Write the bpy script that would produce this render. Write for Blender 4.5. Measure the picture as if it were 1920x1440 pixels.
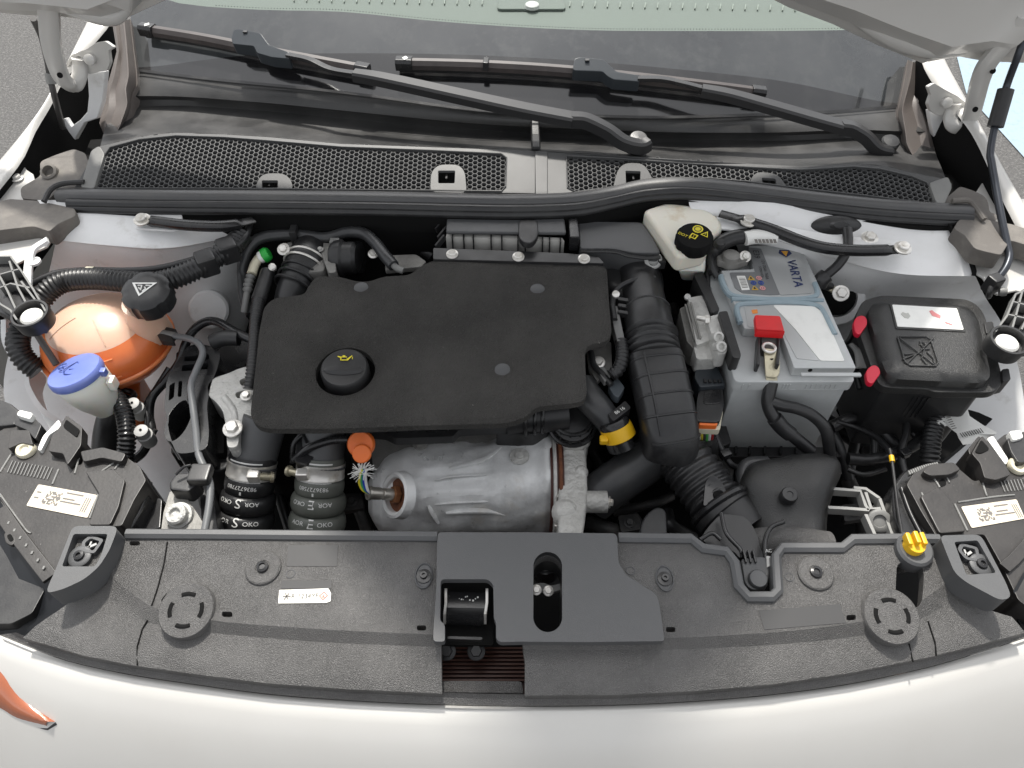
import bpy, bmesh, math, random
from math import sin, cos, tan, pi, radians, sqrt, exp
from mathutils import Vector, Matrix, geometry, noise
import numpy as np
random.seed(7)
for o in list(bpy.data.objects): bpy.data.objects.remove(o)
SC = bpy.context.scene
COL = SC.collection

# ---------------------------------------------------------------- camera, sky, sun, exposure
F = 1383.0                                   # focal length in photo pixels (photo is 1920 wide)
CAM = Vector((0, 0, 1.65))
PITCH = radians(50)
cd = bpy.data.cameras.new('camera'); cam = bpy.data.objects.new('camera', cd); COL.objects.link(cam)
cam.location = CAM; cam.rotation_euler = (radians(90) - PITCH, 0, 0)
cd.sensor_width = 36; cd.lens = 36 * F / 1920; cd.clip_start = .02; cd.clip_end = 300
SC.camera = cam
SUN_EL, SUN_AZ = 62, -8                      # sun stands behind the car, slightly to the left (degrees from +y)
W = bpy.data.worlds.new('World'); SC.world = W; W.use_nodes = True
wn = W.node_tree.nodes; bg = wn['Background']
sky = wn.new('ShaderNodeTexSky'); sky.sky_type = 'NISHITA'; sky.sun_disc = False
sky.sun_elevation = radians(SUN_EL); sky.sun_rotation = radians(SUN_AZ)
sky.air_density = 1.0; sky.dust_density = 2.5; sky.ozone_density = .6
hs = wn.new('ShaderNodeHueSaturation'); hs.inputs['Saturation'].default_value = .12   # thin high haze
W.node_tree.links.new(sky.outputs[0], hs.inputs['Color']); W.node_tree.links.new(hs.outputs[0], bg.inputs[0]); bg.inputs[1].default_value = .14
sd = bpy.data.lights.new('sun', 'SUN'); sd.energy = 2.6; sd.angle = radians(3); sd.color = (1, .96, .89)
so = bpy.data.objects.new('sun', sd); COL.objects.link(so)
sdir = Vector((sin(radians(SUN_AZ)) * cos(radians(SUN_EL)), cos(radians(SUN_AZ)) * cos(radians(SUN_EL)), sin(radians(SUN_EL))))
so.rotation_euler = sdir.to_track_quat('Z', 'Y').to_euler(); so.location = (0, 3, 6)
SC.view_settings.view_transform = 'Standard'; SC.view_settings.look = 'None'
SC.view_settings.gamma = 1; SC.view_settings.exposure = .95

# ---------------------------------------------------------------- photo pixel + real height -> place
FW = Vector((0, cos(PITCH), -sin(PITCH))); UP = Vector((0, sin(PITCH), cos(PITCH))); XX = Vector((1, 0, 0)); ZZ = Vector((0, 0, 1))
def ray(px, py): return FW + XX * ((px - 960) / F) + UP * ((720 - py) / F)
def P(px, py, z):
    r = ray(px, py); return CAM + r * ((z - CAM.z) / r.z)
def PY(px, py, y):
    r = ray(px, py); return CAM + r * (y / r.y)
def ws_z(x, y): return .95 + (y - 1.22 - .26 * x * x) * .577       # the windscreen surface
def PW(px, py, h=0):
    r = ray(px, py); t = 1.3
    for _ in range(12):
        p = CAM + r * t; g = p.z - h * 1.15 - ws_z(p.x, p.y)
        p2 = CAM + r * (t + .001); g2 = p2.z - h * 1.15 - ws_z(p2.x, p2.y)
        t -= g * .001 / (g2 - g)
    return CAM + r * t
def S(px, pt): return px * (pt - CAM).dot(FW) / F                   # pixels -> metres at a place
def PL(lst, z=None): return [P(*(q if len(q) == 3 else (q[0], q[1], z))) for q in lst]
def lerp(a, b, t): return a + (b - a) * t
def sm(a, b, x):
    t = min(1, max(0, (x - a) / (b - a))); return t * t * (3 - 2 * t)

# ---------------------------------------------------------------- materials
MATS = {}
def mat(name, col, rough=.5, metal=0., coat=0., bump=None, mott=None, sss=0., trans=0., spec=None, emis=None, alpha=1., ior=None):
    if name in MATS: return MATS[name]
    m = bpy.data.materials.new(name); m.use_nodes = True; n = m.node_tree.nodes; L = m.node_tree.links
    b = n['Principled BSDF']; I = b.inputs
    I['Base Color'].default_value = (*col, 1); I['Roughness'].default_value = rough; I['Metallic'].default_value = metal
    I['Coat Weight'].default_value = coat; I['Coat Roughness'].default_value = .04
    if spec is not None: I['Specular IOR Level'].default_value = spec
    if ior: I['IOR'].default_value = ior
    if sss: I['Subsurface Weight'].default_value = sss; I['Subsurface Radius'].default_value = (.03, .015, .008); I['Subsurface Scale'].default_value = .6
    I['Transmission Weight'].default_value = trans
    I['Alpha'].default_value = alpha
    tc = n.new('ShaderNodeTexCoord')
    if bump:                                    # (scale, strength, distance, detail)
        nz = n.new('ShaderNodeTexNoise'); nz.inputs['Scale'].default_value = bump[0]; nz.inputs['Detail'].default_value = bump[3] if len(bump) > 3 else 2
        bp = n.new('ShaderNodeBump'); bp.inputs['Strength'].default_value = bump[1]; bp.inputs['Distance'].default_value = bump[2]
        L.new(tc.outputs['Object'], nz.inputs['Vector']); L.new(nz.outputs['Fac'], bp.inputs['Height']); L.new(bp.outputs[0], I['Normal'])
    if mott:                                    # list of (scale, colour, lo, hi, roughness or None): patches of another colour for wear, dust or painted grain sparkle
        prev = None
        for (sc, c2, lo, hi, r2) in mott:
            nz = n.new('ShaderNodeTexNoise'); nz.inputs['Scale'].default_value = sc; nz.inputs['Detail'].default_value = 6; nz.inputs['Roughness'].default_value = .65
            L.new(tc.outputs['Object'], nz.inputs['Vector'])
            mr = n.new('ShaderNodeMapRange'); mr.inputs[1].default_value = lo; mr.inputs[2].default_value = hi; L.new(nz.outputs['Fac'], mr.inputs[0])
            mx = n.new('ShaderNodeMix'); mx.data_type = 'RGBA'; L.new(mr.outputs[0], mx.inputs[0])
            if prev: L.new(prev, mx.inputs[6])
            else: mx.inputs[6].default_value = (*col, 1)
            mx.inputs[7].default_value = (*c2, 1); prev = mx.outputs[2]
            if r2 is not None:
                m2 = n.new('ShaderNodeMapRange'); m2.inputs[1].default_value = lo; m2.inputs[2].default_value = hi
                m2.inputs[3].default_value = rough; m2.inputs[4].default_value = r2
                L.new(nz.outputs['Fac'], m2.inputs[0]); L.new(m2.outputs[0], I['Roughness'])
        L.new(prev, I['Base Color'])
    MATS[name] = m; return m

white = mat('white car paint', (.56, .55, .525), .30, coat=.4, mott=[(3, (.535, .522, .495), .4, .7, None), (260, (.50, .485, .455), .70, .80, None)])
wing = mat('inner body paint', (.78, .782, .78), .42, coat=.15, bump=(60, .05, .002), mott=[(9, (.70, .70, .69), .45, .7, .5), (26, (.60, .59, .565), .58, .75, .6), (140, (.38, .37, .35), .68, .78, None)])
grain = mat('grained grey plastic', (.062, .060, .058), .33, spec=.8, bump=(1050, 1., .0018, 1), mott=[(14, (.100, .097, .094), .4, .7, .46), (1000, (.19, .183, .177), .52, .74, None), (45, (.17, .165, .155), .70, .80, None)])  # finest pale speckle paints the grain's specular sparkle into the colour
smoothp = mat('smooth grey plastic', (.070, .072, .075), .42, bump=(1300, .35, .0006), mott=[(8, (.082, .083, .085), .4, .7, .56)])
cowlp = mat('weathered cowl plastic', (.030, .030, .030), .34, bump=(500, .25, .0008), mott=[(7, (.052, .051, .050), .42, .68, .55), (120, (.16, .155, .15), .68, .80, None)])
cowlg = mat('grille plastic', (.062, .063, .064), .5, bump=(700, .2, .0005), mott=[(10, (.078, .078, .078), .45, .7, .55)])
brown = mat('brown grey trim plastic', (.120, .104, .096), .45, bump=(500, .2, .0006), mott=[(9, (.155, .138, .128), .4, .7, .55)])
dustp = mat('dusty bracket plastic', (.115, .105, .095), .62, bump=(400, .3, .0008), mott=[(20, (.20, .185, .165), .45, .72, .75)])
blk = mat('black plastic', (.019, .019, .020), .36, bump=(420, .15, .0008), mott=[(25, (.030, .030, .030), .45, .7, .5), (160, (.10, .098, .095), .66, .78, None)])
blkg = mat('glossy black plastic', (.016, .016, .017), .24, bump=(300, .10, .0006), mott=[(30, (.024, .024, .024), .5, .7, .34)])
blkm = mat('matte black plastic', (.006, .006, .006), .8, spec=.15)
ebox = mat('textured black box plastic', (.019, .019, .019), .32, bump=(700, .6, .0012), mott=[(18, (.029, .029, .028), .45, .7, .4)])
hlp = mat('headlamp housing plastic', (.024, .022, .021), .40, bump=(260, .18, .001), mott=[(16, (.036, .033, .031), .42, .7, .55), (120, (.18, .17, .16), .66, .78, None)])
rub = mat('black rubber', (.019, .019, .020), .31, bump=(350, .2, .0008), mott=[(22, (.032, .032, .032), .45, .7, .5)])
rubg = mat('grey black rubber hose', (.032, .033, .035), .36, bump=(350, .2, .0008), mott=[(22, (.048, .048, .048), .45, .7, None)])
olive = mat('olive grey silicone rubber', (.105, .112, .098), .40, bump=(300, .15, .0008), mott=[(14, (.135, .142, .125), .42, .7, .5)])
felt = mat('black felt cover', (.047, .0455, .043), .95, spec=.2, bump=(420, 1., .006, 5), mott=[(6, (.072, .069, .065), .40, .66, None), (300, (.080, .078, .075), .56, .74, None), (130, (.40, .39, .36), .725, .74, None)])
alu = mat('cast aluminium', (.58, .575, .55), .55, metal=.3, bump=(130, .8, .004, 5), mott=[(12, (.40, .395, .375), .42, .68, .62), (90, (.22, .215, .20), .64, .78, None)])
alud = mat('dull cast aluminium', (.27, .265, .25), .6, metal=.3, bump=(200, .5, .002, 4), mott=[(14, (.17, .165, .155), .42, .68, .7)])
shield = mat('galvanised heat shield', (.76, .765, .76), .54, metal=.15, bump=(60, .5, .003, 6), mott=[(7, (.47, .475, .47), .46, .64, .6), (28, (.76, .755, .735), .56, .74, .5), (11, (.50, .46, .40), .58, .76, .7), (60, (.20, .205, .20), .62, .76, .7)])
steel = mat('bright steel', (.74, .72, .68), .30, metal=.6, mott=[(60, (.45, .42, .36), .5, .75, .45)])
zinc = mat('zinc plated steel', (.50, .46, .34), .38, metal=.75, mott=[(120, (.30, .27, .19), .5, .72, .5)])
rust = mat('rust', (.16, .055, .022), .75, bump=(300, .5, .002), mott=[(80, (.06, .022, .012), .45, .7, None)])
darkred = mat('rusty dark steel', (.050, .012, .008), .6)
batt = mat('battery grey plastic', (.46, .475, .475), .42, bump=(400, .12, .0006), mott=[(16, (.40, .415, .415), .42, .7, .52), (75, (.15, .15, .145), .70, .80, None)])
batb = mat('battery blue grey plastic', (.27, .345, .385), .40, mott=[(20, (.22, .29, .33), .45, .7, .5)])
lblg = mat('silver label film', (.47, .48, .48), .30, metal=.35)
lbld = mat('dark grey label film', (.20, .205, .21), .32, metal=.2)
lblw = mat('white label film', (.78, .78, .75), .40, mott=[(40, (.70, .70, .67), .5, .75, .5)])
lblc = mat('cream paper label', (.62, .56, .46), .55, mott=[(30, (.56, .50, .41), .45, .7, None)])
ink = mat('black ink', (.03, .03, .03), .6)
inkb = mat('grey ink', (.14, .13, .12), .6)
navy = mat('navy ink', (.012, .025, .11), .5)
yel = mat('yellow plastic', (.72, .42, .01), .42, bump=(200, .15, .001))
yelp = mat('yellow print', (.68, .58, .02), .5)
ora = mat('orange plastic', (.80, .17, .03), .40, sss=.1)
red = mat('red plastic', (.62, .010, .014), .45, mott=[(40, (.54, .012, .014), .45, .7, None)])
redp = mat('raspberry latch plastic', (.58, .008, .035), .38)
blue = mat('blue cap plastic', (.14, .19, .50), .32, bump=(120, .1, .001), mott=[(25, (.17, .22, .54), .45, .7, .42)])
milk = mat('milky polyethylene', (.80, .79, .72), .36, sss=.4, mott=[(12, (.72, .70, .61), .45, .7, None)])
yelt = mat('yellowed polyethylene', (.68, .65, .56), .40, sss=.3, mott=[(9, (.42, .29, .13), .52, .68, None)])
peach = mat('tank shell above the coolant', (.70, .47, .35), .32, sss=.25, bump=(22, .12, .006), mott=[(9, (.66, .41, .29), .42, .68, .34)])
oran = mat('tank shell full of coolant', (.74, .20, .06), .26, sss=.25, mott=[(9, (.68, .15, .04), .45, .7, None)])
cream = mat('cream plastic', (.62, .58, .45), .45)
greyp = mat('light grey plastic', (.40, .40, .39), .5, bump=(200, .1, .001))
greym = mat('mid grey plastic', (.17, .17, .165), .5, bump=(200, .1, .001), mott=[(20, (.20, .20, .19), .45, .7, None)])
green = mat('green plastic', (.02, .40, .05), .4)
glassb = mat('black printed windscreen glass', (.028, .031, .034), .08, coat=1, mott=[(3, (.048, .051, .053), .40, .62, .14), (30, (.055, .058, .059), .5, .75, .16), (170, (.14, .14, .135), .71, .80, .5)])
glassd = mat('black ceramic print on glass', (.012, .012, .013), .12, coat=.8, mott=[(150, (.09, .09, .088), .70, .80, .5), (18, (.022, .022, .022), .48, .7, .2)])
lens = mat('dark headlamp lens', (.010, .011, .013), .32, spec=.35, mott=[(120, (.03, .03, .03), .70, .82, .3)])
amber = mat('amber lamp lens', (.36, .11, .05), .15, coat=.8)
dashm = mat('pale dashboard top', (.125, .142, .130), .8, bump=(300, .2, .001))
rad = mat('radiator core', (.030, .010, .007), .6)

# ---------------------------------------------------------------- mesh building helpers
ROOT = {}
def cr(pts, n=6):                                # Catmull-Rom through the points
    pts = [Vector(p) for p in pts]
    if len(pts) < 3: return [pts[0].lerp(pts[-1], i / n) for i in range(n + 1)]
    q = [pts[0] * 2 - pts[1]] + pts + [pts[-1] * 2 - pts[-2]]; out = []
    for i in range(1, len(q) - 2):
        a, b, c, d = q[i - 1:i + 3]
        for k in range(n):
            t = k / n
            out.append(.5 * ((2 * b) + (c - a) * t + (2 * a - 5 * b + 4 * c - d) * t * t + (3 * b - a - 3 * c + d) * t ** 3))
    out.append(pts[-1]); return out
def resample(path, step):
    L = [0]
    for a, b in zip(path, path[1:]): L.append(L[-1] + (b - a).length)
    n = max(2, int(L[-1] / step)); out = []; j = 0
    for i in range(n + 1):
        s = L[-1] * i / n
        while j < len(path) - 2 and L[j + 1] < s: j += 1
        d = L[j + 1] - L[j]; out.append(path[j].lerp(path[j + 1], 0 if d < 1e-9 else min(1, (s - L[j]) / d)))
    return out
def rp(poly, r, n=4):                            # round the corners of a closed outline
    out = []; N = len(poly)
    for i in range(N):
        p = poly[i]; a = poly[i - 1] - p; b = poly[(i + 1) % N] - p
        ra = min(r, a.length * .48); rb = min(r, b.length * .48)
        A = p + a.normalized() * ra; Bq = p + b.normalized() * rb
        for k in range(n + 1):
            t = k / n; out.append(A * (1 - t) ** 2 + p * 2 * t * (1 - t) + Bq * t * t)
    return out
def frame(ax):
    ax = ax.normalized(); u = ax.orthogonal().normalized()
    h = ZZ.cross(ax)
    if h.length > .05: u = h.normalized()
    return u, ax.cross(u)
def circ(c, r, ax=ZZ, n=24, ry=None):
    u, v = frame(ax) if abs(ax.normalized().z) < .999 else (XX, Vector((0, 1, 0)))
    return [c + u * (r * cos(2 * pi * i / n)) + v * ((ry or r) * sin(2 * pi * i / n)) for i in range(n)]

class B:
    def __init__(s): s.v = []; s.f = []
    def add(s, vs, fs):
        o = len(s.v); s.v += [Vector(v) for v in vs]; s.f += [tuple(o + i for i in f) for f in fs]; return s
    def prism(s, top, d, cap=True):              # outline swept by the vector d
        if not isinstance(d, Vector): d = Vector((0, 0, -d))
        n = len(top); vs = list(top) + [t + d for t in top]
        fs = [(i, (i + 1) % n, n + (i + 1) % n, n + i) for i in range(n)]
        if cap:
            tri = geometry.tessellate_polygon([[Vector(t) for t in top]])
            if n <= 4: fs += [tuple(range(n)), tuple(range(2 * n - 1, n - 1, -1))]
            else: fs += [tuple(t) for t in tri] + [tuple(n + i for i in reversed(t)) for t in tri]
        return s.add(vs, fs)
    def plate(s, outer, holes, d):               # outline with holes, given thickness
        if not isinstance(d, Vector): d = Vector((0, 0, -d))
        loops = [list(outer)] + [list(h) for h in holes]; allv = [p for l in loops for p in l]; n = len(allv)
        tri = geometry.tessellate_polygon([[Vector(p) for p in l] for l in loops])
        fs = [tuple(t) for t in tri] + [tuple(n + i for i in reversed(t)) for t in tri]; o = 0
        for l in loops:
            k = len(l); fs += [(o + i, o + (i + 1) % k, n + o + (i + 1) % k, n + o + i) for i in range(k)]; o += k
        return s.add(allv + [p + d for p in allv], fs)
    def loft(s, rows, closed=False, cap=False):
        n = len(rows[0]); vs = [p for r in rows for p in r]; fs = []
        for j in range(len(rows) - 1):
            for i in range(n if closed else n - 1):
                a = j * n + i; b = j * n + (i + 1) % n; fs.append((a, b, b + n, a + n))
        if cap: fs += [tuple(range(n - 1, -1, -1)), tuple(range(len(vs) - n, len(vs)))]
        return s.add(vs, fs)
    def tube(s, path, r, n=12, cap=True, flat=1.):
        path = [Vector(p) for p in path]; N = len(path); rows = []; u = None
        for i, p in enumerate(path):
            t = (path[min(N - 1, i + 1)] - path[max(0, i - 1)])
            t = t.normalized() if t.length > 1e-9 else ZZ
            if u is None: u = t.orthogonal().normalized() if abs(t.z) > .95 else ZZ.cross(t).normalized()
            u = (u - t * u.dot(t)).normalized(); v = t.cross(u)
            rr = r[i] if isinstance(r, (list, tuple)) else r
            rows.append([p + (u * cos(2 * pi * k / n) + v * (flat * sin(2 * pi * k / n))) * rr for k in range(n)])
        return s.loft(rows, True, cap)
    def corr(s, path, r, pitch=.006, amp=.14, n=14): # corrugated hose
        pts = resample(cr(path, 8), pitch / 4); rs = [r * (1 + amp * (0, 1, 1, 0)[i % 4] - amp * .5) for i in range(len(pts))]
        return s.tube(pts, rs, n)
    def sweep(s, path, prof, scale=None, cap=True, upv=ZZ): # profile (sideways, up) swept along a path
        path = [Vector(p) for p in path]; N = len(path); rows = []
        for i, p in enumerate(path):
            t = (path[min(N - 1, i + 1)] - path[max(0, i - 1)]).normalized()
            lat = t.cross(upv).normalized(); w = lat.cross(t)
            k = scale[i] if scale else 1.
            kx, ky = k if isinstance(k, tuple) else (k, k)
            rows.append([p + lat * (a * kx) + w * (b * ky) for a, b in prof])
        return s.loft(rows, True, cap)
    def lathe(s, o, ax, prof, n=24, cap=True, ry=1.):
        ax = ax.normalized(); u, v = (XX, Vector((0, 1, 0))) if abs(ax.z) > .999 else frame(ax)
        rows = [[o + ax * h + u * (r * cos(2 * pi * k / n)) + v * (r * ry * sin(2 * pi * k / n)) for k in range(n)] for r, h in prof]
        return s.loft(rows, True, cap)
    def box(s, c, sz, R=None):
        vs = []
        for x in (-.5, .5):
            for y in (-.5, .5):
                for z in (-.5, .5):
                    p = Vector((x * sz[0], y * sz[1], z * sz[2])); vs.append(Vector(c) + (R @ p if R else p))
        return s.add(vs, [(0, 1, 3, 2), (4, 6, 7, 5), (0, 4, 5, 1), (2, 3, 7, 6), (0, 2, 6, 4), (1, 5, 7, 3)])
    def beam(s, a, b, w, h, upv=ZZ):             # straight bar of rectangular section
        return s.sweep([a, b], [(-w / 2, -h / 2), (w / 2, -h / 2), (w / 2, h / 2), (-w / 2, h / 2)], upv=upv)
    def make(s, name, m, parent=None, bevel=0., seg=2, ang=38, flat=False, sub=0):
        off = ROOT[parent.name] if parent else sum(s.v, Vector()) / len(s.v)
        me = bpy.data.meshes.new(name); me.from_pydata([v - off for v in s.v], [], s.f)
        bm = bmesh.new(); bm.from_mesh(me); bmesh.ops.recalc_face_normals(bm, faces=bm.faces)
        if bevel:
            bmesh.ops.dissolve_limit(bm, angle_limit=radians(1), verts=bm.verts, edges=bm.edges)
            ed = [e for e in bm.edges if len(e.link_faces) == 2 and e.calc_face_angle(0) > radians(30)]
            try: bmesh.ops.bevel(bm, geom=ed, offset=bevel, segments=seg, profile=.5, affect='EDGES', clamp_overlap=True)
            except Exception: pass
        if sub: bmesh.ops.subdivide_edges(bm, edges=bm.edges, cuts=sub, use_grid_fill=True, smooth=0)
        bm.to_mesh(me); bm.free()
        if not flat:
            me.polygons.foreach_set('use_smooth', [True] * len(me.polygons)); me.set_sharp_from_angle(angle=radians(ang))
        me.materials.append(m)
        o = bpy.data.objects.new(name, me); COL.objects.link(o)
        if bevel and not flat: o.modifiers.new('wn', 'WEIGHTED_NORMAL').keep_sharp = True
        if parent: o.parent = parent; ROOT[o.name] = off
        else: o.location = off; ROOT[o.name] = off
        return o
def tag(o, label=None, cat=None, group=None, kind=None):
    if label: o['label'] = label
    if cat: o['category'] = cat
    if group: o['group'] = group
    if kind: o['kind'] = kind
    return o
def T(name, label, cat, loc, group=None):
    o = bpy.data.objects.new(name, None); COL.objects.link(o); o.location = loc; o.empty_display_size = .02
    ROOT[o.name] = Vector(loc); return tag(o, label, cat, group)

def inpoly(x, y, poly):
    c = False; n = len(poly); j = n - 1
    for i in range(n):
        xi, yi = poly[i][0], poly[i][1]; xj, yj = poly[j][0], poly[j][1]
        if (yi > y) != (yj > y) and x < (xj - xi) * (y - yi) / (yj - yi) + xi: c = not c
        j = i
    return c
def distpoly(X, Y, poly):
    d = np.full(X.shape, 1e9)
    for i in range(len(poly)):
        ax, ay = poly[i - 1][0], poly[i - 1][1]; bx, by = poly[i][0], poly[i][1]
        vx, vy = bx - ax, by - ay; L2 = vx * vx + vy * vy + 1e-12
        t = np.clip(((X - ax) * vx + (Y - ay) * vy) / L2, 0, 1)
        d = np.minimum(d, np.hypot(X - ax - t * vx, Y - ay - t * vy))
    return d
def field(bb, outer, holes, zf, step, skirt, lines=(), roll=0., rolld=0.):
    """a moulded sheet: outline and holes in plan, height from zf(x,y), rim turned down by skirt; rolled edge"""
    outer = [(p[0], p[1]) for p in outer]; holes = [[(p[0], p[1]) for p in h] for h in holes]
    V = []; E = []
    def loop(l, closed=True):
        l2 = []
        for i in range(len(l) if closed else len(l) - 1):
            a = Vector(l[i]); b = Vector(l[(i + 1) % len(l)]); k = max(1, int((b - a).length / step))
            l2 += [a.lerp(b, t / k) for t in range(k)]
        if not closed: l2.append(Vector(l[-1]))
        o = len(V); V.extend(l2); n = len(l2)
        E.extend([(o + i, o + (i + 1) % n) for i in range(n if closed else n - 1)]); return l2
    loops = [loop(outer)] + [loop(h) for h in holes]
    for l in lines: loop([(p[0], p[1]) for p in l], False)
    xs = [p[0] for p in outer]; ys = [p[1] for p in outer]
    gx = np.arange(min(xs), max(xs), step); gy = np.arange(min(ys), max(ys), step * .9)
    GX, GY = np.meshgrid(gx, gy); GX = GX + (np.arange(len(gy)) % 2)[:, None] * step / 2
    D = distpoly(GX, GY, outer)
    for h in holes: D = np.minimum(D, distpoly(GX, GY, h))
    for l in lines: D = np.minimum(D, distpoly(GX, GY, [(p[0], p[1]) for p in l] + [(p[0], p[1]) for p in reversed(l)]))
    for i in range(GX.shape[0]):
        for j in range(GX.shape[1]):
            if D[i, j] > step * .6 and inpoly(GX[i, j], GY[i, j], outer) and not any(inpoly(GX[i, j], GY[i, j], h) for h in holes):
                V.append(Vector((GX[i, j], GY[i, j])))
    r = geometry.delaunay_2d_cdt(V, E, [], 1, 1e-6)
    vo, fo = r[0], r[2]
    X = np.array([v[0] for v in vo]); Y = np.array([v[1] for v in vo]); dd = distpoly(X, Y, outer)
    pos = []
    for i, v in enumerate(vo):
        z = zf(v[0], v[1])
        if roll and dd[i] < roll:
            t = 1 - dd[i] / roll; z -= rolld * (1 - sqrt(max(0, 1 - t * t)))
        pos.append(Vector((v[0], v[1], z)))
    faces = []
    for f in fo:
        cx = sum(vo[i][0] for i in f) / len(f); cy = sum(vo[i][1] for i in f) / len(f)
        if inpoly(cx, cy, outer) and not any(inpoly(cx, cy, h) for h in holes): faces.append(f)
    o = len(bb.v); bb.add(pos, faces)
    from collections import Counter
    cnt = Counter(); 
    for f in faces:
        for a, b in zip(f, f[1:] + f[:1]) if isinstance(f, list) else zip(f, tuple(f[1:]) + (f[0],)): cnt[(min(a, b), max(a, b))] += 1
    bd = [e for e, c in cnt.items() if c == 1]; mp = {}
    for e in bd:
        for i in e:
            if i not in mp: mp[i] = len(bb.v); p = pos[i]; bb.v.append(Vector((p.x, p.y, p.z - skirt)))
        bb.f.append((o + e[0], o + e[1], mp[e[1]], mp[e[0]]))
    return bb

def text(body, size, org, xd, yd, m, parent, name='print', depth=.0004, wrap=None, align='CENTER', sx=1.):
    cu = bpy.data.curves.new('t', 'FONT'); cu.body = body; cu.size = 1; cu.align_x = align; cu.align_y = 'CENTER'; cu.extrude = 0; cu.resolution_u = 3
    t = bpy.data.objects.new('t', cu); COL.objects.link(t)
    me = t.to_mesh(); vs = [v.co.copy() for v in me.vertices]; fs = [tuple(p.vertices) for p in me.polygons]
    t.to_mesh_clear(); bpy.data.objects.remove(t); bpy.data.curves.remove(cu)
    xd = Vector(xd).normalized(); yd = Vector(yd); yd = (yd - xd * yd.dot(xd)).normalized(); nn = xd.cross(yd)
    b = B()
    if wrap: b.add([wrap(v.x * size * sx, v.y * size) for v in vs], fs)
    else: b.add([Vector(org) + xd * (v.x * size * sx) + yd * (v.y * size) + nn * depth for v in vs], fs)
    return b.make(name, m, parent, flat=True) if b.v else None
def screw(c, ax, r, m=steel, parent=None, name='bolt', hexa=True):
    b = B(); b.lathe(c, ax, [(r * 1.5, 0), (r * 1.5, r * .25), (r * 1.35, r * .32)], 20)
    b.lathe(c, ax, [(r, r * .2), (r, r * .85), (r * .85, r)], 6 if hexa else 18)
    b.lathe(c + ax.normalized() * r * 1.0, ax, [(r * .5, 0), (r * .5, .0004)], 6)
    return b.make(name, m, parent, ang=30)

# ================================================================ the setting
g = B(); g.add([Vector(p) for p in ((-60, -60, 0), (60, -60, 0), (60, 60, 0), (-60, 60, 0))], [(0, 1, 2, 3)])
asph = mat('pale worn asphalt', (.085, .083, .081), .85, bump=(160, 1., .01, 4), mott=[(95, (.16, .157, .152), .48, .62, None), (140, (.07, .07, .07), .60, .72, None), (1.2, (.095, .092, .092), .45, .7, None)])
tag(g.make('ground', asph), kind='structure')
pb = B(); q = PL([(1790, 90), (2000, 60), (2100, 420), (1925, 300), (1812, 175)], .004); pb.add(q, [(0, 1, 2, 3, 4)])
tag(pb.make('painted_ground_marking', mat('pale blue road paint', (.26, .34, .40), .6, mott=[(40, (.22, .30, .355), .5, .7, None)])), kind='structure')

# ================================================================ body shell
def curve(pts, n=40):
    """polyline through pixel points resampled to n points, as pixels"""
    c = resample(cr([Vector((p[0], p[1], p[2] if len(p) > 2 else 0)) for p in pts], 8), .001 if False else 1)
    L = [0]
    for a, b_ in zip(c, c[1:]): L.append(L[-1] + (b_ - a).length)
    out = []; j = 0
    for i in range(n):
        s_ = L[-1] * i / (n - 1)
        while j < len(c) - 2 and L[j + 1] < s_: j += 1
        d = L[j + 1] - L[j]; out.append(c[j].lerp(c[j + 1], 0 if d < 1e-9 else min(1, (s_ - L[j]) / d)))
    return out

# hood: lifted, hinged behind the bay; only its rear corners reach into the picture
hood = T('engine_hood', 'raised white engine hood seen from below at the top corners', 'car hood', (0, 1.2, 1.1))
edge = [(-220, 20), (-60, 27), (0, 30), (55, 35), (105, 36), (160, 42), (215, 49), (240, 38), (290, 15), (330, -3), (420, -40), (600, -80), (960, -105), (1250, -75), (1400, -20), (1480, 20), (1560, 50), (1650, 92), (1700, 112), (1730, 124), (1760, 118), (1800, 112), (1845, 120), (1880, 122), (1930, 124), (2100, 120)]
e0 = [PY(a, b_, 1.20) for a, b_ in edge]
hd = Vector((0, -cos(radians(65)), sin(radians(65)))); hn = Vector((0, -sin(radians(65)), -cos(radians(65))))
def hw(s): return float(np.interp(s, [0, .05, .15, .28, .4, .55, .65, .75, .84, .90], [.98, .88, .73, .62, .52, .38, .30, .23, .14, .04]))  # out-of-view part narrowed to a point to shape the shadow it casts
def hrow(s, off):
    return [Vector((max(-hw(s), min(hw(s), p.x)), 1.2, p.z if s == 0 else lerp(p.z, 1.12, sm(0, .3, s)))) + hd * s + hn * off for p in e0]
ss = [0, .03, .07, .11, .15, .2, .28, .35, .42, .5, .58, .65, .72, .78, .83, .87, .90]
outer = B(); outer.loft([hrow(s, -.012) for s in ss], False); outer.loft([hrow(0, -.012), [p + hn * .006 for p in hrow(0, -.012)], [p + hn * .008 + hd * .004 for p in hrow(0, -.012)], [p + hn * .010 + hd * .02 for p in hrow(0, -.012)], hrow(.04, .002)])
outer.make('outer_skin', white, hood)
inn = B(); rows = []
for s in ss[1:]:
    r_ = hrow(s, .004); k = .028 * sm(.02, .05, s) - .022 * sm(.08, .12, s)
    rows.append([p + hn * (k if abs(p.x) < hw(s) - .06 else 0) for p in r_])
inn.loft(rows); inn.make('inner_frame', white, hood)
for sx in (-1, 1):
    rib = B(); rib.sweep([Vector((sx * .60, 1.2, 1.13)) + hd * .05 + hn * .01, Vector((sx * .42, 1.2, 1.13)) + hd * .35 + hn * .01, Vector((sx * .25, 1.2, 1.13)) + hd * .62 + hn * .01], [(-.035, -.004), (.035, -.004), (.022, .022), (-.022, .022)], upv=hn)
    rib.make('stiffening_rib', white, hood, bevel=.004)
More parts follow.
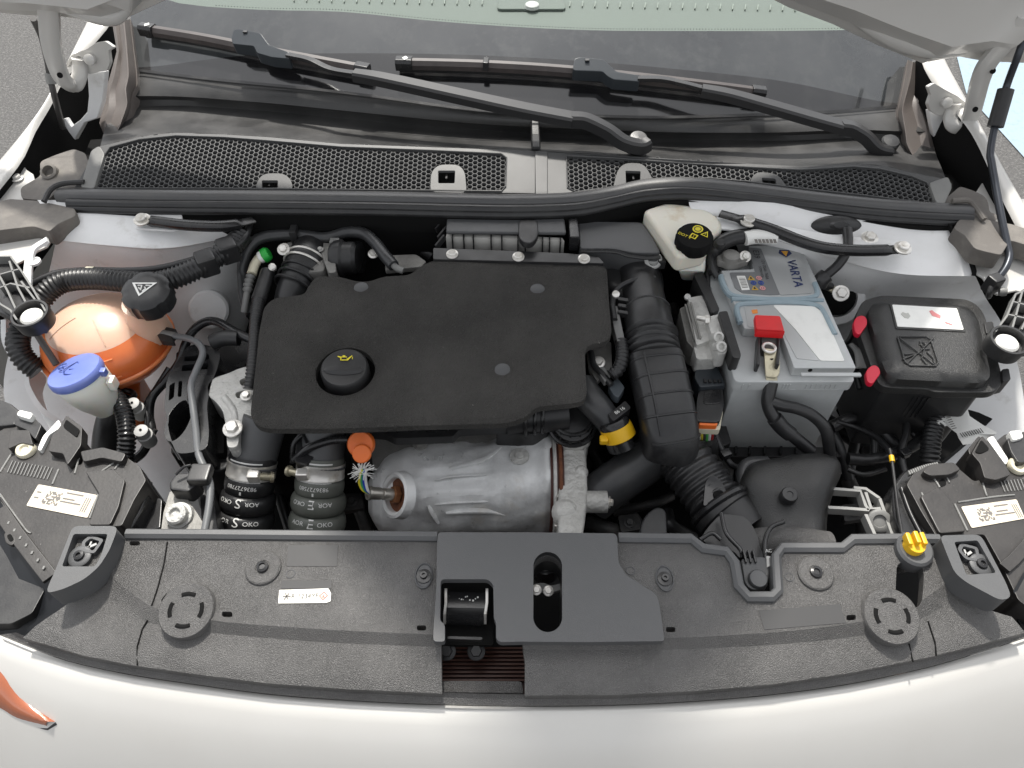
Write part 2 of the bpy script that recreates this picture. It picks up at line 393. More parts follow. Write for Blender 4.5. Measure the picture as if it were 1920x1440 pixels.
# folded corner under the right side, as pressed steel
lip = B(); lp = [PY(a, b_, 1.185) for a, b_ in ((1590, 28), (1640, 50), (1700, 75), (1760, 92), (1815, 95))]
lip.tube(cr(lp, 6), [.004 + .016 * sin(pi * i / 24) for i in range(25)], 10); lip.make('pressed_ridge', white, hood)
lip = B(); lp = [PY(a, b_, 1.185) for a, b_ in ((120, 22), (170, 26), (215, 30), (250, 12))]
lip.tube(cr(lp, 6), [.003 + .012 * sin(pi * i / 18) for i in range(19)], 10); lip.make('pressed_ridge', white, hood)

# hinges
def hinge(arm, plate, post, holes, label, y):
    b = B(); b.prism(rp([PY(a, c, y + .02) for a, c in plate], .003), Vector((0, .010, -.004))); h = b.make('hinge', white, hood, bevel=.002); h['label'] = label
    b = B(); pth = cr([PY(a, c, y + d) for a, c, d in arm], 6); n = len(pth)
    b.sweep(pth, [(-.0125, -.005), (-.009, -.008), (.009, -.008), (.0125, -.005), (.0125, .004), (.009, .007), (-.009, .007), (-.0125, .004)], scale=[(lerp(1.25, .85, i / n), 1) for i in range(n)], upv=Vector((0, 1, .25)))
    b.make('gooseneck_arm', white, h, ang=50)
    for hx, hy in holes:
        c = PY(hx, hy, y - .035); bb = B(); bb.lathe(c, Vector((0, -1, .4)), [(.0045, 0), (.0045, .002)], 16); bb.make('hole', blkm, h)
    b = B(); b.prism([PY(a, c, y + .035) for a, c in post], Vector((0, .014, -.006))); b.make('hinge_post', wing, h, bevel=.002)
    c = sum((PY(a, c, y + .014) for a, c in plate), Vector()) / len(plate)
    b = B(); b.lathe(c, Vector((0, -1, .3)), [(.009, -.01), (.009, .003), (.005, .005)], 16); b.make('pivot_rivet', white, h)
    return h
hinge([(70, -40, -.05), (90, 15, -.04), (95, 73, -.03), (105, 117, -.02), (117, 146, -.01), (136, 160, 0), (148, 146, .01), (151, 122, .02), (147, 108, .02)],
      [(122, 122), (135, 102), (163, 92), (180, 80), (197, 77), (214, 89), (203, 95), (206, 117), (200, 133), (184, 135), (170, 139), (160, 136), (162, 122), (155, 109), (147, 105), (136, 110), (126, 128)],
      [(163, 137), (198, 133), (192, 190), (182, 222), (158, 230), (140, 263), (128, 247), (115, 226), (122, 221), (133, 238), (150, 225), (163, 210), (166, 180)],
      [(85, 41), (113, 141)], 'white gooseneck hood hinge at the left end of the windscreen', 1.22)
hinge([(1925, 30, -.05), (1885, 78, -.04), (1852, 118, -.03), (1838, 150, -.02), (1829, 185, -.015), (1822, 212, -.01), (1812, 230, 0), (1795, 238, .0), (1783, 226, .01), (1784, 205, .02), (1790, 192, .02)],
      [(1740, 163), (1752, 156), (1772, 168), (1795, 180), (1810, 192), (1818, 207), (1808, 208), (1800, 196), (1790, 191), (1780, 196), (1775, 207), (1772, 215), (1760, 217), (1745, 208), (1740, 195), (1746, 178)],
      [(1742, 206), (1772, 213), (1767, 232), (1764, 260), (1766, 285), (1775, 297), (1782, 312), (1790, 312), (1808, 299), (1818, 303), (1817, 310), (1797, 336), (1790, 342), (1757, 325), (1762, 295), (1752, 260), (1746, 230)],
      [(1861, 133), (1828, 205)], 'white gooseneck hood hinge at the right end of the windscreen', 1.20)

# fenders
def fender(O, I, label, sx):
    n = 26; o = curve(O, n); i_ = curve(I, n)
    A = [P(*p) for p in o]; Bb = [P(*p) for p in i_]
    rows = [[p + Vector((sx * .030, 0, -.40)) for p in A], [p + Vector((sx * .022, 0, -.10)) for p in A], [p + Vector((sx * .010, 0, -.025)) for p in A], [p + Vector((sx * .003, 0, -.007)) for p in A], A]
    rows += [[a.lerp(c, t) + ZZ * .004 * sin(pi * t) for a, c in zip(A, Bb)] for t in (.3, .6, .85)] + [Bb, [p - Vector((sx * .002, 0, .004)) for p in Bb]]
    f = T('front_fender', label, 'fender', A[0], 'front fenders')
    b = B(); b.loft(rows); b.make('fender_skin', white, f, ang=60); b = B(); b.loft([[p + Vector((sx * .002, 0, -.0045)) for p in Bb], [p + Vector((sx * .004, 0, -.16)) for p in Bb]]); b.make('inner_liner', blkm, f); return f
fl = fender([(178, 10, 1.00), (165, 38, .99), (130, 108, .97), (100, 165, .955), (80, 200, .945), (40, 252, .93), (0, 300, .92), (-70, 385, .90), (-150, 500, .87)],
            [(215, 10, 1.00), (205, 40, .99), (160, 95, .97), (112, 155, .955), (92, 195, .945), (62, 245, .93), (36, 300, .92), (-30, 385, .90), (-110, 500, .87)],
            'sunlit white fender edge beside the left hood hinge', -1)
fr = fender([(1762, 90, 1.0), (1778, 125, .99), (1800, 165, .97), (1828, 215, .955), (1850, 255, .945), (1880, 312, .93), (1920, 382, .91), (1990, 500, .87)],
            [(1725, 90, 1.0), (1738, 128, .99), (1765, 170, .97), (1812, 228, .955), (1833, 260, .945), (1856, 308, .93), (1884, 372, .91), (1950, 500, .87)],
            'sunlit white fender edge beside the right hood hinge', 1)
for nm, pl_, parent, cbolt in (('mounting_rail', [(-60, 330), (-60, 300), (36, 300), (50, 318), (62, 326), (72, 360), (100, 415), (102, 440), (88, 462), (70, 470), (52, 484), (20, 500), (-60, 505)], fl, (33, 335)),
                        ('mounting_rail', [(1850, 330), (1884, 372), (1960, 372), (1980, 560), (1905, 545), (1870, 552), (1858, 545), (1843, 520), (1830, 512), (1800, 470), (1776, 430), (1800, 405)], fr, (1915, 440))):
    b = B(); zs = lambda py: .905 - (py - 300) * .00022
    b.prism([P(a, c, zs(c)) for a, c in pl_], .004); b.make(nm, white, parent, bevel=.0015)
    screw(P(*cbolt, zs(cbolt[1]) + .001), ZZ, .007, white, parent)
# dark gaps between fender and hinge: wheel-arch liner below
for pl_, lab in (([(172, 80), (215, 60), (225, 240), (160, 300), (70, 345), (14, 345), (28, 300), (76, 235), (112, 180)], 'black liner in the gap between left hinge and fender'),
            ([(1740, 110), (1762, 135), (1798, 190), (1832, 255), (1862, 315), (1892, 385), (1885, 410), (1790, 350), (1735, 260)], 'black liner in the gap between right hinge and fender')):
    b = B(); b.prism(PL(pl_, .80), .03); tag(b.make('wheel_arch_liner', blkm, bevel=.004), lab, 'liner', 'wheel arch liners')

# inner wings (strut towers)
def grid(b, R, n=8, **k):
    rows = [[P(*p) for p in r] for r in R]
    fine = [cr(r, n) for r in rows]; m = len(fine[0]); cols = [cr([f[i] for f in fine], 5) for i in range(m)]
    b.loft([[cols[i][j] for i in range(m)] for j in range(len(cols[0]))]); return b
iw = T('inner_wing', 'grey white strut tower panel behind the orange coolant tank', 'body panel', P(250, 500, .7))
b = B(); grid(b, [[(70, 375, .90), (180, 375, .895), (300, 375, .89), (400, 375, .88), (500, 378, .86)],
         [(95, 410, .885), (200, 405, .885), (300, 408, .88), (400, 406, .87), (485, 400, .85)],
         [(108, 448, .868), (200, 456, .865), (300, 462, .862), (390, 450, .855), (470, 428, .84)],
         [(104, 456, .860), (200, 464, .856), (300, 470, .852), (395, 460, .845), (474, 445, .82)],
         [(88, 520, .79), (200, 525, .79), (300, 530, .785), (400, 530, .77), (470, 520, .74)],
         [(60, 560, .76), (200, 560, .75), (300, 575, .74), (400, 600, .70), (470, 600, .64)],
         [(20, 650, .66), (200, 700, .60), (300, 740, .58), (400, 780, .54), (470, 780, .50)],
         [(10, 760, .60), (150, 850, .54), (270, 900, .52), (330, 940, .50), (380, 980, .47)],
         [(80, 900, .55), (180, 980, .50), (270, 1030, .47), (330, 1050, .46), (380, 1060, .45)]])
b.make('tower_panel', wing, iw, ang=50)
b = B(); b.sweep(cr(PL([(90, 450, .885), (62, 470, .875), (54, 500, .865), (52, 545, .85)]), 5), [(-.006, -.002), (.006, -.002), (.006, .003), (-.006, .003)]); b.make('edge_flange', wing, iw)
b = B(); b.sweep(cr(PL([(8, 600, .80), (10, 640, .78), (25, 670, .76), (48, 695, .74), (55, 730, .72), (80, 770, .70), (125, 800, .68)]), 5), [(-.004, -.05), (.004, -.05), (.004, .003), (-.004, .003)]); b.make('rail_flange', wing, iw)
b = B(); b.lathe(P(64, 490, .868), ZZ, [(.010, -.003), (.010, .001), (.007, .002), (.005, -.001)], 20); b.make('dimple', wing, iw)
b = B(); b.lathe(P(392, 580, .735), Vector((.2, -.8, .6)), [(.034, -.02), (.034, .003), (.030, .007), (.0, .009)], 28); b.make('round_boss', wing, iw)
b = B(); b.prism(rp(PL([(250, 404), (340, 398), (345, 425), (325, 432), (252, 428)], .887), .006), .004); b.make('brace_pad', wing, iw, bevel=.0015)

iw2 = T('inner_wing', 'grey white strut tower panel between the battery and right fender', 'body panel', P(1650, 480, .7))
b = B(); grid(b, [[(1290, 370, .90), (1450, 380, .90), (1600, 388, .895), (1720, 395, .89), (1800, 405, .89)],
         [(1300, 395, .89), (1450, 420, .885), (1600, 425, .885), (1720, 430, .88), (1805, 445, .88)],
         [(1360, 420, .87), (1480, 455, .862), (1600, 490, .858), (1700, 508, .855), (1824, 512, .855)],
         [(1370, 430, .86), (1480, 468, .852), (1600, 500, .848), (1700, 516, .845), (1830, 520, .845)],
         [(1400, 520, .76), (1500, 550, .77), (1600, 565, .77), (1720, 560, .775), (1848, 558, .78)],
         [(1420, 600, .70), (1520, 640, .68), (1620, 640, .68), (1740, 640, .70), (1880, 610, .76)],
         [(1440, 800, .56), (1560, 800, .55), (1660, 800, .55), (1780, 780, .57), (1910, 690, .66)],
         [(1480, 940, .48), (1580, 950, .47), (1660, 950, .47), (1780, 920, .5), (1930, 820, .58)]])
b.make('tower_panel', wing, iw2, ang=50)
b = B(); b.lathe(P(1566, 558, .775), Vector((-.1, -.7, .75)), [(.052, -.03), (.052, 0), (.046, .008), (.034, .010), (.032, -.01)], 36); b.make('round_boss', wing, iw2)
b = B(); b.lathe(P(1570, 556, .783), Vector((-.1, -.7, .75)), [(.031, -.02), (.031, .0), (.026, .003), (.0, .003)], 28); b.make('access_hole', blkm, iw2)
screw(P(1630, 447, .887), Vector((0, -.15, 1)), .009, steel, iw2)
screw(P(1878, 640, .80), Vector((0, -.3, 1)), .006, wing, iw2)
b = B(); b.prism(rp(PL([(1255, 402), (1400, 410), (1470, 424), (1560, 440), (1700, 452), (1705, 470), (1560, 470), (1450, 436), (1380, 432), (1255, 415)], .888), .004), .004); b.make('brace_flange', wing, iw2, bevel=.0012)
b = B(); b.sweep(cr(PL([(1775, 415, .893), (1790, 440, .885), (1812, 470, .872), (1826, 505, .862), (1826, 516, .857)]), 5), [(-.002, -.004), (.002, -.004), (.002, .003), (-.002, .003)]); b.make('seam_sealer', blkm, iw2)

# ---------------------------------------------------------------- windscreen and dashboard
wsh = T('windscreen', 'windscreen with black printed lower band behind the wipers', 'windscreen', PW(960, 150))
def strip(a, c, nu=30, nv=8, h=0, fn=PW):
    A = curve(a, nu); C_ = curve(c, nu); return [[fn(p.x + (q_.x - p.x) * j / nv, p.y + (q_.y - p.y) * j / nv, h) for p, q_ in zip(A, C_)] for j in range(nv + 1)]
WB = [(252, 128), (400, 146), (640, 170), (900, 204), (1100, 214), (1250, 217), (1400, 213), (1550, 207), (1698, 196)]
FT = [(240, -30), (330, 5), (480, 18), (640, 22), (800, 38), (960, 50), (1120, 57), (1280, 58), (1450, 58), (1600, 56), (1720, 52)]
DC_ = [(251, 127), (307, 123), (457, 104), (633, 100), (850, 102), (1073, 113), (1273, 130), (1467, 152), (1633, 187), (1699, 195.5)]
b = B(); b.loft(strip(FT, DC_)); b.make('shaded_glass', glassb, wsh, ang=60)
b = B(); b.loft(strip(DC_, WB)); b.make('printed_band', glassd, wsh, ang=60)
b = B(); b.loft(strip([(235, -60), (500, -120), (960, -140), (1400, -120), (1725, -80)], FT)); gl = b.make('clear_glass', mat('green tinted glass', (.86, .955, .92), .02, trans=1., ior=1.1), wsh, ang=60)
b = B()                                       # the dotted edge of the printed band
fc = curve(FT, 260)
for i in range(30, 235):
    c = PW(fc[i].x, fc[i].y - 3.5, .0012); u = XX * .0013; w = Vector((0, .8, .5)) * .0011
    b.add([c - u, c - w, c + u, c + w], [(0, 1, 2, 3)])
o_ = b.make('dot_edge', blkm, wsh, flat=True); o_['kind'] = 'stuff'
b = B(); b.loft(strip(WB, [(p[0], p[1] + 5) for p in WB], nv=2, h=.003)); b.make('glass_seal', rub, wsh)
dash = T('dashboard', 'pale dashboard top with defroster slots seen through the windscreen', 'dashboard', (0, 1.45, .95))
b = B(); b.loft([[Vector((x, 1.30 + .26 * x * x + k, .93 + (k + .26 * x * x) * .10 - .03 * x * x)) for x in np.linspace(-.76, .76, 20)] for k in np.linspace(0, .9, 12)]); b.make('dash_top', dashm, dash)
def dz(px, py, up=.002):
    z = 1.0
    for _ in range(8): p = P(px, py, z); z = .93 + (p.y - 1.3) * .10 - .03 * p.x ** 2 + up
    return P(px, py, z)
b = B()
for i in range(46):
    px = 560 + i * 23; y0 = 12 + (px - 960) * .018 + 8
    if 925 < px < 1060: continue
    b.beam(dz(px, y0 + 5), dz(px + 1, y0 - 4), .0022, .004)
tag(b.make('defroster_slots', mat('dark slot', (.2, .22, .2), .8), dash), kind='stuff')
b = B(); b.prism(rp([dz(*p, .006) for p in ((938, 8), (1052, 8), (1060, 30), (932, 30))], .01), .006); b.make('sensor_panel', dashm, dash, bevel=.002)
b = B(); b.lathe(dz(997, 27, .004), ZZ, [(.016, 0), (.014, .006), (.008, .009), (0, .01)], 20); b.make('sun_sensor', greyp, dash)

# ---------------------------------------------------------------- corner trims beside the glass
def lin(pts, n):
    v_ = [Vector((p[0], p[1], 0)) for p in pts]; ts = np.linspace(0, len(v_) - 1, n)
    return [v_[min(int(t), len(v_) - 2)].lerp(v_[min(int(t), len(v_) - 2) + 1], t - min(int(t), len(v_) - 2)) for t in ts]
def trim(a, c, d, ha, hb, hc, label):
    n = 24; A, C_, D = lin(a, n), lin(c, n), lin(d, n); f = lambda L, h: [PW(p.x, p.y, h) for p in L]
    mix = lambda L, M, t, h: [PW(p.x + (q_.x - p.x) * t, p.y + (q_.y - p.y) * t, h) for p, q_ in zip(L, M)]
    b = B(); b.loft([[p - ZZ * .03 for p in f(A, ha)], f(A, ha), mix(A, C_, .25, ha + .010), mix(A, C_, .55, ha + .004), mix(A, C_, .92, hb - .006), f(C_, hb), mix(C_, D, .15, hb), mix(C_, D, .5, hb * .6 + hc * .4), mix(C_, D, .9, hc), f(D, hc), [p - ZZ * .03 for p in f(D, hc)]])
    t = b.make('windscreen_corner_trim', brown, ang=28); tag(t, label, 'trim', 'windscreen corner trims')
trim([(210, 40), (219, 95), (207, 140), (196, 175), (192, 205), (186, 232), (200, 263)], [(231, 38), (236, 90), (239, 140), (233, 165), (238, 195), (222, 240), (211, 263)], [(245, 36), (251, 90), (257, 135), (258, 158), (247, 178), (244, 207), (230, 240), (221, 261)], .012, .035, .012, 'brown grey ribbed plastic trim at the left windscreen corner')
trim([(1738, 120), (1741, 155), (1730, 185), (1748, 230), (1757, 270), (1762, 300), (1735, 325)], [(1712, 116), (1707, 150), (1692, 205), (1697, 235), (1702, 272), (1720, 305), (1731, 325)], [(1702, 112), (1695, 150), (1684, 200), (1682, 215), (1690, 245), (1694, 275), (1708, 305), (1718, 323)], .012, .035, .012, 'brown grey ribbed plastic trim at the right windscreen corner')

# ---------------------------------------------------------------- scuttle panel and grilles
sc_ = T('scuttle_panel', 'dusty black plastic scuttle panel below the windscreen', 'cowl panel', P(960, 250, .92))
GT = [(188, 274), (260, 257), (330, 249), (420, 252), (500, 257), (640, 270), (820, 277), (1000, 283), (1150, 291), (1280, 300), (1400, 307), (1500, 312), (1600, 308), (1660, 311), (1720, 326), (1775, 338)]
def gz(py, px): # grille plane height
    base = np.interp(px, [180, 960, 1150, 1280, 1500, 1780], [355, 360, 352, 336, 352, 384])
    return .905 + (base - py) / 75 * .023
n = 60; A = curve([(p[0], p[1] + 4) for p in WB], n); A[0].x = 225; A[-1].x = 1718; G = curve(GT, n); rows = []
for t, dzz in ((0, -.004), (.10, -.006), (.22, -.010), (.34, -.016), (.40, -.026), (.5, -.034), (.65, -.034), (.82, -.022), (.95, -.006), (1, 0)):
    r_ = []
    for p, q_ in zip(A, G):
        z0 = PW(p.x, p.y).z; z1 = gz(q_.y, q_.x); r_.append(P(lerp(p.x, q_.x, t), lerp(p.y, q_.y, t), lerp(z0, z1, t) + dzz))
    rows.append(r_)
b = B(); b.loft(rows); b.make('trough', cowlp, sc_, ang=45)
b = B(); b.sweep([P(1003, 228, .934), P(1004, 256, .922), P(1005, 281, .931)], [(-.0085, 0), (-.006, .006), (.006, .006), (.0085, 0)]); b.make('joint_cover', blk, sc_, bevel=.001)
for cx, cy in ((885, 254), (305, 225)):
    b = B(); ring = []
    for k in range(41):
        a_ = 2 * pi * k / 40; px, py = cx + 44 * cos(a_), cy + 27 * sin(a_)
        if py < GT[0][1] + 5 and py < 272: ring.append((px, py))
b = B()
def gp(px, py, up=0): return P(px, py, gz(py, px) + up)
hexL = [(196, 290), (206, 276), (262, 261), (330, 254), (420, 257), (500, 263), (640, 275), (800, 281), (940, 288), (950, 296), (948, 350), (940, 358), (640, 355), (400, 353), (178, 353)]
hexR = [(1062, 292), (1150, 296), (1280, 306), (1400, 313), (1500, 318), (1600, 312), (1650, 316), (1710, 330), (1738, 342), (1758, 372), (1760, 383), (1700, 376), (1620, 366), (1500, 353), (1400, 340), (1330, 334), (1250, 336), (1190, 342), (1140, 352), (1080, 360), (1064, 352)]
tabs = {'L': [[(478, 356), (484, 336), (496, 325), (532, 325), (546, 337), (550, 356)], [(806, 360), (808, 322), (822, 308), (860, 308), (872, 321), (876, 362)]],
        'R': [[(1148, 357), (1158, 318), (1172, 305), (1206, 306), (1222, 330), (1225, 345)], [(1404, 345), (1412, 328), (1424, 322), (1458, 326), (1476, 350), (1470, 358)]]}
slots = {'L': [[(491, 338), (521, 338), (521, 352), (491, 352)], [(822, 320), (853, 320), (852, 343), (822, 343)]], 'R': [[(1173, 320), (1201, 321), (1200, 345), (1174, 345)], [(1428, 333), (1454, 335), (1456, 347), (1430, 345)]]}
def grille(hexp, tb, sl, label, side):
    g_ = T('cowl_grille', label, 'grille', gp(*hexp[0]), 'honeycomb cowl grilles')
    reg = [gp(*p) for p in hexp]; R = .0053; b = B()
    if side == 'L': fo = [(140, 352), (175, 290), (188, 274), (260, 257), (330, 249), (420, 252), (500, 257), (640, 270), (820, 277), (1003, 283), (1003, 362), (640, 358), (400, 356), (178, 356)]
    else: fo = [(1026, 285), (1150, 291), (1280, 300), (1400, 307), (1500, 312), (1600, 307), (1660, 311), (1720, 326), (1775, 336), (1785, 345), (1768, 388), (1700, 380), (1620, 370), (1500, 357), (1400, 344), (1330, 338), (1250, 340), (1190, 346), (1140, 356), (1080, 364), (1026, 364)]
    fr_ = B(); fr_.plate([gp(*p, .001) for p in fo], [rp(reg_, .004, 3) for reg_ in ([gp(*p, .001) for p in hexp],)], .005); fr_.make('frame', cowlg, g_, bevel=.0008, seg=1)
    # bead around the mesh
    bead = B(); bead.tube([gp(*p, .0016) for p in hexp] + [gp(*hexp[0], .0016)], .0014, 6); bead.make('bead', cowlg, g_)
    for t_, s_ in zip(tb, sl):
        x = B(); x.plate(rp([gp(*p, .0016) for p in t_], .012), [rp([gp(*p, .0016) for p in s_], .002)], .005); tb_ = x.make('clip_tab', cowlg, g_, bevel=.0007, seg=1)
        c = sum((gp(*p, -.004) for p in s_), Vector()) / 4; x = B(); x.box(c, (.003, .012, .002)); x.make('clip', blk, tb_)
    tp = [[gp(*p) for p in t_] for t_ in tb]
    x0, x1 = min(p.x for p in reg), max(p.x for p in reg); y0, y1 = min(p.y for p in reg), max(p.y for p in reg)
    # plane fit for height
    Am = np.array([[p.x, p.y, 1, p.x ** 2] for p in reg]); co = np.linalg.lstsq(Am, np.array([p.z for p in reg]), rcond=None)[0]
    zz = lambda x, y: co[0] * x + co[1] * y + co[2] + co[3] * x * x - .0005
    m = B(); i = 0; x = x0
    while x < x1:
        y = y0 + (R * sqrt(3) / 2 if i % 2 else 0)
        while y < y1:
            ins = inpoly(x, y, reg); near = ins or any(inpoly(x + R * cos(a), y + R * sin(a), reg) for a in np.arange(0, 6.28, pi / 3))
            if near and not any(inpoly(x, y, t_) for t_ in tp):
                o = []; q = []; w = []
                for k in range(6):
                    a = pi / 3 * k; ox, oy = x + R * cos(a), y + R * sin(a); ix, iy = x + R * .85 * cos(a), y + R * .85 * sin(a)
                    o.append(Vector((ox, oy, zz(ox, oy)))); q.append(Vector((ix, iy, zz(ix, iy) - .0002))); w.append(Vector((ix, iy, zz(ix, iy) - .005)))
                m.loft([o, q, w], True)
            y += R * sqrt(3)
        x += 1.5 * R; i += 1
    h_ = m.make('honeycomb_mesh', cowlg, g_, flat=True); h_['kind'] = 'stuff'
grille(hexL, tabs['L'], slots['L'], 'left honeycomb cowl grille below the long wiper', 'L')
grille(hexR, tabs['R'], slots['R'], 'right honeycomb cowl grille narrowing behind the battery', 'R')
b = B(); b.prism(rp([gp(1003, 282, .003), gp(1027, 283, .003), gp(1027, 364, .003), gp(1004, 364, .003)], .002), .008); b.make('centre_joint', cowlg, sc_, bevel=.0015)
b = B(); b.prism(PL([(120, 380), (170, 262), (520, 240), (1000, 262), (1500, 290), (1800, 330), (1850, 420), (960, 420)], .86), .01); b.make('water_channel', blkm, sc_)
for pts_ in ([(150, 350), (170, 282), (186, 272), (196, 288), (176, 354)], [(1758, 386), (1742, 342), (1778, 330), (1786, 350), (1770, 385)]):
    b = B(); b.prism(rp([gp(*p, .004) for p in pts_], .006), .02); b.make('end_pad', greym, sc_, bevel=.003)

# ---------------------------------------------------------------- weatherstrip
seal = T('hood_weatherstrip', 'long black rubber hood seal running along the front of the cowl', 'rubber seal', P(960, 385, .89))
top_ = [(108, 362), (300, 365), (500, 366), (700, 368), (880, 372), (980, 373), (1080, 369), (1150, 358), (1210, 345), (1280, 341), (1360, 347), (1450, 358), (1550, 371), (1640, 381), (1740, 388), (1822, 392)]
hz = lambda px: .905 + .010 * exp(-((px - 1290) / 110) ** 2)
b = B(); b.sweep(cr([P(x, y, hz(x)) for x, y in top_], 6), [(-.013, -.016), (.014, -.016), (.013, .001), (.009, .005), (-.004, .006), (-.010, .003)]); b.make('upper_band', mat('seal rubber', (.062, .062, .064), .34, bump=(300, .1, .0006), mott=[(6, (.085, .084, .082), .42, .7, .45)]), seal, ang=60)
for nm, dy, r_, zz_ in (('middle_bead', 20, .0085, -.008), ('lower_bead', 30, .007, -.014)):
    b = B(); b.tube(cr([P(max(x, 128), y + dy * (1 if x < 1100 else .92) , hz(x) + zz_) for x, y in top_], 6), r_, 12); b.make(nm, rub, seal)
b = B(); b.sweep(cr([P(max(x, 132), y + 38 , hz(x) - .02) for x, y in top_], 6), [(-.002, -.03), (.002, -.03), (.002, .003), (-.002, .003)]); b.make('hanging_lip', blkm, seal)
# end brackets
eb = T('cowl_end_bracket', 'dusty moulded plastic bracket at the left end of the hood seal', 'bracket', P(80, 390, .88), 'cowl end brackets')
b = B(); b.prism(rp(PL([(38, 352, .90), (76, 330, .905), (75, 303, .91), (100, 292, .915), (138, 279, .915), (160, 287, .915), (178, 340, .91), (176, 353, .908), (112, 356, .905), (88, 376, .9), (40, 372, .895)]), .008), .02); b.make('upper_wing', dustp, eb, bevel=.004)
b = B(); b.prism(rp(PL([(-40, 388), (18, 372), (75, 376), (140, 390), (143, 404), (125, 412), (108, 420), (92, 434), (75, 428), (62, 424), (-40, 436)], .897), .006), .03); b.make('lower_wing', dustp, eb, bevel=.004)
b = B(); b.lathe(P(92, 322, .912), Vector((0, -.5, .8)), [(.014, -.01), (.014, .003), (.010, .004), (.009, -.006)], 20); b.make('moulded_cup', dustp, eb)
b = B(); b.tube(cr(PL([(82, 378, .905), (95, 355, .912), (118, 344, .914), (158, 341, .914)]), 5), .0045, 8); b.make('rib', blk, eb)
eb = T('cowl_end_bracket', 'dusty moulded plastic bracket at the right end of the hood seal', 'bracket', P(1840, 400, .88), 'cowl end brackets')
b = B(); b.prism(rp(PL([(1762, 382, .905), (1780, 366, .91), (1800, 349, .915), (1822, 356, .912), (1845, 366, .91), (1853, 378, .905), (1856, 398, .9), (1870, 402, .9), (1868, 415, .895), (1815, 406, .9), (1822, 396, .9), (1820, 388, .902)]), .006), .02); b.make('upper_wing', dustp, eb, bevel=.004)
b = B(); b.prism(rp(PL([(1797, 412), (1815, 404), (1900, 420), (1960, 440), (1960, 470), (1895, 450), (1878, 478), (1850, 472), (1828, 466), (1808, 440), (1788, 428)], .90), .006), .03); b.make('lower_wing', dustp, eb, bevel=.004)
b = B(); b.tube(cr(PL([(1785, 377, .915), (1815, 376, .915), (1828, 388, .91), (1845, 412, .905)]), 5), .0045, 8); b.make('rib', dustp, eb)

# ---------------------------------------------------------------- wipers
def wiper(bl, con, thin, wide, head, pv, label, clipx):
    w = T('windscreen_wiper', label, 'wiper', PW(*pv, .0), 'windscreen wipers')
    p = cr([PW(a, c, .024) for a, c in bl], 8); nn = len(p)
    b = B(); b.sweep(p, [(-.0035, -.014), (.0035, -.014), (.002, -.020), (-.002, -.020)]); b.make('rubber_blade', rub, w)
    b = B(); b.sweep(p, [(-.0085, -.012), (.0085, -.012), (.0085, -.004), (.004, .003), (-.004, .004), (-.0085, 0)]); sp = b.make('spoiler', mat('brown black wiper rubber', (.040, .033, .032), .45, mott=[(20, (.06, .05, .047), .45, .7, None)]), w, ang=25)
    for i0, i1 in ((0, 2), (nn - 3, nn - 1)):
        q_ = [p[i0], p[i0].lerp(p[i1], .5), p[i1]]; a_ = (p[i1] - p[i0]).normalized()
        q_ = [p[i0] - a_ * .006, p[i0] + a_ * .012, p[i0] + a_ * .024] if i0 == 0 else [p[i1] - a_ * .020, p[i1] - a_ * .008, p[i1] + a_ * .006]
        b = B(); b.sweep(q_, [(-.011, -.014), (.011, -.014), (.0115, 0), (.008, .006), (-.008, .006), (-.0115, 0)]); ec = b.make('end_cap', blkg, w, bevel=.002)
        if i0 == 0:
            c = q_[1] + ZZ * .0068 + Vector((0, -.002, 0)); d1 = a_ * .0055; d2 = ZZ.cross(a_).normalized() * .0072
            b = B(); b.plate([c + d1, c + d2, c - d1, c - d2], [[c + d1 * .55, c + d2 * .55, c - d1 * .55, c - d2 * .55]], .0004); b.plate([c + d1 * .35, c + d2 * .3, c - d1 * .35, c - d2 * .3], [[c + d1 * .1, c + d2 * .1, c - d1 * .1, c - d2 * .1]], .0004); b.make('diamond_emblem', lblw, ec, flat=True)
    for cx, cy in clipx:
        c = PW(cx, cy, .026); b = B(); a_ = (p[-1] - p[0]).normalized(); b.beam(c - a_ * .005, c + a_ * .005, .021, .016); b.make('clip', blk, w, bevel=.002)
    b = B(); b.prism(rp([PW(a, c, .042) for a, c in con], .004), Vector((0, .006, -.022))); cn = b.make('blade_connector', mat('blue black plastic', (.030, .036, .042), .30), w, bevel=.003)
    c = sum((PW(a, c_, .0424) for a, c_ in con[:4]), Vector()) / 4; b = B(); b.box(c + Vector((.008, 0, .0015)), (.008, .007, .003)); b.make('release_button', blk, cn, bevel=.001)
    b = B(); b.sweep(cr([PW(a, c, h) for a, c, h in thin], 6), [(-.006, -.004), (.006, -.004), (.006, .003), (-.006, .003)]); b.make('arm_rod', blkg, w, bevel=.001)
    pw_ = cr([PW(a, c, h) for a, c, h, k in wide], 6); ks = cr([Vector((k, 0, 0)) for a, c, h, k in wide], 6)
    b = B(); b.sweep(pw_, [(-.0125, -.010), (.0125, -.010), (.0125, .002), (.009, .006), (-.010, .007), (-.0125, .004)], scale=[(k.x, 1) for k in ks]); b.make('arm', mat('arm black paint', (.020, .020, .021), .36, bump=(500, .15, .0006)), w, ang=28)
    ph = cr([PW(a, c, h) for a, c, h, k in head], 6); ks = cr([Vector((k, 0, 0)) for a, c, h, k in head], 6)
    b = B(); b.sweep(ph, [(-.0125, -.012), (.0125, -.012), (.0125, .004), (.008, .008), (-.008, .008), (-.0125, .004)], scale=[(k.x, 1) for k in ks]); b.make('arm_head', MATS['arm black paint'], w, ang=28)
    c = PW(*pv, .03); b = B(); b.lathe(c - Vector((0, -.01, .04)), Vector((0, -.28, 1)), [(.024, 0), (.024, .006), (.019, .010), (.017, .022), (.0165, .028), (.0165, .046), (.014, .049), (0, .050)], 28); b.make('pivot_cap', blk, w)
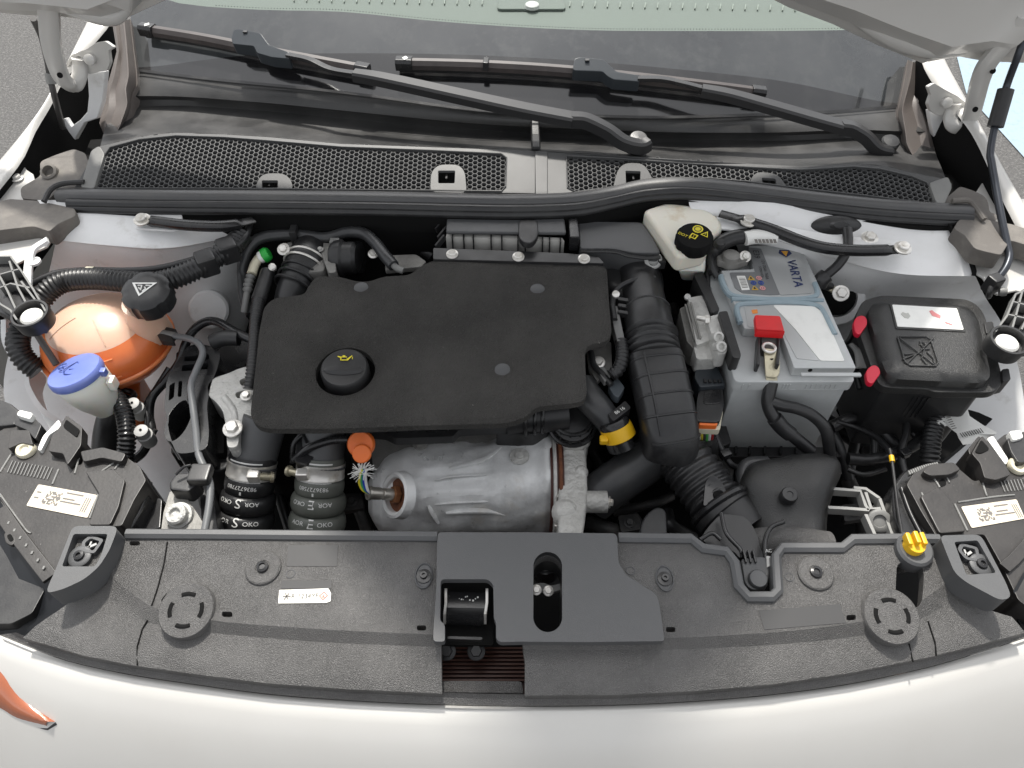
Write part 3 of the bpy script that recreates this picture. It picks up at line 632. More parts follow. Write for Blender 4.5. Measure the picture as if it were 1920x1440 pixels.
wiper([(268, 50), (380, 68), (500, 92), (600, 111), (686, 127)], [(434, 72), (438, 56), (447, 54), (488, 62), (504, 84), (542, 98), (543, 110), (510, 107), (482, 99), (476, 86), (436, 82)],
      [(538, 103, .04), (580, 112, .042), (620, 130, .045), (672, 139, .047)], [(664, 139, .048, .75), (720, 148, .052, .95), (860, 178, .056, 1.05), (980, 204, .058, 1.1), (1074, 222, .058, 1.1)],
      [(1070, 221, .056, 1.1), (1100, 224, .054, 1.05), (1140, 243, .05, .95), (1170, 264, .042, .95), (1200, 272, .036, .95), (1215, 266, .034, .9)], (1196, 262), 'long windscreen wiper reaching to the left windscreen edge', [])
wiper([(748, 114), (900, 118), (1050, 127), (1200, 142), (1330, 157), (1430, 170)], [(1074, 128), (1077, 110), (1087, 107), (1132, 111), (1156, 134), (1200, 141), (1200, 153), (1150, 149), (1138, 142), (1130, 134), (1076, 132)],
      [(1195, 147, .04), (1240, 148, .042), (1280, 156, .045), (1330, 169, .047)], [(1316, 168, .048, .75), (1370, 178, .052, .9), (1450, 200, .056, 1.), (1520, 220, .056, 1.05), (1578, 236, .056, 1.05)],
      [(1575, 235, .054, 1.05), (1598, 239, .052, 1.), (1625, 255, .048, .9), (1648, 278, .04, .9), (1668, 284, .034, .9)], (1668, 268), 'shorter windscreen wiper pivoting near the right corner trim', [(911, 120)])

# ================================================================ bay shell
V3 = lambda *a: Vector(a)
b = B(); b.box((0, .66, .30), (1.66, 1.1, .02)); tag(b.make('undertray', blkm), 'black undertray deep below the engine', 'undertray')
b = B(); b.box((0, 1.02, .58), (1.44, .03, .56)); tag(b.make('firewall', blkm), 'dark firewall behind the engine below the hood seal', 'firewall')
b = B(); b.prism(PL([(470, 560), (600, 470), (1150, 470), (1180, 620), (1130, 760), (1060, 900), (500, 900), (430, 700)], .66), .3); tag(b.make('engine_block', blkm, bevel=.02), 'dark engine block hidden under the felt cover', 'engine')
b = B(); b.prism(PL([(1150, 520), (1400, 520), (1620, 760), (1700, 900), (1600, 1060), (1150, 1040)], .50), .12); tag(b.make('gearbox', blkm, bevel=.03), 'dark gearbox casing low under the intake hose', 'gearbox')
def flatpart(name, pts_, z, d, m, parent, bev=.002, rnd=.004, label=None):
    b = B(); b.prism(rp(PL(pts_, z), rnd), d); o = b.make(name, m, parent, bevel=bev)
    if label: o['label'] = label
    return o
def hose(name, pts_, r, m, parent=None, n=12, **k):
    b = B(); b.tube(cr(PL(pts_), 7), r, n); return b.make(name, m, parent, ang=60)
def loom(name, pts_, r, m, parent=None, pitch=.006, amp=.16):
    b = B(); b.corr(PL(pts_), r, pitch, amp); return b.make(name, m, parent, ang=60)
def ring(name, c, ax, R, r, m, parent, n=32, ry=1.):
    b = B(); u, v = frame(ax); b.tube([c + u * R * cos(2 * pi * k / n) + v * R * ry * sin(2 * pi * k / n) for k in range(n + 1)], r, 8); return b.make(name, m, parent)

# ---------------------------------------------------------------- engine cover
ec = T('engine_cover', 'large black felt engine cover with oil cap hole', 'engine cover', P(800, 650, .83))
EZ = lambda y: .845 + (y - .609) / .314 * .02
def EP(px, py, up=0):
    z = .855
    for _ in range(8): p = P(px, py, z); z = EZ(p.y) + up
    return P(px, py, z)
ol = [(592, 514), (690, 515), (768, 513), (788, 497), (812, 486), (960, 488), (1122, 491), (1138, 500), (1142, 560), (1148, 622), (1138, 636), (1106, 642), (1097, 652), (1098, 690), (1101, 738), (1090, 751), (1040, 756), (1004, 759), (990, 776), (955, 789), (850, 794), (700, 798), (505, 801), (482, 797), (468, 778), (474, 720), (484, 620), (494, 572), (512, 556), (570, 549), (576, 536)]
capc = EP(645, 686)
plugs = [(675, 530), (1008, 533), (942, 686)]; pc = [EP(*p) for p in plugs]
def ecz(x, y):
    z = EZ(y); d = sqrt((x - capc.x) ** 2 + (y - capc.y) ** 2); z -= .014 * (1 - sm(.034, .085, d))
    for c in pc: z -= .010 * (1 - sm(.008, .042, sqrt((x - c.x) ** 2 + (y - c.y - .006) ** 2)))
    return z + .0016 * sin(x * 23 + 1) * sin(y * 19)
b = B(); field(b, rp([EP(*p) for p in ol], .010, 3), [circ(capc, .043, n=40)], ecz, .0085, .011, roll=.007, rolld=.004); b.make('felt_shell', felt, ec, ang=50)
for c in pc:
    z = ecz(c.x, c.y); b = B(); b.lathe(V3(c.x, c.y, z), V3(0, -.06, 1), [(.0115, -.002), (.0115, .0012), (.0100, .002), (0, .0022)], 24); b.make('retaining_plug', smoothp, ec)
oc = T('oil_filler_cap', 'black oil filler cap with yellow oil can symbol', 'cap', capc - ZZ * .03)
tilt = V3(0, -.10, 1).normalized(); c0 = capc + V3(0, 0, -.016)
b = B(); b.lathe(c0, tilt, [(.034, -.02), (.035, .004), (.0345, .012), (.032, .0155), (.0, .0165)], 40); cp = b.make('cap_disc', blk, oc)
b = B(); n = 16; rows = []
for i in range(n + 1):
    t = i / n * 2 - 1; w = .0085 * sqrt(max(0, 1 - t * t)) + .0006; x = .029 * t; cc = c0 + tilt * .0155 + V3(x, -.006, 0)
    rows.append([cc + V3(0, -w, 0), cc + V3(0, -w * .6, .005 * sqrt(1 - t * t)), cc + V3(0, w * .6, .005 * sqrt(1 - t * t)), cc + V3(0, w, 0)])
b.loft(rows); b.make('grip_bar', blk, cp)
yd = V3(0, 1, .1).normalized(); ic = c0 + tilt * .0176 + yd * .0145; b = B()
def ico(pts_): b.add([ic + XX * (x * .011) + yd * (y * .011) for x, y in pts_], [tuple(range(len(pts_)))])
ico([(-.6, -.4), (.3, -.4), (.3, -.25), (-.6, -.25)]); ico([(-.6, .25), (.2, .25), (.2, .1), (-.6, .1)]); ico([(-.6, -.4), (-.45, -.4), (-.45, .25), (-.6, .25)]); ico([(.2, .25), (.3, -.4), (.45, -.4), (.95, .35), (.85, .42), (.3, -.1)]); ico([(-.35, .25), (-.35, .45), (0, .45), (0, .25)]); ico([(-.6, .25), (-1., .35), (-1., .2), (-.6, 0)]); ico([(.95, .2), (1.03, .2), (1.03, -.2), (.95, -.2)])
b.make('oil_can_symbol', yelp, cp, flat=True)

# ---------------------------------------------------------------- air filter housing behind the cover
af = T('air_filter_housing', 'black air filter box with grey ribbed wall behind the engine cover', 'air filter box', P(960, 450, .8))
flatpart('base', [(812, 464), (1060, 474), (1122, 480), (1134, 494), (812, 486)], .868, .05, blk, af, .002)
flatpart('lid', [(838, 408), (1058, 408), (1062, 436), (836, 434)], .885, .007, smoothp, af, .004)
b = B(); b.prism(PL([(838, 436), (1054, 446), (1058, 452), (836, 444)], .872), .035); b.make('grey_wall', mat('warm grey plastic', (.50, .49, .46), .6), af)
for px in (849, 870, 888, 921, 941, 971, 985, 1017, 1030, 1050):
    b = B(); c = P(px, 452 + (px - 836) * .04, .862); b.box(c, (.0022, .012, .026)); b.make('wall_rib', blk, af)
for px, py in ((848, 477), (972, 482), (1095, 486)): screw(P(px, py, .869), V3(0, -.2, 1), .0065, steel, af, hexa=False)
flatpart('front_tab', [(972, 410), (1008, 410), (1010, 440), (1000, 455), (985, 457), (972, 446)], .888, .012, blk, af, .003, .012)
for k, (ax_, ay) in enumerate(((818, 425), (822, 440), (818, 456))):
    b = B(); b.beam(P(ax_, ay + 8, .865), P(ax_ + 16, ay - 12, .872), .003, .012); b.make('side_fin', blk, af)
flatpart('side_lid', [(1084, 414), (1204, 416), (1222, 440), (1240, 474), (1190, 474), (1150, 466), (1088, 466)], .872, .05, smoothp, af, .006, .008)
b = B(); b.tube(cr(PL([(1090, 471, .872), (1150, 472, .873), (1180, 480, .87), (1215, 484, .868), (1238, 482, .868)]), 6), .003, 8); b.make('lid_bead', blkg, af)
b = B(); b.box(P(1075, 440, .872), (.016, .05, .03)); b.make('latch', blkg, af, bevel=.003)
b = B(); b.prism(rp(PL([(1120, 490), (1180, 480), (1240, 486), (1250, 520), (1240, 560), (1160, 560), (1130, 530)], .83), .02), .08); b.make('outlet', blk, af, bevel=.02, seg=4)

# vacuum solenoid near the brake reservoir
vs = T('vacuum_valve', 'small grey valve with thin hose beside the brake fluid reservoir', 'valve', P(1225, 500, .84))
b = B(); b.lathe(P(1222, 488, .85), V3(.05, -.7, .6), [(.0, -.016), (.012, -.016), (.014, -.006), (.0145, .012), (.012, .014), (.009, .014), (.009, .008), (0, .008)], 20); b.make('valve_body', greyp, vs)
hose('hose', [(1228, 520, .848), (1205, 522, .85), (1180, 528, .85), (1160, 540, .845), (1144, 560, .84)], .004, blk, vs)
b = B(); b.box(P(1240, 493, .85), (.012, .014, .016)); b.make('connector', blk, vs, bevel=.002)

# ---------------------------------------------------------------- throttle body and hoses, rear left
th = T('throttle_body', 'cast aluminium throttle body with black motor housing behind the cover', 'throttle body', P(590, 480, .8))
flatpart('casting', [(532, 452), (560, 446), (606, 452), (612, 470), (610, 508), (560, 512), (536, 490)], .842, .06, alud, th, .008, .01)
flatpart('flange', [(594, 454), (622, 456), (628, 480), (630, 510), (616, 512), (604, 480)], .848, .05, alud, th, .003)
b = B(); c = P(630, 484, .835); b.lathe(c, V3(1, -.05, .05), [(0, -.006), (.026, -.006), (.03, 0), (.031, .012), (.027, .016), (.027, .032), (.022, .038), (0, .038)], 28); b.make('motor_housing', blk, th)
b = B(); b.box(P(628, 456, .855), (.016, .014, .014)); b.make('plug', greym, th, bevel=.002)
screw(P(600, 468, .85), ZZ, .004, alu, th)
screw(P(532, 468, .852), V3(0, -.5, 1), .007, steel, th)
idh = T('intake_elbow_hose', 'ribbed black intake hose with clamp at the left rear of the cover', 'hose', P(560, 530, .8))
pth = cr(PL([(588, 470, .82), (578, 490, .825), (562, 520, .82), (545, 552, .812), (532, 590, .80)]), 10); b = B(); b.tube(pth, [.036 if i < 14 else .034 - .0006 * (i - 14) for i in range(len(pth))], 28); b.make('hose_body', rub, idh, ang=60)
for i in (18, 22, 26): 
    ax_ = pth[i + 1] - pth[i]; ring('rib', pth[i], ax_, .0335, .0022, rub, idh)
for i in (11, 14): ring('clamp_band', pth[i], pth[i + 1] - pth[i], .0365, .0020, steel, idh)
hs1 = T('breather_hose', 'curved black breather hose arching over the throttle body', 'hose', P(560, 440, .8))
hose('hose', [(472, 590, .79), (460, 560, .80), (456, 520, .81), (457, 490, .83), (468, 462, .845), (494, 445, .85), (550, 440, .85), (610, 446, .85), (650, 436, .855), (682, 438, .86), (704, 456, .86), (722, 480, .86), (738, 498, .858)], .0098, rubg, hs1, 14)
b = B(); b.box(P(553, 437, .855), (.012, .028, .026)); b.make('clip', blk, hs1, bevel=.002)
hose('end_fitting', [(736, 496, .858), (746, 504, .856), (756, 508, .854)], .0055, greym, hs1)
fu = T('fuel_line_fitting', 'cream elbow tube with green ring beside the throttle body', 'fitting', P(490, 490, .82))
hose('elbow', [(500, 478, .838), (488, 482, .838), (478, 496, .836), (472, 514, .832)], .0078, cream, fu)
b = B(); b.lathe(P(500, 477, .84), V3(1, .3, .4), [(.006, -.006), (.0125, -.006), (.0125, .0), (.010, .005), (.006, .005)], 16); b.make('green_ring', green, fu)
b = B(); b.lathe(P(490, 482, .84), V3(1, .3, .4), [(.0095, -.003), (.0105, 0), (.0095, .003)], 16); b.make('white_collar', lblw, fu)
loom('fir_tree_end', [(471, 516, .83), (466, 532, .825), (464, 548, .82)], .007, greym, fu, .008, .3)
hose('line', [(464, 546, .82), (460, 570, .81), (458, 585, .80)], .0055, greym, fu)
b = B(); b.lathe(P(512, 505, .835), V3(.2, -.5, .8), [(.005, 0), (.0065, .004), (.0065, .014), (.004, .016)], 8); b.make('brass_nut', steel, fu)
wl = T('wiring_loom', 'corrugated black wiring loom running down the left side of the engine cover', 'wiring loom', P(480, 620, .8))
hose('sleeve', [(502, 510, .835), (494, 535, .832), (484, 565, .83)], .0115, rub, wl)
loom('conduit', [(485, 562, .832), (480, 600, .832), (478, 640, .83), (474, 690, .825), (468, 730, .81)], .0088, blk, wl, .0055, .2)
dk = T('vacuum_pump', 'dark pump and bracket in the shade behind the engine cover', 'pump', P(720, 450, .78))
b = B(); b.lathe(P(716, 446, .80), V3(.1, -.5, .8), [(0, -.03), (.04, -.03), (.044, 0), (.036, .02), (.02, .03), (0, .03)], 24); b.make('pump_body', blkg, dk)
flatpart('bracket', [(722, 478), (780, 476), (800, 490), (790, 500), (722, 506)], .84, .01, alud, dk, .002)
screw(P(712, 423, .835), V3(0, -.6, .8), .005, steel, dk)
screw(P(700, 476, .84), V3(0, -.3, .8), .006, steel, dk)
b = B(); b.tube(cr(PL([(640, 432, .80), (700, 424, .83), (760, 430, .84), (830, 445, .84)]), 5), .005, 8); b.make('pipe', blk, dk)
b = B(); b.box(P(672, 480, .81), (.02, .04, .05)); b.make('actuator', blk, dk, bevel=.006)

# ---------------------------------------------------------------- brake fluid reservoir
br = T('brake_fluid_reservoir', 'yellowed translucent brake fluid reservoir with black cap behind the battery', 'fluid reservoir', P(1290, 480, .8))
b = B(); b.prism(rp(PL([(1205, 392), (1250, 378), (1318, 386), (1352, 408), (1357, 428), (1338, 440), (1324, 470), (1272, 482), (1240, 440)], .892), .012), .035); b.make('upper_tank', yelt, br, bevel=.008, seg=3)
rw = [rp(PL(q_), .006, 3) for q_ in ([(1238, 438, .876), (1330, 440, .876), (1324, 474, .870), (1264, 478, .870)], [(1252, 460, .868), (1324, 462, .868), (1323, 490, .858), (1268, 490, .858)], [(1268, 480, .855), (1323, 480, .855), (1322, 508, .845), (1274, 508, .845)], [(1270, 492, .84), (1324, 492, .84), (1322, 512, .835), (1274, 513, .835)], [(1274, 508, .80), (1318, 508, .80), (1314, 526, .80), (1278, 525, .80)])]
b = B(); b.loft(rw, True, True); b.make('lower_neck', milk, br, ang=50)
ca = V3(-.05, -.12, 1).normalized(); cc = P(1303, 441, .912); b = B(); rows = []
for rr, h in ((.0275, -.024), (.0295, -.022), (.0295, -.004), (.027, -.0005), (.0, 0)):
    u, v = frame(ca); rows.append([cc + ca * h + (u * cos(2 * pi * k / 48) + v * sin(2 * pi * k / 48)) * (rr * (1 - (.05 if k % 4 == 0 and -.023 < h < -.003 else 0))) for k in range(48)])
b.loft(rows, True, True); cb = b.make('cap', blkm, br, ang=40)
u = V3(.78, -.62, 0).normalized(); v = V3(.62, .78, .1).normalized()
def capxy(x, y): return cc + ca * .0004 + u * x + ca.cross(u) * y
b = B(); b.add([capxy(-.003 + .0085 * cos(a), .014 + .0085 * sin(a)) for a in np.arange(0, 6.2, pi / 6)], [tuple(range(12))]); b.make('pad_symbol', yelp, cb, flat=True)
b = B(); b.plate([capxy(-.003 + .006 * cos(a), .014 + .006 * sin(a)) + ca * .0004 for a in np.arange(0, 6.2, pi / 8)], [[capxy(-.003 + .0045 * cos(a), .014 + .0045 * sin(a)) + ca * .0004 for a in np.arange(0, 6.2, pi / 8)]], .0001); b.make('pad_symbol_ring', ink, cb, flat=True)
def outl(pts_, k=.7):
    cx = sum(p[0] for p in pts_) / len(pts_); cy = sum(p[1] for p in pts_) / len(pts_); b = B()
    b.plate([capxy(*p) for p in pts_], [[capxy(cx + (p[0] - cx) * k, cy + (p[1] - cy) * k) for p in pts_]], .0001); return b.make('warning_symbol', yelp, cb, flat=True)
outl([(.006, .006), (.019, .006), (.0125, .018)], .68); outl([(-.006, -.008), (.005, -.008), (.005, .002), (-.006, .002)], .66)
text('!', .009, capxy(.0125, .0095), u, ca.cross(u), yelp, cb); text('DOT 4', .0075, capxy(-.013, -.010), u, ca.cross(u), yelp, cb)
text('i', .008, capxy(-.0005, -.003), u, ca.cross(u), yelp, cb)

# ---------------------------------------------------------------- battery
bt = T('car_battery', 'grey car battery with silver label and red terminal cover', 'battery', V3(.41, .83, .66))
b = B(); b.loft([[V3(x, y, z) for x, y in ((.326 - k, .694 - k), (.493 + k, .694 - k), (.493 + k, .966), (.326 - k, .966))] for z, k in ((.64, -.003), (.66, 0), (.815, .0))], True, True); b.make('case', batt, bt, bevel=.004)
b = B(); b.prism(rp([V3(.323, .690, .832), V3(.499, .690, .832), V3(.499, .970, .832), V3(.323, .970, .832)], .010), .020); b.make('base_of_lid', batt, bt, bevel=.002)
lidp = [(1403, 460), (1503, 462), (1546, 560), (1580, 632), (1606, 690), (1489, 690), (1466, 626), (1440, 618), (1396, 616), (1386, 594), (1352, 507), (1413, 504)]
b = B(); b.prism(rp(PL(lidp, .850), .003), .0178); b.make('raised_lid', batt, bt, bevel=.0016)
def lab(name, pts_, m, up=.0008, rnd=.003, z=.850): 
    b = B(); b.prism(rp(PL(pts_, z + up), rnd), .0006); return b.make(name, m, bt)
lab('grey_label', [(1403, 464), (1427, 466), (1463, 552), (1445, 553), (1392, 549), (1378, 540), (1368, 511), (1416, 510)], lbld, .0008)
lab('silver_label', [(1427, 466), (1498, 466), (1524, 540), (1521, 550), (1463, 553)], lblg, .0010)
lab('barcode_sticker', [(1381, 517), (1397, 517), (1406, 543), (1391, 544)], lblw, .0016, .001)
for k in range(8):
    a_ = .14 + k * .1; b = B(); b.beam(P(lerp(1384, 1393, a_), lerp(518, 543, a_), .8520), P(lerp(1396, 1404, a_), lerp(518, 542, a_), .8520), .0012 if k % 2 else .0006, .0002); b.make('barcode_bar', inkb, bt, flat=True)
cols = [mat('warning yellow', (.7, .42, .04), .5), mat('pale red print', (.66, .30, .30), .5), mat('print blue', (.03, .07, .30), .5), MATS['print blue'] if 'print blue' in MATS else None, MATS['warning yellow'], MATS['pale red print']]
sp = [(1408, 521), (1423, 521), (1413, 530), (1427, 530), (1415, 540), (1430, 540)]
for i, (px, py) in enumerate(sp):
    m_ = [cols[0], cols[1], MATS['print blue'], MATS['print blue'], cols[0], cols[1]][i]; c = P(px, py, .8516); b = B()
    pl_ = circ(c, .0046, n=16) if i not in (0, 4) else [c + V3(-.0055, -.004, 0), c + V3(.0055, -.004, 0), c + V3(0, .0055, 0)]
    pl2 = [c + (q_ - c) * .62 for q_ in pl_]
    b.plate(pl_, [pl2], .0003); b.make('warning_pictogram', m_, bt, flat=True); b = B(); b.box(c + V3(0, 0, 0), (.0022, .004, .0003)); b.make('pictogram_mark', ink if i in (0, 4) else m_, bt, flat=True)
d1 = (P(1498, 545, .85) - P(1478, 478, .85)).normalized(); d2 = V3(-d1.y, d1.x, 0)
text('VARTA', .021, P(1490, 512, .8516), d1, d2, navy, bt, depth=.0002, sx=1.0)
text('VARTA', .021, P(1490, 512, .8516) + d1 * .0006, d1, d2, navy, bt, depth=.0003)
b = B(); c = P(1470, 475, .8515); b.add([c + d1 * x + d2 * y for x, y in ((-.009, .010), (-.009, -.006), (0, -.009), (.010, .002), (0, .013))], [(0, 1, 2, 3, 4)]); b.make('logo_shield', navy, bt, flat=True)
b = B(); c = P(1470, 475, .8519); b.add([c + d1 * x + d2 * y for x, y in ((-.006, .008), (-.006, -.004), (.008, .002))], [(0, 1, 2)]); b.make('logo_triangle', mat('logo amber', (.72, .36, .03), .4), bt, flat=True)
text('E39', .014, P(1418, 477, .8513), d1, d2, ink, bt); text('12V 70Ah 760A', .0075, P(1434, 505, .8513), d1, d2, ink, bt); text('570901076', .006, P(1427, 510, .8513), d1, d2, ink, bt)
hb = lambda nm, pts_, w=.007, h=.006, z=.852: B().sweep(cr(PL([(x, y, z) for x, y in pts_]), 5), [(-w / 2, -h), (w / 2, -h), (w / 2, 0), (w / 4, h * .4), (-w / 4, h * .4), (-w / 2, 0)]).make(nm, batb, bt, ang=30)
hb('rear_handle', [(1352, 516), (1358, 535), (1372, 552), (1400, 557), (1437, 560), (1490, 560), (1524, 556), (1533, 548), (1528, 530)], .008)
hb('front_handle', [(1389, 604), (1382, 580), (1388, 570), (1420, 568), (1456, 566), (1500, 567), (1534, 573), (1546, 586), (1556, 606), (1566, 626)], .008)
hb('handle_rail', [(1372, 560), (1440, 563), (1500, 563), (1544, 562)], .006)
lab('front_label_grey', [(1396, 575), (1448, 572), (1492, 620), (1537, 676), (1494, 672), (1468, 622), (1402, 612)], lblg, .0008)
lab('front_label_glare', [(1449, 572), (1526, 574), (1544, 586), (1560, 622), (1584, 677), (1538, 676), (1492, 618)], lblw, .0010, .004)  # white label, with its reflected glare painted into the colour
lab('warning_sticker', [(1409, 581), (1420, 580), (1421, 587), (1411, 588)], mat('warning orange', (.70, .24, .04), .5), .0013, .001)
for px in (1392, 1404, 1468, 1474, 1480, 1512, 1521, 1530, 1539, 1548, 1557, 1566):
    b = B(); p = PY(px, 723, .6915); b.box(p, (.0018, .005, .010)); b.make('case_rib', batt, bt)
b = B(); b.box(PY(1540, 729, .6915), (.052, .004, .0018)); b.make('case_ridge', batt, bt); b = B(); b.box(PY(1480, 729, .6915), (.016, .004, .0018)); b.make('case_ridge', batt, bt)
b = B(); b.box(PY(1558, 703, .6885), (.085, .006, .003)); b.make('lid_ridge', batt, bt)
b = B(); b.lathe(PY(1519, 694, .6895), V3(0, -1, 0), [(.0032, 0), (.0032, .0006)], 16); b.make('vent_hole', blkm, bt)
# terminals
ng = T('battery_clamp', 'corroded grey negative clamp bolted on at the rear battery corner', 'battery clamp', P(1375, 485, .85))
b = B(); b.prism(rp(PL([(1344, 476), (1352, 470), (1362, 468), (1372, 472), (1388, 472), (1404, 473), (1406, 486), (1396, 490), (1382, 494), (1368, 496), (1356, 490), (1346, 488)], .862), .006), .014); b.make('clamp_body', alud, ng, bevel=.003)
b = B(); b.lathe(P(1371, 481, .866), ZZ, [(.014, -.006), (.0135, .004), (.010, .006), (0, .0065)], 24); b.make('post', alud, ng)
screw(P(1397, 481, .863), V3(.1, -.5, .8), .0065, steel, ng)
ps = T('battery_clamp', 'positive clamp with brass plate under the red terminal cover', 'battery clamp', P(1440, 660, .84))
b = B(); b.prism(rp(PL([(1426, 624, .850), (1462, 626, .850), (1456, 662, .842), (1430, 660, .842)]), .004), .02); b.make('clamp_body', mat('dark lead', (.10, .097, .092), .5, metal=.4), ps, bevel=.003)
b = B(); b.prism(rp([P(1432, 652, .852), P(1456, 655, .852), P(1463, 676, .846), P(1462, 700, .840), P(1456, 708, .838), P(1436, 706, .838), P(1434, 680, .846)], .004), .004); pz = b.make('brass_plate', zinc, ps, bevel=.001)
for px, py in ((1446, 673), (1449, 692)):
    b = B(); b.lathe(P(px, py, .8462 - (py - 673) * .0003), ZZ, [(.0028, -.002), (.0028, .0012)], 12); b.make('hole', blkm, pz)
b = B(); b.prism(rp([P(1436, 704, .838), P(1458, 706, .838), P(1457, 722, .826), P(1438, 722, .826)], .003), .008); b.make('crimp_lug', zinc, ps, bevel=.003)
ring('post_ring', P(1442, 652, .853), ZZ, .009, .0022, steel, ps, 20)
for k in (-1, 1):
    b = B(); b.prism(PL([(1422 + (k + 1) * 18.5, 624), (1427 + (k + 1) * 18.5, 624), (1425 + (k + 1) * 18.5, 684), (1418 + (k + 1) * 18.5, 682)], .853), .018); b.make('side_cheek', blk, ps, bevel=.002)
rc = T('terminal_cover', 'bright red plastic cover over the positive battery terminal', 'terminal cover', P(1443, 605, .85))
b = B(); b.prism(rp(PL([(1415, 590, .874), (1463, 592, .874), (1471, 620, .869), (1418, 617, .869)]), .003), .010); b.make('cover_top', red, rc, bevel=.0025)
b = B(); b.prism(PL([(1418, 617, .868), (1471, 620, .868), (1471, 624, .865), (1419, 621, .865)]), .012); b.make('cover_lip', red, rc)
cbl = T('battery_cable', 'thick black positive cables dropping in front of the battery', 'cable', P(1450, 760, .75))
hose('main_cable', [(1447, 716, .826), (1442, 738, .812), (1440, 755, .80), (1448, 778, .785), (1464, 800, .77), (1490, 820, .755), (1520, 845, .735)], .0098, rub, cbl)
hose('branch_cable', [(1443, 752, .802), (1465, 760, .80), (1495, 766, .795), (1525, 780, .785), (1548, 806, .765), (1556, 850, .73)], .0090, rub, cbl)
hose('sleeve', [(1452, 784, .783), (1466, 801, .77), (1482, 814, .76)], .0120, blk, cbl)
gcb = T('battery_cable', 'black negative cable with white paper tag behind the battery', 'cable', P(1380, 455, .86))
hose('cable', [(1344, 490, .84), (1340, 470, .862), (1352, 456, .874), (1376, 446, .880), (1405, 442, .882)], .0130, rub, gcb)
b = B(); b.tube(cr(PL([(1396, 447, .884), (1412, 444, .885), (1430, 443, .885), (1456, 445, .885)]), 5), .0135, 16, flat=.8); b.make('paper_tag', lblw, gcb)
for k in range(6):
    b = B(); c = P(1418 + k * 7, 452, .8925); b.box(c, (.0045, .009, .0004)); b.make('tag_print', inkb, gcb, flat=True)
hose('lower_cable', [(1344, 486, .85), (1336, 500, .845), (1340, 512, .84)], .009, rub, gcb)
b = B(); b.lathe(P(1348, 460, .88), V3(0, -.3, 1), [(.009, 0), (.0095, .004), (.007, .010), (0, .011)], 16); b.make('cap_nut', blk, gcb)
eth = T('earth_cable', 'black earth cable bolted to the round hole in the right strut tower', 'cable', P(1560, 530, .8))
b = B(); b.lathe(P(1568, 424, .885), V3(0, -.7, .7), [(.0, -.008), (.040, -.006), (.042, 0), (.034, .006), (.016, .010), (.011, .016), (0, .016)], 28, ry=.42); b.make('grommet', blk, eth)
hose('cable', [(1588, 430, .896), (1590, 450, .89), (1587, 472, .882), (1572, 496, .865), (1548, 518, .848), (1540, 530, .835), (1556, 538, .82)], .0078, rub, eth)
hose('sleeve', [(1550, 516, .852), (1541, 524, .846), (1536, 534, .836)], .0125, blk, eth)
b = B(); b.prism(rp(PL([(1552, 532, .826), (1566, 536, .824), (1582, 545, .822), (1584, 554, .818), (1574, 556, .818), (1550, 541, .822)]), .004), .003); b.make('lug', zinc, eth, bevel=.0008)
screw(P(1576, 550, .824), V3(-.1, -.6, .8), .009, steel, eth)
# tower braces
def brace(pts_, bolts, label):
    t = T('tower_brace', label, 'brace', P(*pts_[0])); p = cr(PL(pts_), 6); n = len(p)
    b = B(); b.sweep(p, [(-.009, -.004), (-.005, -.009), (.005, -.009), (.009, -.004), (.009, .002), (.005, .006), (-.005, .006), (-.009, .002)], scale=[(1.05, .35 if min(i, n - 1 - i) < 5 else 1) for i in range(n)]); b.make('tube', blkg, t, ang=45)
    for q_ in bolts: screw(P(*q_), V3(0, -.15, 1), .009, steel, t, hexa=False)
brace([(256, 412, .897), (290, 414, .897), (340, 420, .897), (400, 423, .896), (440, 420, .893), (475, 412, .885)], [(267, 413, .900)], 'black brace bar bolted to the left strut tower')
brace([(1350, 400, .897), (1400, 414, .898), (1450, 430, .896), (1500, 450, .895), (1545, 463, .894), (1600, 468, .894), (1655, 468, .894), (1703, 467, .894)], [(1403, 415, .899), (1692, 466, .897)], 'black brace bar bolted to the right strut tower')

# ---------------------------------------------------------------- engine control module
cu_ = T('engine_control_module', 'finned aluminium control module with black plugs left of the battery', 'control module', P(1320, 640, .75))
flatpart('lower_step', [(1274, 578), (1292, 570), (1324, 642), (1302, 656), (1288, 640)], .818, .04, alud, cu_, .003)
flatpart('main_cover', [(1290, 558), (1318, 553), (1346, 632), (1306, 648)], .834, .05, alu, cu_, .003)
for k in range(3):
    b = B(); b.beam(P(1285 + k * 5, 572 - k * 2, .829 + k * .003), P(1303 + k * 5, 640 - k * 2, .829 + k * .003), .0026, .005); b.make('fin', alud, cu_)
flatpart('front_casting', [(1300, 648), (1346, 636), (1352, 662), (1345, 672), (1306, 674)], .826, .03, alu, cu_, .004, .006)
flatpart('side_flange', [(1324, 594), (1348, 588), (1354, 610), (1365, 652), (1362, 662), (1346, 664), (1338, 640)], .848, .03, alu, cu_, .003, .005)
for px, py in ((1345, 632), (1350, 650)):
    b = B(); b.lathe(P(px, py, .852), V3(.1, -.6, .7), [(.008, -.012), (.008, .006), (.005, .007), (.004, .002), (0, .002)], 18); b.make('boss', alu, cu_)
b = B(); b.tube([P(1308, 596, .845), P(1330, 600, .852)], [.004, .0055], 12); b.make('stud', steel, cu_); b = B(); b.lathe(P(1326, 599, .851), V3(1, -.1, .1), [(.007, -.003), (.007, .003)], 6); b.make('nut', steel, cu_)
b = B(); b.lathe(P(1288, 558, .83), V3(0, -.5, 1), [(.005, 0), (.005, .005), (0, .006)], 14); b.make('screw_head', alu, cu_)
flatpart('backing_bracket', [(1347, 584), (1364, 582), (1390, 664), (1388, 672), (1374, 670)], .858, .03, blk, cu_, .002)
flatpart('tray_edge', [(1300, 514), (1318, 508), (1350, 580), (1336, 588)], .84, .10, blk, cu_, .002)
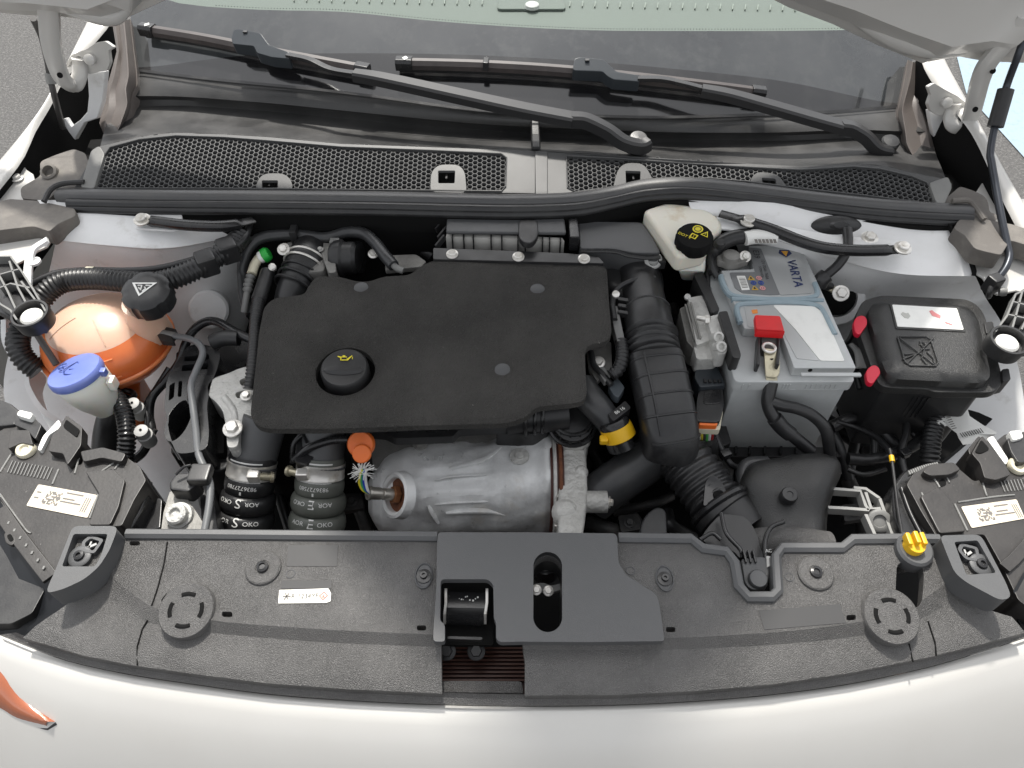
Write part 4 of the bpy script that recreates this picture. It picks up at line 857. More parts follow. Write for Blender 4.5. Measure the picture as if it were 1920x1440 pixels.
flatpart('upper_plug', [(1304, 692), (1313, 684), (1344, 682), (1352, 700), (1362, 722), (1312, 726), (1302, 708)], .802, .03, mat('slate plastic', (.030, .036, .042), .4), cu_, .003)
for k in range(4):
    b = B(); b.box(P(1322 + k * 9, 715, .8035), (.004, .006, .004)); b.make('plug_rib', blk, cu_)
flatpart('lower_plug', [(1312, 728), (1356, 724), (1358, 760), (1350, 792), (1304, 790), (1306, 750)], .794, .05, blk, cu_, .008, .008)
flatpart('plug_panel', [(1320, 732), (1352, 729), (1353, 756), (1319, 758)], .7955, .003, blkg, cu_, .0012, .006)
for pts_ in ([(1298, 772), (1304, 772), (1306, 794), (1342, 798), (1350, 770), (1356, 770), (1350, 806), (1302, 804)],): flatpart('cream_bracket', pts_, .782, .012, cream, cu_, .002, .003)
flatpart('orange_latch', [(1312, 784), (1346, 784), (1345, 798), (1311, 797)], .791, .014, ora, cu_, .002, .002)
for k, c_ in enumerate(((.5, .02, .02), (.7, .7, .68), (.6, .5, .05), (.05, .05, .05), (.08, .35, .08), (.6, .6, .6), (.3, .02, .02))):
    hose('wire', [(1305 + k * 5.2, 802, .776), (1306 + k * 5, 816, .765), (1308 + k * 4, 840, .73)], .0021, mat('wire %d' % k, c_, .4), cu_, 6)
hose('sheath', [(1318, 822, .75), (1330, 850, .71), (1350, 890, .65)], .018, blk, cu_)

# ---------------------------------------------------------------- fuse box
fb = T('fuse_box', 'black fuse box with white label and raspberry red latches', 'fuse box', P(1740, 660, .7))
rim = [(1618, 563), (1640, 556), (1656, 553), (1812, 560), (1832, 570), (1846, 588), (1868, 660), (1880, 704), (1878, 724), (1862, 736), (1752, 735), (1740, 729), (1668, 727), (1650, 722), (1640, 706), (1604, 604), (1604, 590)]
flatpart('lid_rim', rim, .832, .014, ebox, fb, .003, .010)
b = B(); pl_ = rp(PL([(1648, 560), (1806, 565), (1826, 574), (1838, 590), (1862, 690), (1860, 704), (1846, 712), (1682, 704), (1668, 695), (1660, 680), (1632, 580), (1636, 566)], .853), .012); field(b, pl_, [], lambda x, y: .853, .009, .022, roll=.02, rolld=.008); b.make('lid_dome', ebox, fb, ang=50)
b = B(); b.prism([V3(p.x * .985 + .010, p.y + .003, .82) for p in PL([(1622, 572), (1815, 570), (1866, 706), (1848, 728), (1664, 718), (1612, 606)], .82)], .16); b.make('box_body', blk, fb, bevel=.006)
flatpart('label_frame', [(1668, 568), (1798, 575), (1812, 622), (1680, 616)], .8545, .002, ebox, fb, .0006, .003)
flatpart('white_label', [(1673, 571), (1794, 578), (1807, 618), (1683, 612)], .8556, .001, lblw, fb, 0, .002)
pr = mat('faded pink print', (.68, .24, .24), .5); fgrey = mat('faded grey print', (.45, .45, .42), .5)
b = B(); c = P(1752, 590, .8562); b.prism([c + V3(x * .001, y * .001, 0) for x, y in ((-5, 8), (0, 10), (3, 4), (9, -2), (6, -8), (0, -4), (-4, -2))], .0003); b.make('figure_print', pr, fb, flat=True)
b = B(); c = P(1699, 591, .8562); b.prism([c + V3(x * .001, y * .001, 0) for x, y in ((-7, 3), (-3, 7), (2, 4), (5, 6), (6, -2), (1, -7), (-4, -5))], .0003); b.make('smudge_print', fgrey, fb, flat=True)
b = B(); b.beam(P(1772, 604, .8562), P(1786, 609, .8562), .003, .0003); b.make('arrow_print', pr, fb, flat=True); text('IXI', .007, P(1787, 587, .8562), XX, V3(0, 1, 0), fgrey, fb)
sq = PL([(1683, 631), (1735, 631), (1745, 637), (1759, 680), (1755, 686), (1706, 685), (1697, 679)], .8548); b = B(); b.tube(sq + [sq[0]], .0012, 6); em = b.make('embossed_frame', ebox, fb)
for l in ([(1687, 634), (1752, 684)], [(1692, 674), (1722, 662), (1750, 634)], [(1724, 640), (1733, 655), (1728, 672), (1738, 684)], [(1738, 660), (1750, 672), (1752, 682)], [(1695, 664), (1714, 663)], [(1700, 682), (1718, 664)], [(1726, 655), (1744, 654)]):
    b = B(); b.tube([P(x, y, .8548) for x, y in l], .0011, 6); b.make('embossed_line', ebox, em)
ring('embossed_head', P(1731, 646, .8546), ZZ, .004, .001, ebox, em, 14)
for pts_ in ([(1593, 604), (1598, 594), (1610, 590), (1619, 596), (1620, 608), (1612, 618), (1606, 628), (1596, 624)], [(1616, 698), (1622, 688), (1632, 683), (1642, 688), (1645, 700), (1638, 708), (1630, 720), (1619, 716)]):
    flatpart('latch', [(x + 7, y) for x, y in pts_], .842, .009, redp, fb, .003, .006)
for pts_ in ([(1845, 604), (1862, 602), (1866, 622), (1850, 626)], [(1878, 692), (1892, 690), (1896, 712), (1880, 716)]): flatpart('hinge_ear', pts_, .835, .03, blk, fb, .003)
for k in range(4):
    b = B(); b.tube(cr(PL([(1596 + k * 5, 646 + k * 4, .80), (1606 + k * 5, 660 + k * 4, .80), (1610 + k * 4, 690, .79)]), 4), .004, 8); b.make('grey_wire', greyp, fb)
for k in range(5):
    b = B(); b.box(P(1690 + k * 9, 752 + k * 1, .765), (.0035, .02, .05)); b.make('side_rib', blk, fb)

# battery tray and the loose wiring around it
tr = T('battery_tray', 'black plastic tray edge under the front of the battery', 'tray', P(1460, 845, .64))
flatpart('tray_lip', [(1352, 838), (1572, 838), (1580, 856), (1346, 856)], .668, .03, blk, tr, .003)
for x in (1378, 1404, 1432, 1462, 1492, 1522): flatpart('lip_rib', [(x, 836), (x + 5, 836), (x + 5, 850), (x, 850)], .675, .012, blkg, tr, .001, .001)
flatpart('tray_side', [(1290, 600), (1302, 600), (1372, 830), (1352, 838)], .72, .06, blk, tr, .004)
ww = T('loose_wiring', 'thin taped wires and clips around the intake hose and battery', 'wiring', P(1280, 720, .7))
for l, r_ in (([(1285, 640, .77), (1292, 690, .77), (1290, 750, .76), (1296, 800, .75)], .004), ([(1278, 600, .77), (1282, 660, .765), (1286, 720, .76), (1282, 790, .75)], .0055), ([(1340, 812, .74), (1352, 840, .73), (1370, 870, .72), (1395, 880, .71)], .005), ([(1560, 640, .78), (1580, 660, .775), (1600, 690, .77), (1612, 730, .76)], .005), ([(1572, 650, .79), (1590, 640, .79), (1600, 620, .79)], .004), ([(1600, 770, .70), (1650, 780, .705), (1700, 800, .70), (1730, 840, .69)], .005), ([(1690, 760, .72), (1700, 800, .72), (1690, 850, .71), (1700, 900, .70)], .006), ([(1590, 880, .70), (1620, 890, .70), (1660, 880, .69)], .004), ([(1360, 470, .86), (1330, 500, .84), (1326, 540, .83), (1310, 560, .82)], .004), ([(1330, 470, .86), (1335, 500, .85), (1345, 520, .84)], .006)):
    hose('wire', l, r_, rub, ww, 8)
for q_ in ((1286, 700, .77), (1284, 760, .76), (1360, 852, .735), (1600, 690, .775), (1660, 784, .71), (1696, 850, .715)):
    b = B(); b.box(P(*q_), (.016, .013, .013), Matrix.Rotation(.4, 3, 'Z')); b.make('clip', blkg, ww, bevel=.002)
for x, y in ((1250, 900), (1205, 910)): pass

# ---------------------------------------------------------------- coolant tank
tk = T('coolant_tank', 'round translucent coolant tank holding orange coolant', 'coolant tank', P(200, 640, .70))
tc_ = P(201, 640, .765); ax, ay, az = .100, .092, .068
def ell(z0, z1, n=14):
    r_ = []
    for i in range(n + 1):
        z = lerp(z0, z1, i / n); k = sqrt(max(0, 1 - (z / az) ** 2)); r_.append([tc_ + V3(ax * k * cos(2 * pi * j / 48), ay * k * sin(2 * pi * j / 48), z) for j in range(48)])
    return r_
lv = .044
b = B(); rr = []
for i in range(19):
    a = lerp(math.asin(lv / az), pi / 2, i / 18); rr.append([tc_ + V3(ax * cos(a) * cos(2 * pi * j / 48), ay * cos(a) * sin(2 * pi * j / 48), az * sin(a)) for j in range(48)])
b.loft(rr, True); b.make('upper_shell', peach, tk)
b = B(); rr = []
for i in range(19):
    a = lerp(-pi / 2 * .97, math.asin(lv / az), i / 18); rr.append([tc_ + V3(ax * cos(a) * cos(2 * pi * j / 48), ay * cos(a) * sin(2 * pi * j / 48), az * sin(a)) for j in range(48)])
b.loft(rr, True); b.make('lower_shell', oran, tk)
b = B(); b.tube([tc_ + V3((ax + .003) * cos(2 * pi * k / 64), (ay + .003) * sin(2 * pi * k / 64), -.006) for k in range(65)], .0036, 8); b.make('seam_flange', mat('seam orange', (.72, .22, .08), .3, sss=.2), tk)
for az_ in (-.9, .55):                             # moulding seams over the dome
    b = B(); b.tube([tc_ + V3((ax + .0005) * cos(e_) * sin(az_), -(ay + .0005) * cos(e_) * cos(az_), (az + .0005) * sin(e_)) for e_ in np.linspace(.78, 1.35, 14)], .0009, 6); b.make('mould_seam', peach, tk)
for k_ in range(3):                                # level marks at the front
    b = B(); e_ = .50 - k_ * .22; b.tube([tc_ + V3((ax + .0008) * cos(e_) * sin(a_), -(ay + .0008) * cos(e_) * cos(a_), (az + .0008) * sin(e_)) for a_ in np.linspace(.25, .55 if k_ != 1 else .42, 6)], .0012, 6); b.make('level_mark', MATS['seam orange'], tk)
b = B(); b.lathe(P(268, 585, .83), V3(.15, -.1, 1), [(.034, -.05), (.030, -.02), (.026, .0), (.026, .02)], 28); b.make('filler_neck', peach, tk)
b = B(); b.prism(rp(PL([(196, 708), (262, 690), (262, 745), (250, 770), (215, 768), (200, 740)], .69), .012), .06); b.make('outlet_sump', oran, tk, bevel=.01, seg=3)
ca = V3(.05, -.22, 1).normalized(); cc = P(270, 541, .886); u, v = frame(ca); b = B(); rows = []
for rr_, h, am in ((.030, -.036, .0), (.0365, -.034, .05), (.0375, -.014, .07), (.036, -.006, .06), (.030, -.0015, .03), (.020, .0005, 0), (0, .001, 0)):
    rows.append([cc + ca * h + (u * cos(2 * pi * k / 72) + v * sin(2 * pi * k / 72)) * rr_ * (1 - am * (1 if (k % 12) < 3 else 0)) for k in range(72)])
b.loft(rows, True, True); cb = b.make('cap', blk, tk, ang=35); cb['label'] = 'black lobed coolant cap with white warning triangle'
def cxy(x, y, h=.0016): return cc + ca * h + XX * x + ca.cross(XX).normalized() * y
tri = [(-.020, .010), (.018, .010), (-.004, -.015)]; k_ = (-.002, .0017); b = B(); b.plate([cxy(*p) for p in tri], [[cxy(k_[0] + (p[0] - k_[0]) * .72, k_[1] + (p[1] - k_[1]) * .72) for p in tri]], .0002); b.make('warning_triangle', lblw, cb, flat=True)
for l in ([(-.010, .005), (-.004, .005), (-.004, -.004)], [(-.008, .001), (-.005, -.002)], [(-.001, -.006), (.003, -.001), (.001, .002)], [(.002, .005), (.009, .005)]):
    b = B(); b.tube([cxy(*p, .0012) for p in l], .0011, 5); b.make('symbol_line', lblw, cb)
vn = T('coolant_vent_pipe', 'thin grey vent pipe running from the coolant tank to the front', 'pipe', P(370, 800, .75))
hose('pipe', [(326, 630, .795), (350, 634, .80), (372, 644, .805), (380, 664, .805), (368, 695, .805), (358, 725, .805), (363, 770, .80), (368, 810, .79), (372, 850, .78), (384, 880, .775), (394, 910, .77), (392, 950, .765), (384, 995, .76)], .0052, mat('grey pipe rubber', (.13, .135, .14), .45), vn)
b = B(); b.tube(PL([(286, 622, .79), (300, 625, .792), (312, 627, .793), (330, 630, .795)]), [.009, .009, .0065, .006], 14); b.make('quick_coupling', greym, vn)
flatpart('coupling_clip', [(290, 620), (300, 610), (318, 614), (330, 616), (332, 624), (322, 630), (326, 640), (300, 638)], .798, .012, blk, vn, .002)
b = B(); b.box(P(376, 890, .78), (.03, .03, .016)); b.make('pipe_clip', blk, vn, bevel=.004)

# ---------------------------------------------------------------- washer filler
wf = T('washer_filler', 'milky washer fluid filler neck with blue cap', 'washer filler', P(150, 760, .70))
wa = V3(-.20, .14, 1).normalized(); wc = P(138, 694, .822)
b = B(); b.lathe(wc, V3(-.20, .06, 1).normalized(), [(.020, -.088), (.024, -.076), (.031, -.060), (.0365, -.040), (.0385, -.012), (.036, -.008)], 36); b.make('neck', milk, wf)
b = B(); b.lathe(wc, wa, [(.036, -.014), (.0395, -.013), (.0405, -.010), (.0402, -.003), (.038, .0005), (.027, .0022), (.0, .003)], 44); cb = b.make('blue_cap', blue, wf)
u, v = frame(wa)
def wxy(x, y): return wc + wa * .0036 + XX * x * 1.15 + wa.cross(XX).normalized() * y * 1.15
darkb = mat('embossed blue', (.035, .065, .26), .4)
for l in ([(.0, .014), (.010, .002), (.010, -.006), (.004, -.011), (-.006, -.010), (-.010, -.002), (-.006, .006), (0, .014)], [(-.012, .010), (-.018, .008), (-.013, .003), (-.019, 0), (-.013, -.003)], [(-.004, -.001), (.006, -.001)]):
    b = B(); b.tube([wxy(*p) - wa * .0008 for p in cr([V3(*p, 0) for p in l], 3) for p in [(p.x, p.y)]], .0009, 6); b.make('washer_symbol', darkb, cb)
b = B(); b.box(wc + XX * .041 + wa * -.004, (.012, .010, .012)); b.make('hinge_tab', blue, cb, bevel=.002)
b = B(); b.box(wc + XX * .044 + wa * -.026, (.010, .016, .02)); b.make('neck_tab', milk, wf, bevel=.002)
hs2 = T('coolant_hose', 'short thick black hose below the coolant tank', 'hose', P(205, 800, .65))
hose('hose', [(222, 742, .70), (212, 775, .69), (203, 810, .67), (198, 850, .64)], .0225, rub, hs2, 18)
ring('end_bead', P(221, 744, .705), V3(.1, .4, .9), .024, .005, rub, hs2)
lm = T('wiring_conduit', 'corrugated black conduit beside the blue washer cap', 'wiring conduit', P(235, 800, .68)); loom('conduit', [(208, 735, .745), (222, 752, .745), (234, 780, .74), (238, 815, .73), (236, 850, .71), (232, 880, .69)], .0125, blkg, lm, .0062, .18)
for px, py, lab_ in ((248, 764, 'upper grey plastic connector plug beside the corrugated conduit'), (264, 815, 'lower grey plastic connector plug above the left headlamp')):
    t = T('connector_plug', lab_, 'connector', P(px, py, .70)); c = P(px, py - 8, .735); b = B(); b.lathe(c, V3(.05, -.15, 1), [(.011, -.04), (.0125, -.03), (.0125, -.014), (.0105, -.013), (.0105, 0), (.008, .001), (0, .001)], 20); b.make('plug_body', greyp, t)
    b = B(); b.lathe(c + ZZ * .0013, V3(0, -.1, 1), [(.002, 0), (.002, .001)], 10); b.make('hole', blkm, t)
    hose('lead', [(px + 4, py + 18, .70), (px + 16, py + 10, .70), (px + 28, py - 10, .71)], .004, blk, t, 8)
pp = T('fluid_pipe', 'black pipe curving around the coolant tank to the washer hoses', 'pipe', P(330, 700, .7)); hose('pipe', [(478, 640, .80), (440, 622, .80), (408, 604, .80), (385, 604, .795), (362, 620, .785), (348, 645, .77), (336, 680, .75), (310, 715, .73), (285, 745, .72), (280, 780, .70), (284, 810, .69), (270, 845, .67), (252, 862, .66)], .0072, blkg, pp)
hose('second_pipe', [(318, 690, .74), (296, 725, .725), (275, 760, .71), (278, 790, .70), (272, 830, .68)], .0055, blkg, pp)
# big corrugated loom around the left wing
bl = T('main_loom', 'thick corrugated loom arching over the coolant tank', 'wiring loom', P(200, 525, .82))
loom('conduit', [(455, 440, .87), (430, 468, .868), (405, 482, .868), (370, 503, .866), (325, 522, .862), (290, 530, .858), (240, 528, .856), (180, 523, .856), (130, 526, .85), (100, 538, .845), (78, 560, .835), (55, 590, .82), (38, 620, .80), (34, 650, .79), (48, 676, .775), (72, 695, .76)], .0165, blk, bl, .0068, .16)
for q_ in ((428, 469, .87), (388, 493, .868)):
    b = B(); b.box(P(*q_), (.030, .034, .034), Matrix.Rotation(.5, 3, 'Z')); b.make('clip', blk, bl, bevel=.004)
ch = T('bonnet_cable', 'thin black cable with cream tape marker along the left tower', 'cable', P(200, 508, .83)); hose('cable', [(60, 532, .848), (85, 520, .852), (115, 511, .854), (170, 507, .856), (240, 508, .858), (300, 503, .862), (360, 488, .868), (405, 472, .872), (440, 462, .874), (462, 440, .876), (470, 405, .872)], .0058, blk, ch)
b = B(); b.tube(PL([(163, 507, .856), (178, 507, .856)]), .0066, 12); b.make('tape_marker', cream, ch)

# ---------------------------------------------------------------- engine mount, left front
em_ = T('engine_mount', 'black slotted engine mount beside the grey vent pipe', 'engine mount', P(370, 780, .7))
slots_ = [[(346, 668), (392, 664), (392, 674), (345, 678)], [(342, 684), (390, 680), (390, 692), (340, 696)], [(318, 722), (328, 716), (326, 745), (316, 752)], [(335, 714), (342, 714), (340, 744), (333, 744)], [(350, 716), (357, 718), (360, 752), (352, 758)]]
b = B(); b.plate(rp(PL([(352, 648), (372, 644), (402, 650), (414, 664), (408, 690), (396, 720), (388, 760), (392, 812), (388, 842), (352, 850), (330, 850), (318, 815), (308, 760), (312, 715), (330, 680)], .785), .010), [rp(PL(s_, .785), .003) for s_ in slots_] + [circ(P(334, 788, .785), .017, n=28, ry=.038)], .05); b.make('bracket_shell', blkg, em_, bevel=.0025)
flatpart('pad', [(330, 660), (420, 650), (420, 850), (320, 850)], .74, .04, blkm, em_)
flatpart('buffer', [(398, 660), (470, 620), (470, 680), (430, 700), (400, 720)], .745, .08, blkg, em_, .02, .02)
flatpart('lower_cup', [(330, 790), (440, 770), (436, 860), (420, 884), (352, 886), (332, 850)], .725, .10, blk, em_, .01, .02)
hose('top_tube', [(398, 642, .79), (420, 634, .795), (448, 634, .795)], .013, blk, em_)
am = T('aluminium_bracket', 'cast aluminium engine bracket bolted beside the felt cover', 'bracket', P(430, 760, .72))
b = B(); b.plate(rp(PL([(388, 722), (402, 708), (428, 700), (450, 690), (478, 684), (484, 790), (468, 792), (456, 800), (448, 815), (446, 838), (426, 840), (424, 800), (418, 770), (404, 752), (392, 744)], .785), .008), [rp(PL([(448, 712), (468, 706), (470, 722), (452, 724)], .785), .006), rp(PL([(440, 736), (462, 730), (464, 742), (444, 748)], .785), .006)], .06); b.make('casting', alu, am, bevel=.004)
screw(P(437, 804, .792), V3(0, -.15, 1), .0095, steel, am, hexa=True); screw(P(462, 742, .79), V3(0, -.15, 1), .006, steel, am)
hose('web', [(420, 745, .782), (438, 770, .782), (446, 800, .78)], .006, alu, am)

# ---------------------------------------------------------------- boost hoses
def boost(top, mid, bot, m, letter, number, label, sgn):
    t = T('boost_hose', label, 'hose', P(*bot), 'boost hoses'); A = P(*top); M_ = P(*mid); C_ = P(*bot); R = .0345
    ax_ = (C_ - M_).normalized(); L = (C_ - M_).length
    b = B(); pth = [A, A.lerp(M_, .5), A.lerp(M_, .92)]; b.tube(pth, [R * .93, R * .93, R * .95], 32); b.make('plastic_pipe', smoothp, t); ring('pipe_lip', A.lerp(M_, .9), M_ - A, R * .97, .003, smoothp, t)
    prof = [(R * .98, -.022), (R, -.018), (R, .0105)]
    for k, (h, rr_, w) in enumerate(((.023, R * 1.06, .0125), (.050, R * 1.19, .0145), (.081, R * 1.24, .0165), (.115, R * 1.24, .0165))):
        for i in range(9):
            a = pi * i / 8; prof.append((R * .92 + (rr_ - R * .92) * sin(a) ** .7, h - w * cos(a)))
    b = B(); b.lathe(M_, ax_, prof, 40, cap=False); b.make('bellows', m, t, ang=70)
    b = B(); b.lathe(M_, ax_, [(R * 1.015, -.0125), (R * 1.045, -.0125), (R * 1.045, -.010), (R * 1.03, -.009), (R * 1.03, .007), (R * 1.045, .008), (R * 1.045, .0105), (R * 1.015, .0105)], 40, cap=False); cl = b.make('clamp_band', steel, t, ang=30)
    u, v = frame(ax_)
    front = (-(FW - ax_ * FW.dot(ax_))).normalized(); side = ax_.cross(front)
    if side.x < 0: side = -side
    def wp(rad, h): return lambda x, y: M_ + ax_ * (h - y) + (front * cos(x / rad) + side * sin(x / rad)) * rad
    c = M_ + (front * .75 + side * sgn * .7).normalized() * R * 1.17; d = (side * sgn * .9 - front * .4).normalized()
    b = B(); b.lathe(c + d * .004, d, [(.0055, -.012), (.0055, .006), (.0080, .007), (.0080, .011), (.006, .012), (0, .012)], 12); b.make('worm_screw', zinc, cl, ang=30)
    b = B(); b.box(c - d * .012, (.018, .014, .016)); b.make('worm_housing', steel, cl, bevel=.003)
    if sgn > 0:
        for k in range(8):
            x = .008 + k * .0026; f_ = wp(R * 1.037, 0); b = B(); b.beam(f_(x, -.006), f_(x, .006), .0011, .0008, upv=front); b.make('thread_slot', blkm, cl)
    rh = sorted([(h, r_) for r_, h in prof]); hx_, rx_ = [a for a, _ in rh], [a for _, a in rh]
    def ws_(h): return lambda x, y: M_ + ax_ * (h - y) + (front * cos(x / R) + side * sin(x / R)) * (float(np.interp(h - y, hx_, rx_)) + .0006)
    wht = mat('white hose print', (.70, .70, .68), .5)
    text(number, .0085, (0, 0, 0), XX, ZZ, wht, t, 'part_number', wrap=lambda x, y: ws_(.0205)(-x, -y))
    for h, up_ in ((.0425, 1), (.0725, -1)):
        rad = R * (1.165 if h < .06 else 1.205)
        w_ = (lambda h, rad, s: (lambda x, y: ws_(h)(x * s, y * s)))(h, rad, -up_)
        text(letter, .018, (0, 0, 0), XX, ZZ, wht, t, 'hose_letter', wrap=lambda x, y, w_=w_: w_(x, y))
        text('AOR', .0085, (0, 0, 0), XX, ZZ, wht, t, 'hose_print', wrap=lambda x, y, w_=w_: w_(x - .017, y)); text('OKO', .0085, (0, 0, 0), XX, ZZ, wht, t, 'hose_print', wrap=lambda x, y, w_=w_: w_(x + .018, y))
    for h in (-.0165, .0122):
        f_ = wp(R * 1.006, h); b = B(); n = 14; b.loft([[f_(lerp(-.026, .026, i / n), s_ * .0011) for i in range(n + 1)] for s_ in (-1, 1)]); b.make('index_line', wht, t)
    f_ = ws_(.029); b = B(); b.loft([[f_(-.0013, -.0025), f_(.0013, -.0025)], [f_(-.0013, .0025), f_(.0013, .0025)]]); b.make('index_mark', wht, t)
    return t
boost((498, 786, .775), (472, 878, .725), (458, 990, .655), rub, 'S', '9836727780', 'black ribbed boost hose with letter S and steel clamp', 1)
boost((612, 790, .775), (601, 880, .725), (594, 992, .655), olive, 'E', '9836727580', 'olive grey ribbed boost hose with letter E and steel clamp', -1)
bb_ = T('intake_manifold', 'black ribbed plastic manifold edge below the front of the felt cover', 'manifold', P(720, 810, .75))
flatpart('manifold_body', [(560, 775), (960, 770), (950, 800), (860, 806), (850, 818), (740, 822), (720, 812), (640, 806), (575, 870), (552, 866), (555, 830)], .765, .018, blk, bb_, .004)
for x in (740, 796): flatpart('raised_panel', [(x, 797), (x + 46, 796), (x + 44, 808), (x + 2, 809)], .768, .004, blkg, bb_, .001)
hose('flange_edge', [(548, 868, .74), (552, 830, .765), (580, 806, .775)], .004, blkg, bb_); hose('flange_arc', [(552, 862, .755), (580, 840, .775), (620, 826, .782), (652, 824, .782)], .006, blkg, bb_)
for k in range(5): hose('web', [(560 + k * 26, 800 - k, .78), (575 + k * 26, 830 - k * 2, .778)], .002, blk, bb_, 6)
flatpart('rear_block', [(930, 780), (1010, 775), (1030, 800), (1000, 815), (930, 812)], .745, .05, blk, bb_, .006)
# ---------------------------------------------------------------- dipstick, turbo heat shield
ds = T('oil_dipstick', 'orange oil dipstick handle above the heat shield', 'dipstick', P(678, 850, .72))
b = B(); da = V3(0, -.62, .78); c = P(677, 833, .785); b.lathe(c, da, [(0, -.010), (.0185, -.010), (.0195, -.006), (.0195, .003), (.0175, .006), (0, .0065)], 32); hd_ = b.make('handle', ora, ds)
b = B(); b.lathe(c + da * .006 + V3(.003, -.010, -.008), da, [(0, 0), (.0135, 0), (.0135, .005), (.012, .0065), (0, .007)], 24); b.make('finger_tab', ora, hd_)
hose('tube', [(677, 838, .77), (678, 860, .73), (682, 900, .66)], .0155, blkm, ds)
hs = T('heat_shield', 'dented galvanised heat shield over the turbocharger', 'heat shield', P(880, 920, .64))
hc = P(880, 905, .64)
stn = [(-1, .02), (-.97, .045), (-.9, .062), (-.8, .072), (-.6, .077), (-.2, .079), (.3, .080), (.75, .081), (.9, .081), (.97, .078), (1, .074)]
xl, xr = P(684, 930, .67).x, P(1038, 900, .68).x
def hcen(t): return V3(lerp(xl, xr, (t + 1) / 2), hc.y - .012 * (1 - t) / 2, hc.z - .004 * (1 - t))
b = B(); rows = []
for t, r_ in [(lerp(stn[i][0], stn[i + 1][0], k / 7), lerp(stn[i][1], stn[i + 1][1], k / 7)) for i in range(len(stn) - 1) for k in range(7)] + [stn[-1]]:
    c = hcen(t); rw_ = []
    for a in np.linspace(-.9, pi * .97, 56):
        k = 1 - .035 * sm(.0, .25, abs(a - 1.2)) * (1 if -.5 < t < .35 else 0)
        nz_ = noise.noise(V3(t * 2.6, a * 1.7, 1.3)) * .0055 + noise.noise(V3(t * 7, a * 4.5, 4.1)) * .0022
        st_ = .006 * sm(.30, .22, abs(a - 1.12)) * sm(.42, .34, abs(t + .02))            # stamped flat field
        fl_ = .007 * sm(.80, .95, t) * sm(.2, 1.2, a)                                      # flared right rim
        rr2 = r_ * k + nz_ - st_ + fl_; rw_.append(c + V3(0, -rr2 * cos(a), rr2 * sin(a) * (1.0 + .07 * max(0, cos(a)))))
    rows.append(rw_)
b.loft(rows); b.make('shield_shell', shield, hs, ang=50)
def on(px, py, up=0):                               # point on the shield
    r = ray(px, py); R = .079 + up
    for _ in range(3):
        x = (CAM + r * 1.1).x; t = min(1, max(-1, (x - xl) / (xr - xl) * 2 - 1)); c = hcen(t); R = float(np.interp(t, [s_[0] for s_ in stn], [s_[1] for s_ in stn])) + up
        oy, oz = CAM.y - c.y, CAM.z - c.z; A_ = r.y ** 2 + r.z ** 2; Bq = 2 * (oy * r.y + oz * r.z); Cq = oy * oy + oz * oz - R * R
        D = max(0, Bq * Bq - 4 * A_ * Cq); tt = (-Bq - sqrt(D)) / (2 * A_); p = CAM + r * tt
    return p
for l, rr_ in (([(842, 878), (870, 872), (905, 862), (925, 850), (940, 838)], .0045), ([(836, 962), (880, 958), (920, 959), (948, 965)], .0045), ([(803, 948), (810, 962), (822, 982)], .004), ([(815, 900), (850, 893), (912, 890)], .0022), ([(815, 946), (860, 942), (925, 940)], .0022)):
    pth = cr([on(x, y, -.001) for x, y in l], 6); n = len(pth); b = B(); b.tube(pth, [rr_ * (.35 + .65 * sin(pi * (i + .5) / n) ** .5) for i in range(n)], 8, flat=.7); b.make('pressed_bead', shield, hs)
b = B(); q_ = on(974, 855); nrm = (q_ - hcen(.6)); nrm.x = 0; b.lathe(q_ - nrm.normalized() * .001, nrm, [(.015, 0), (.015, .0015), (.010, .002), (.0065, .002), (.0065, .005), (.004, .0055), (0, .0055)], 20); b.make('fixing_bolt', alu, hs)
b = B(); q_ = P(741, 928, .712); pa = V3(-.75, -.35, .6).normalized(); b.lathe(q_, pa, [(.036, -.012), (.034, .002), (.030, .004), (.026, .001), (.0245, -.010)], 32, cap=False); b.make('sensor_collar', shield, hs)
b = B(); b.lathe(q_ - pa * .006, pa, [(.0, 0), (.025, 0)], 28, cap=False); b.make('collar_recess', rust, hs)
b = B(); b.prism(rp(PL([(700, 800), (860, 812), (950, 808), (1010, 815), (1000, 850), (900, 850), (760, 860), (700, 880), (672, 870)], .70), .01), .01); b.make('rear_shield', alud, hs, bevel=.003)
screw(P(788, 832, .705), V3(0, -.2, 1), .008, alud, hs); screw(P(966, 822, .705), V3(0, -.2, 1), .007, alud, hs)
text('S6  L IT', .010, on(812, 860, .0006), XX, V3(0, .6, .7), lblg, hs, 'stamped_mark')
ox = T('oxygen_sensor', 'oxygen sensor with cut wires screwed into the heat shield', 'sensor', P(715, 928, .72))
A = q_ - pa * .004; E_ = P(690, 924, .735); oa = (E_ - A).normalized(); Lx = (E_ - A).length
b = B(); b.lathe(A, oa, [(.0135, 0), (.0135, .008), (.011, .009)], 6); b.make('hex_nut', mat('copper brown steel', (.33, .15, .07), .45, metal=.7), ox, ang=30)
b = B(); b.lathe(A, oa, [(.0088, .006), (.0088, Lx * .5), (.0078, Lx * .52), (.0092, Lx * .6), (.0092, Lx * .9), (.0105, Lx * .92), (.0105, Lx), (.0085, Lx), (.008, Lx * .93)], 24); b.make('sensor_tube', mat('satin nickel', (.42, .40, .36), .35, metal=.8), ox)
for k, c_ in enumerate(((.65, .55, .03), (.05, .30, .12), (.02, .06, .40), (.72, .72, .70))):
    hose('wire', [(690 + k, 924, .736), (680 + k * 3, 918, .742), (674 + k * 4, 905, .752), (676 + k * 3, 890, .764), (680 + k * 2, 880, .77)], .0022, mat('sensor wire %d' % k, c_, .4), ox, 8)
b = B()
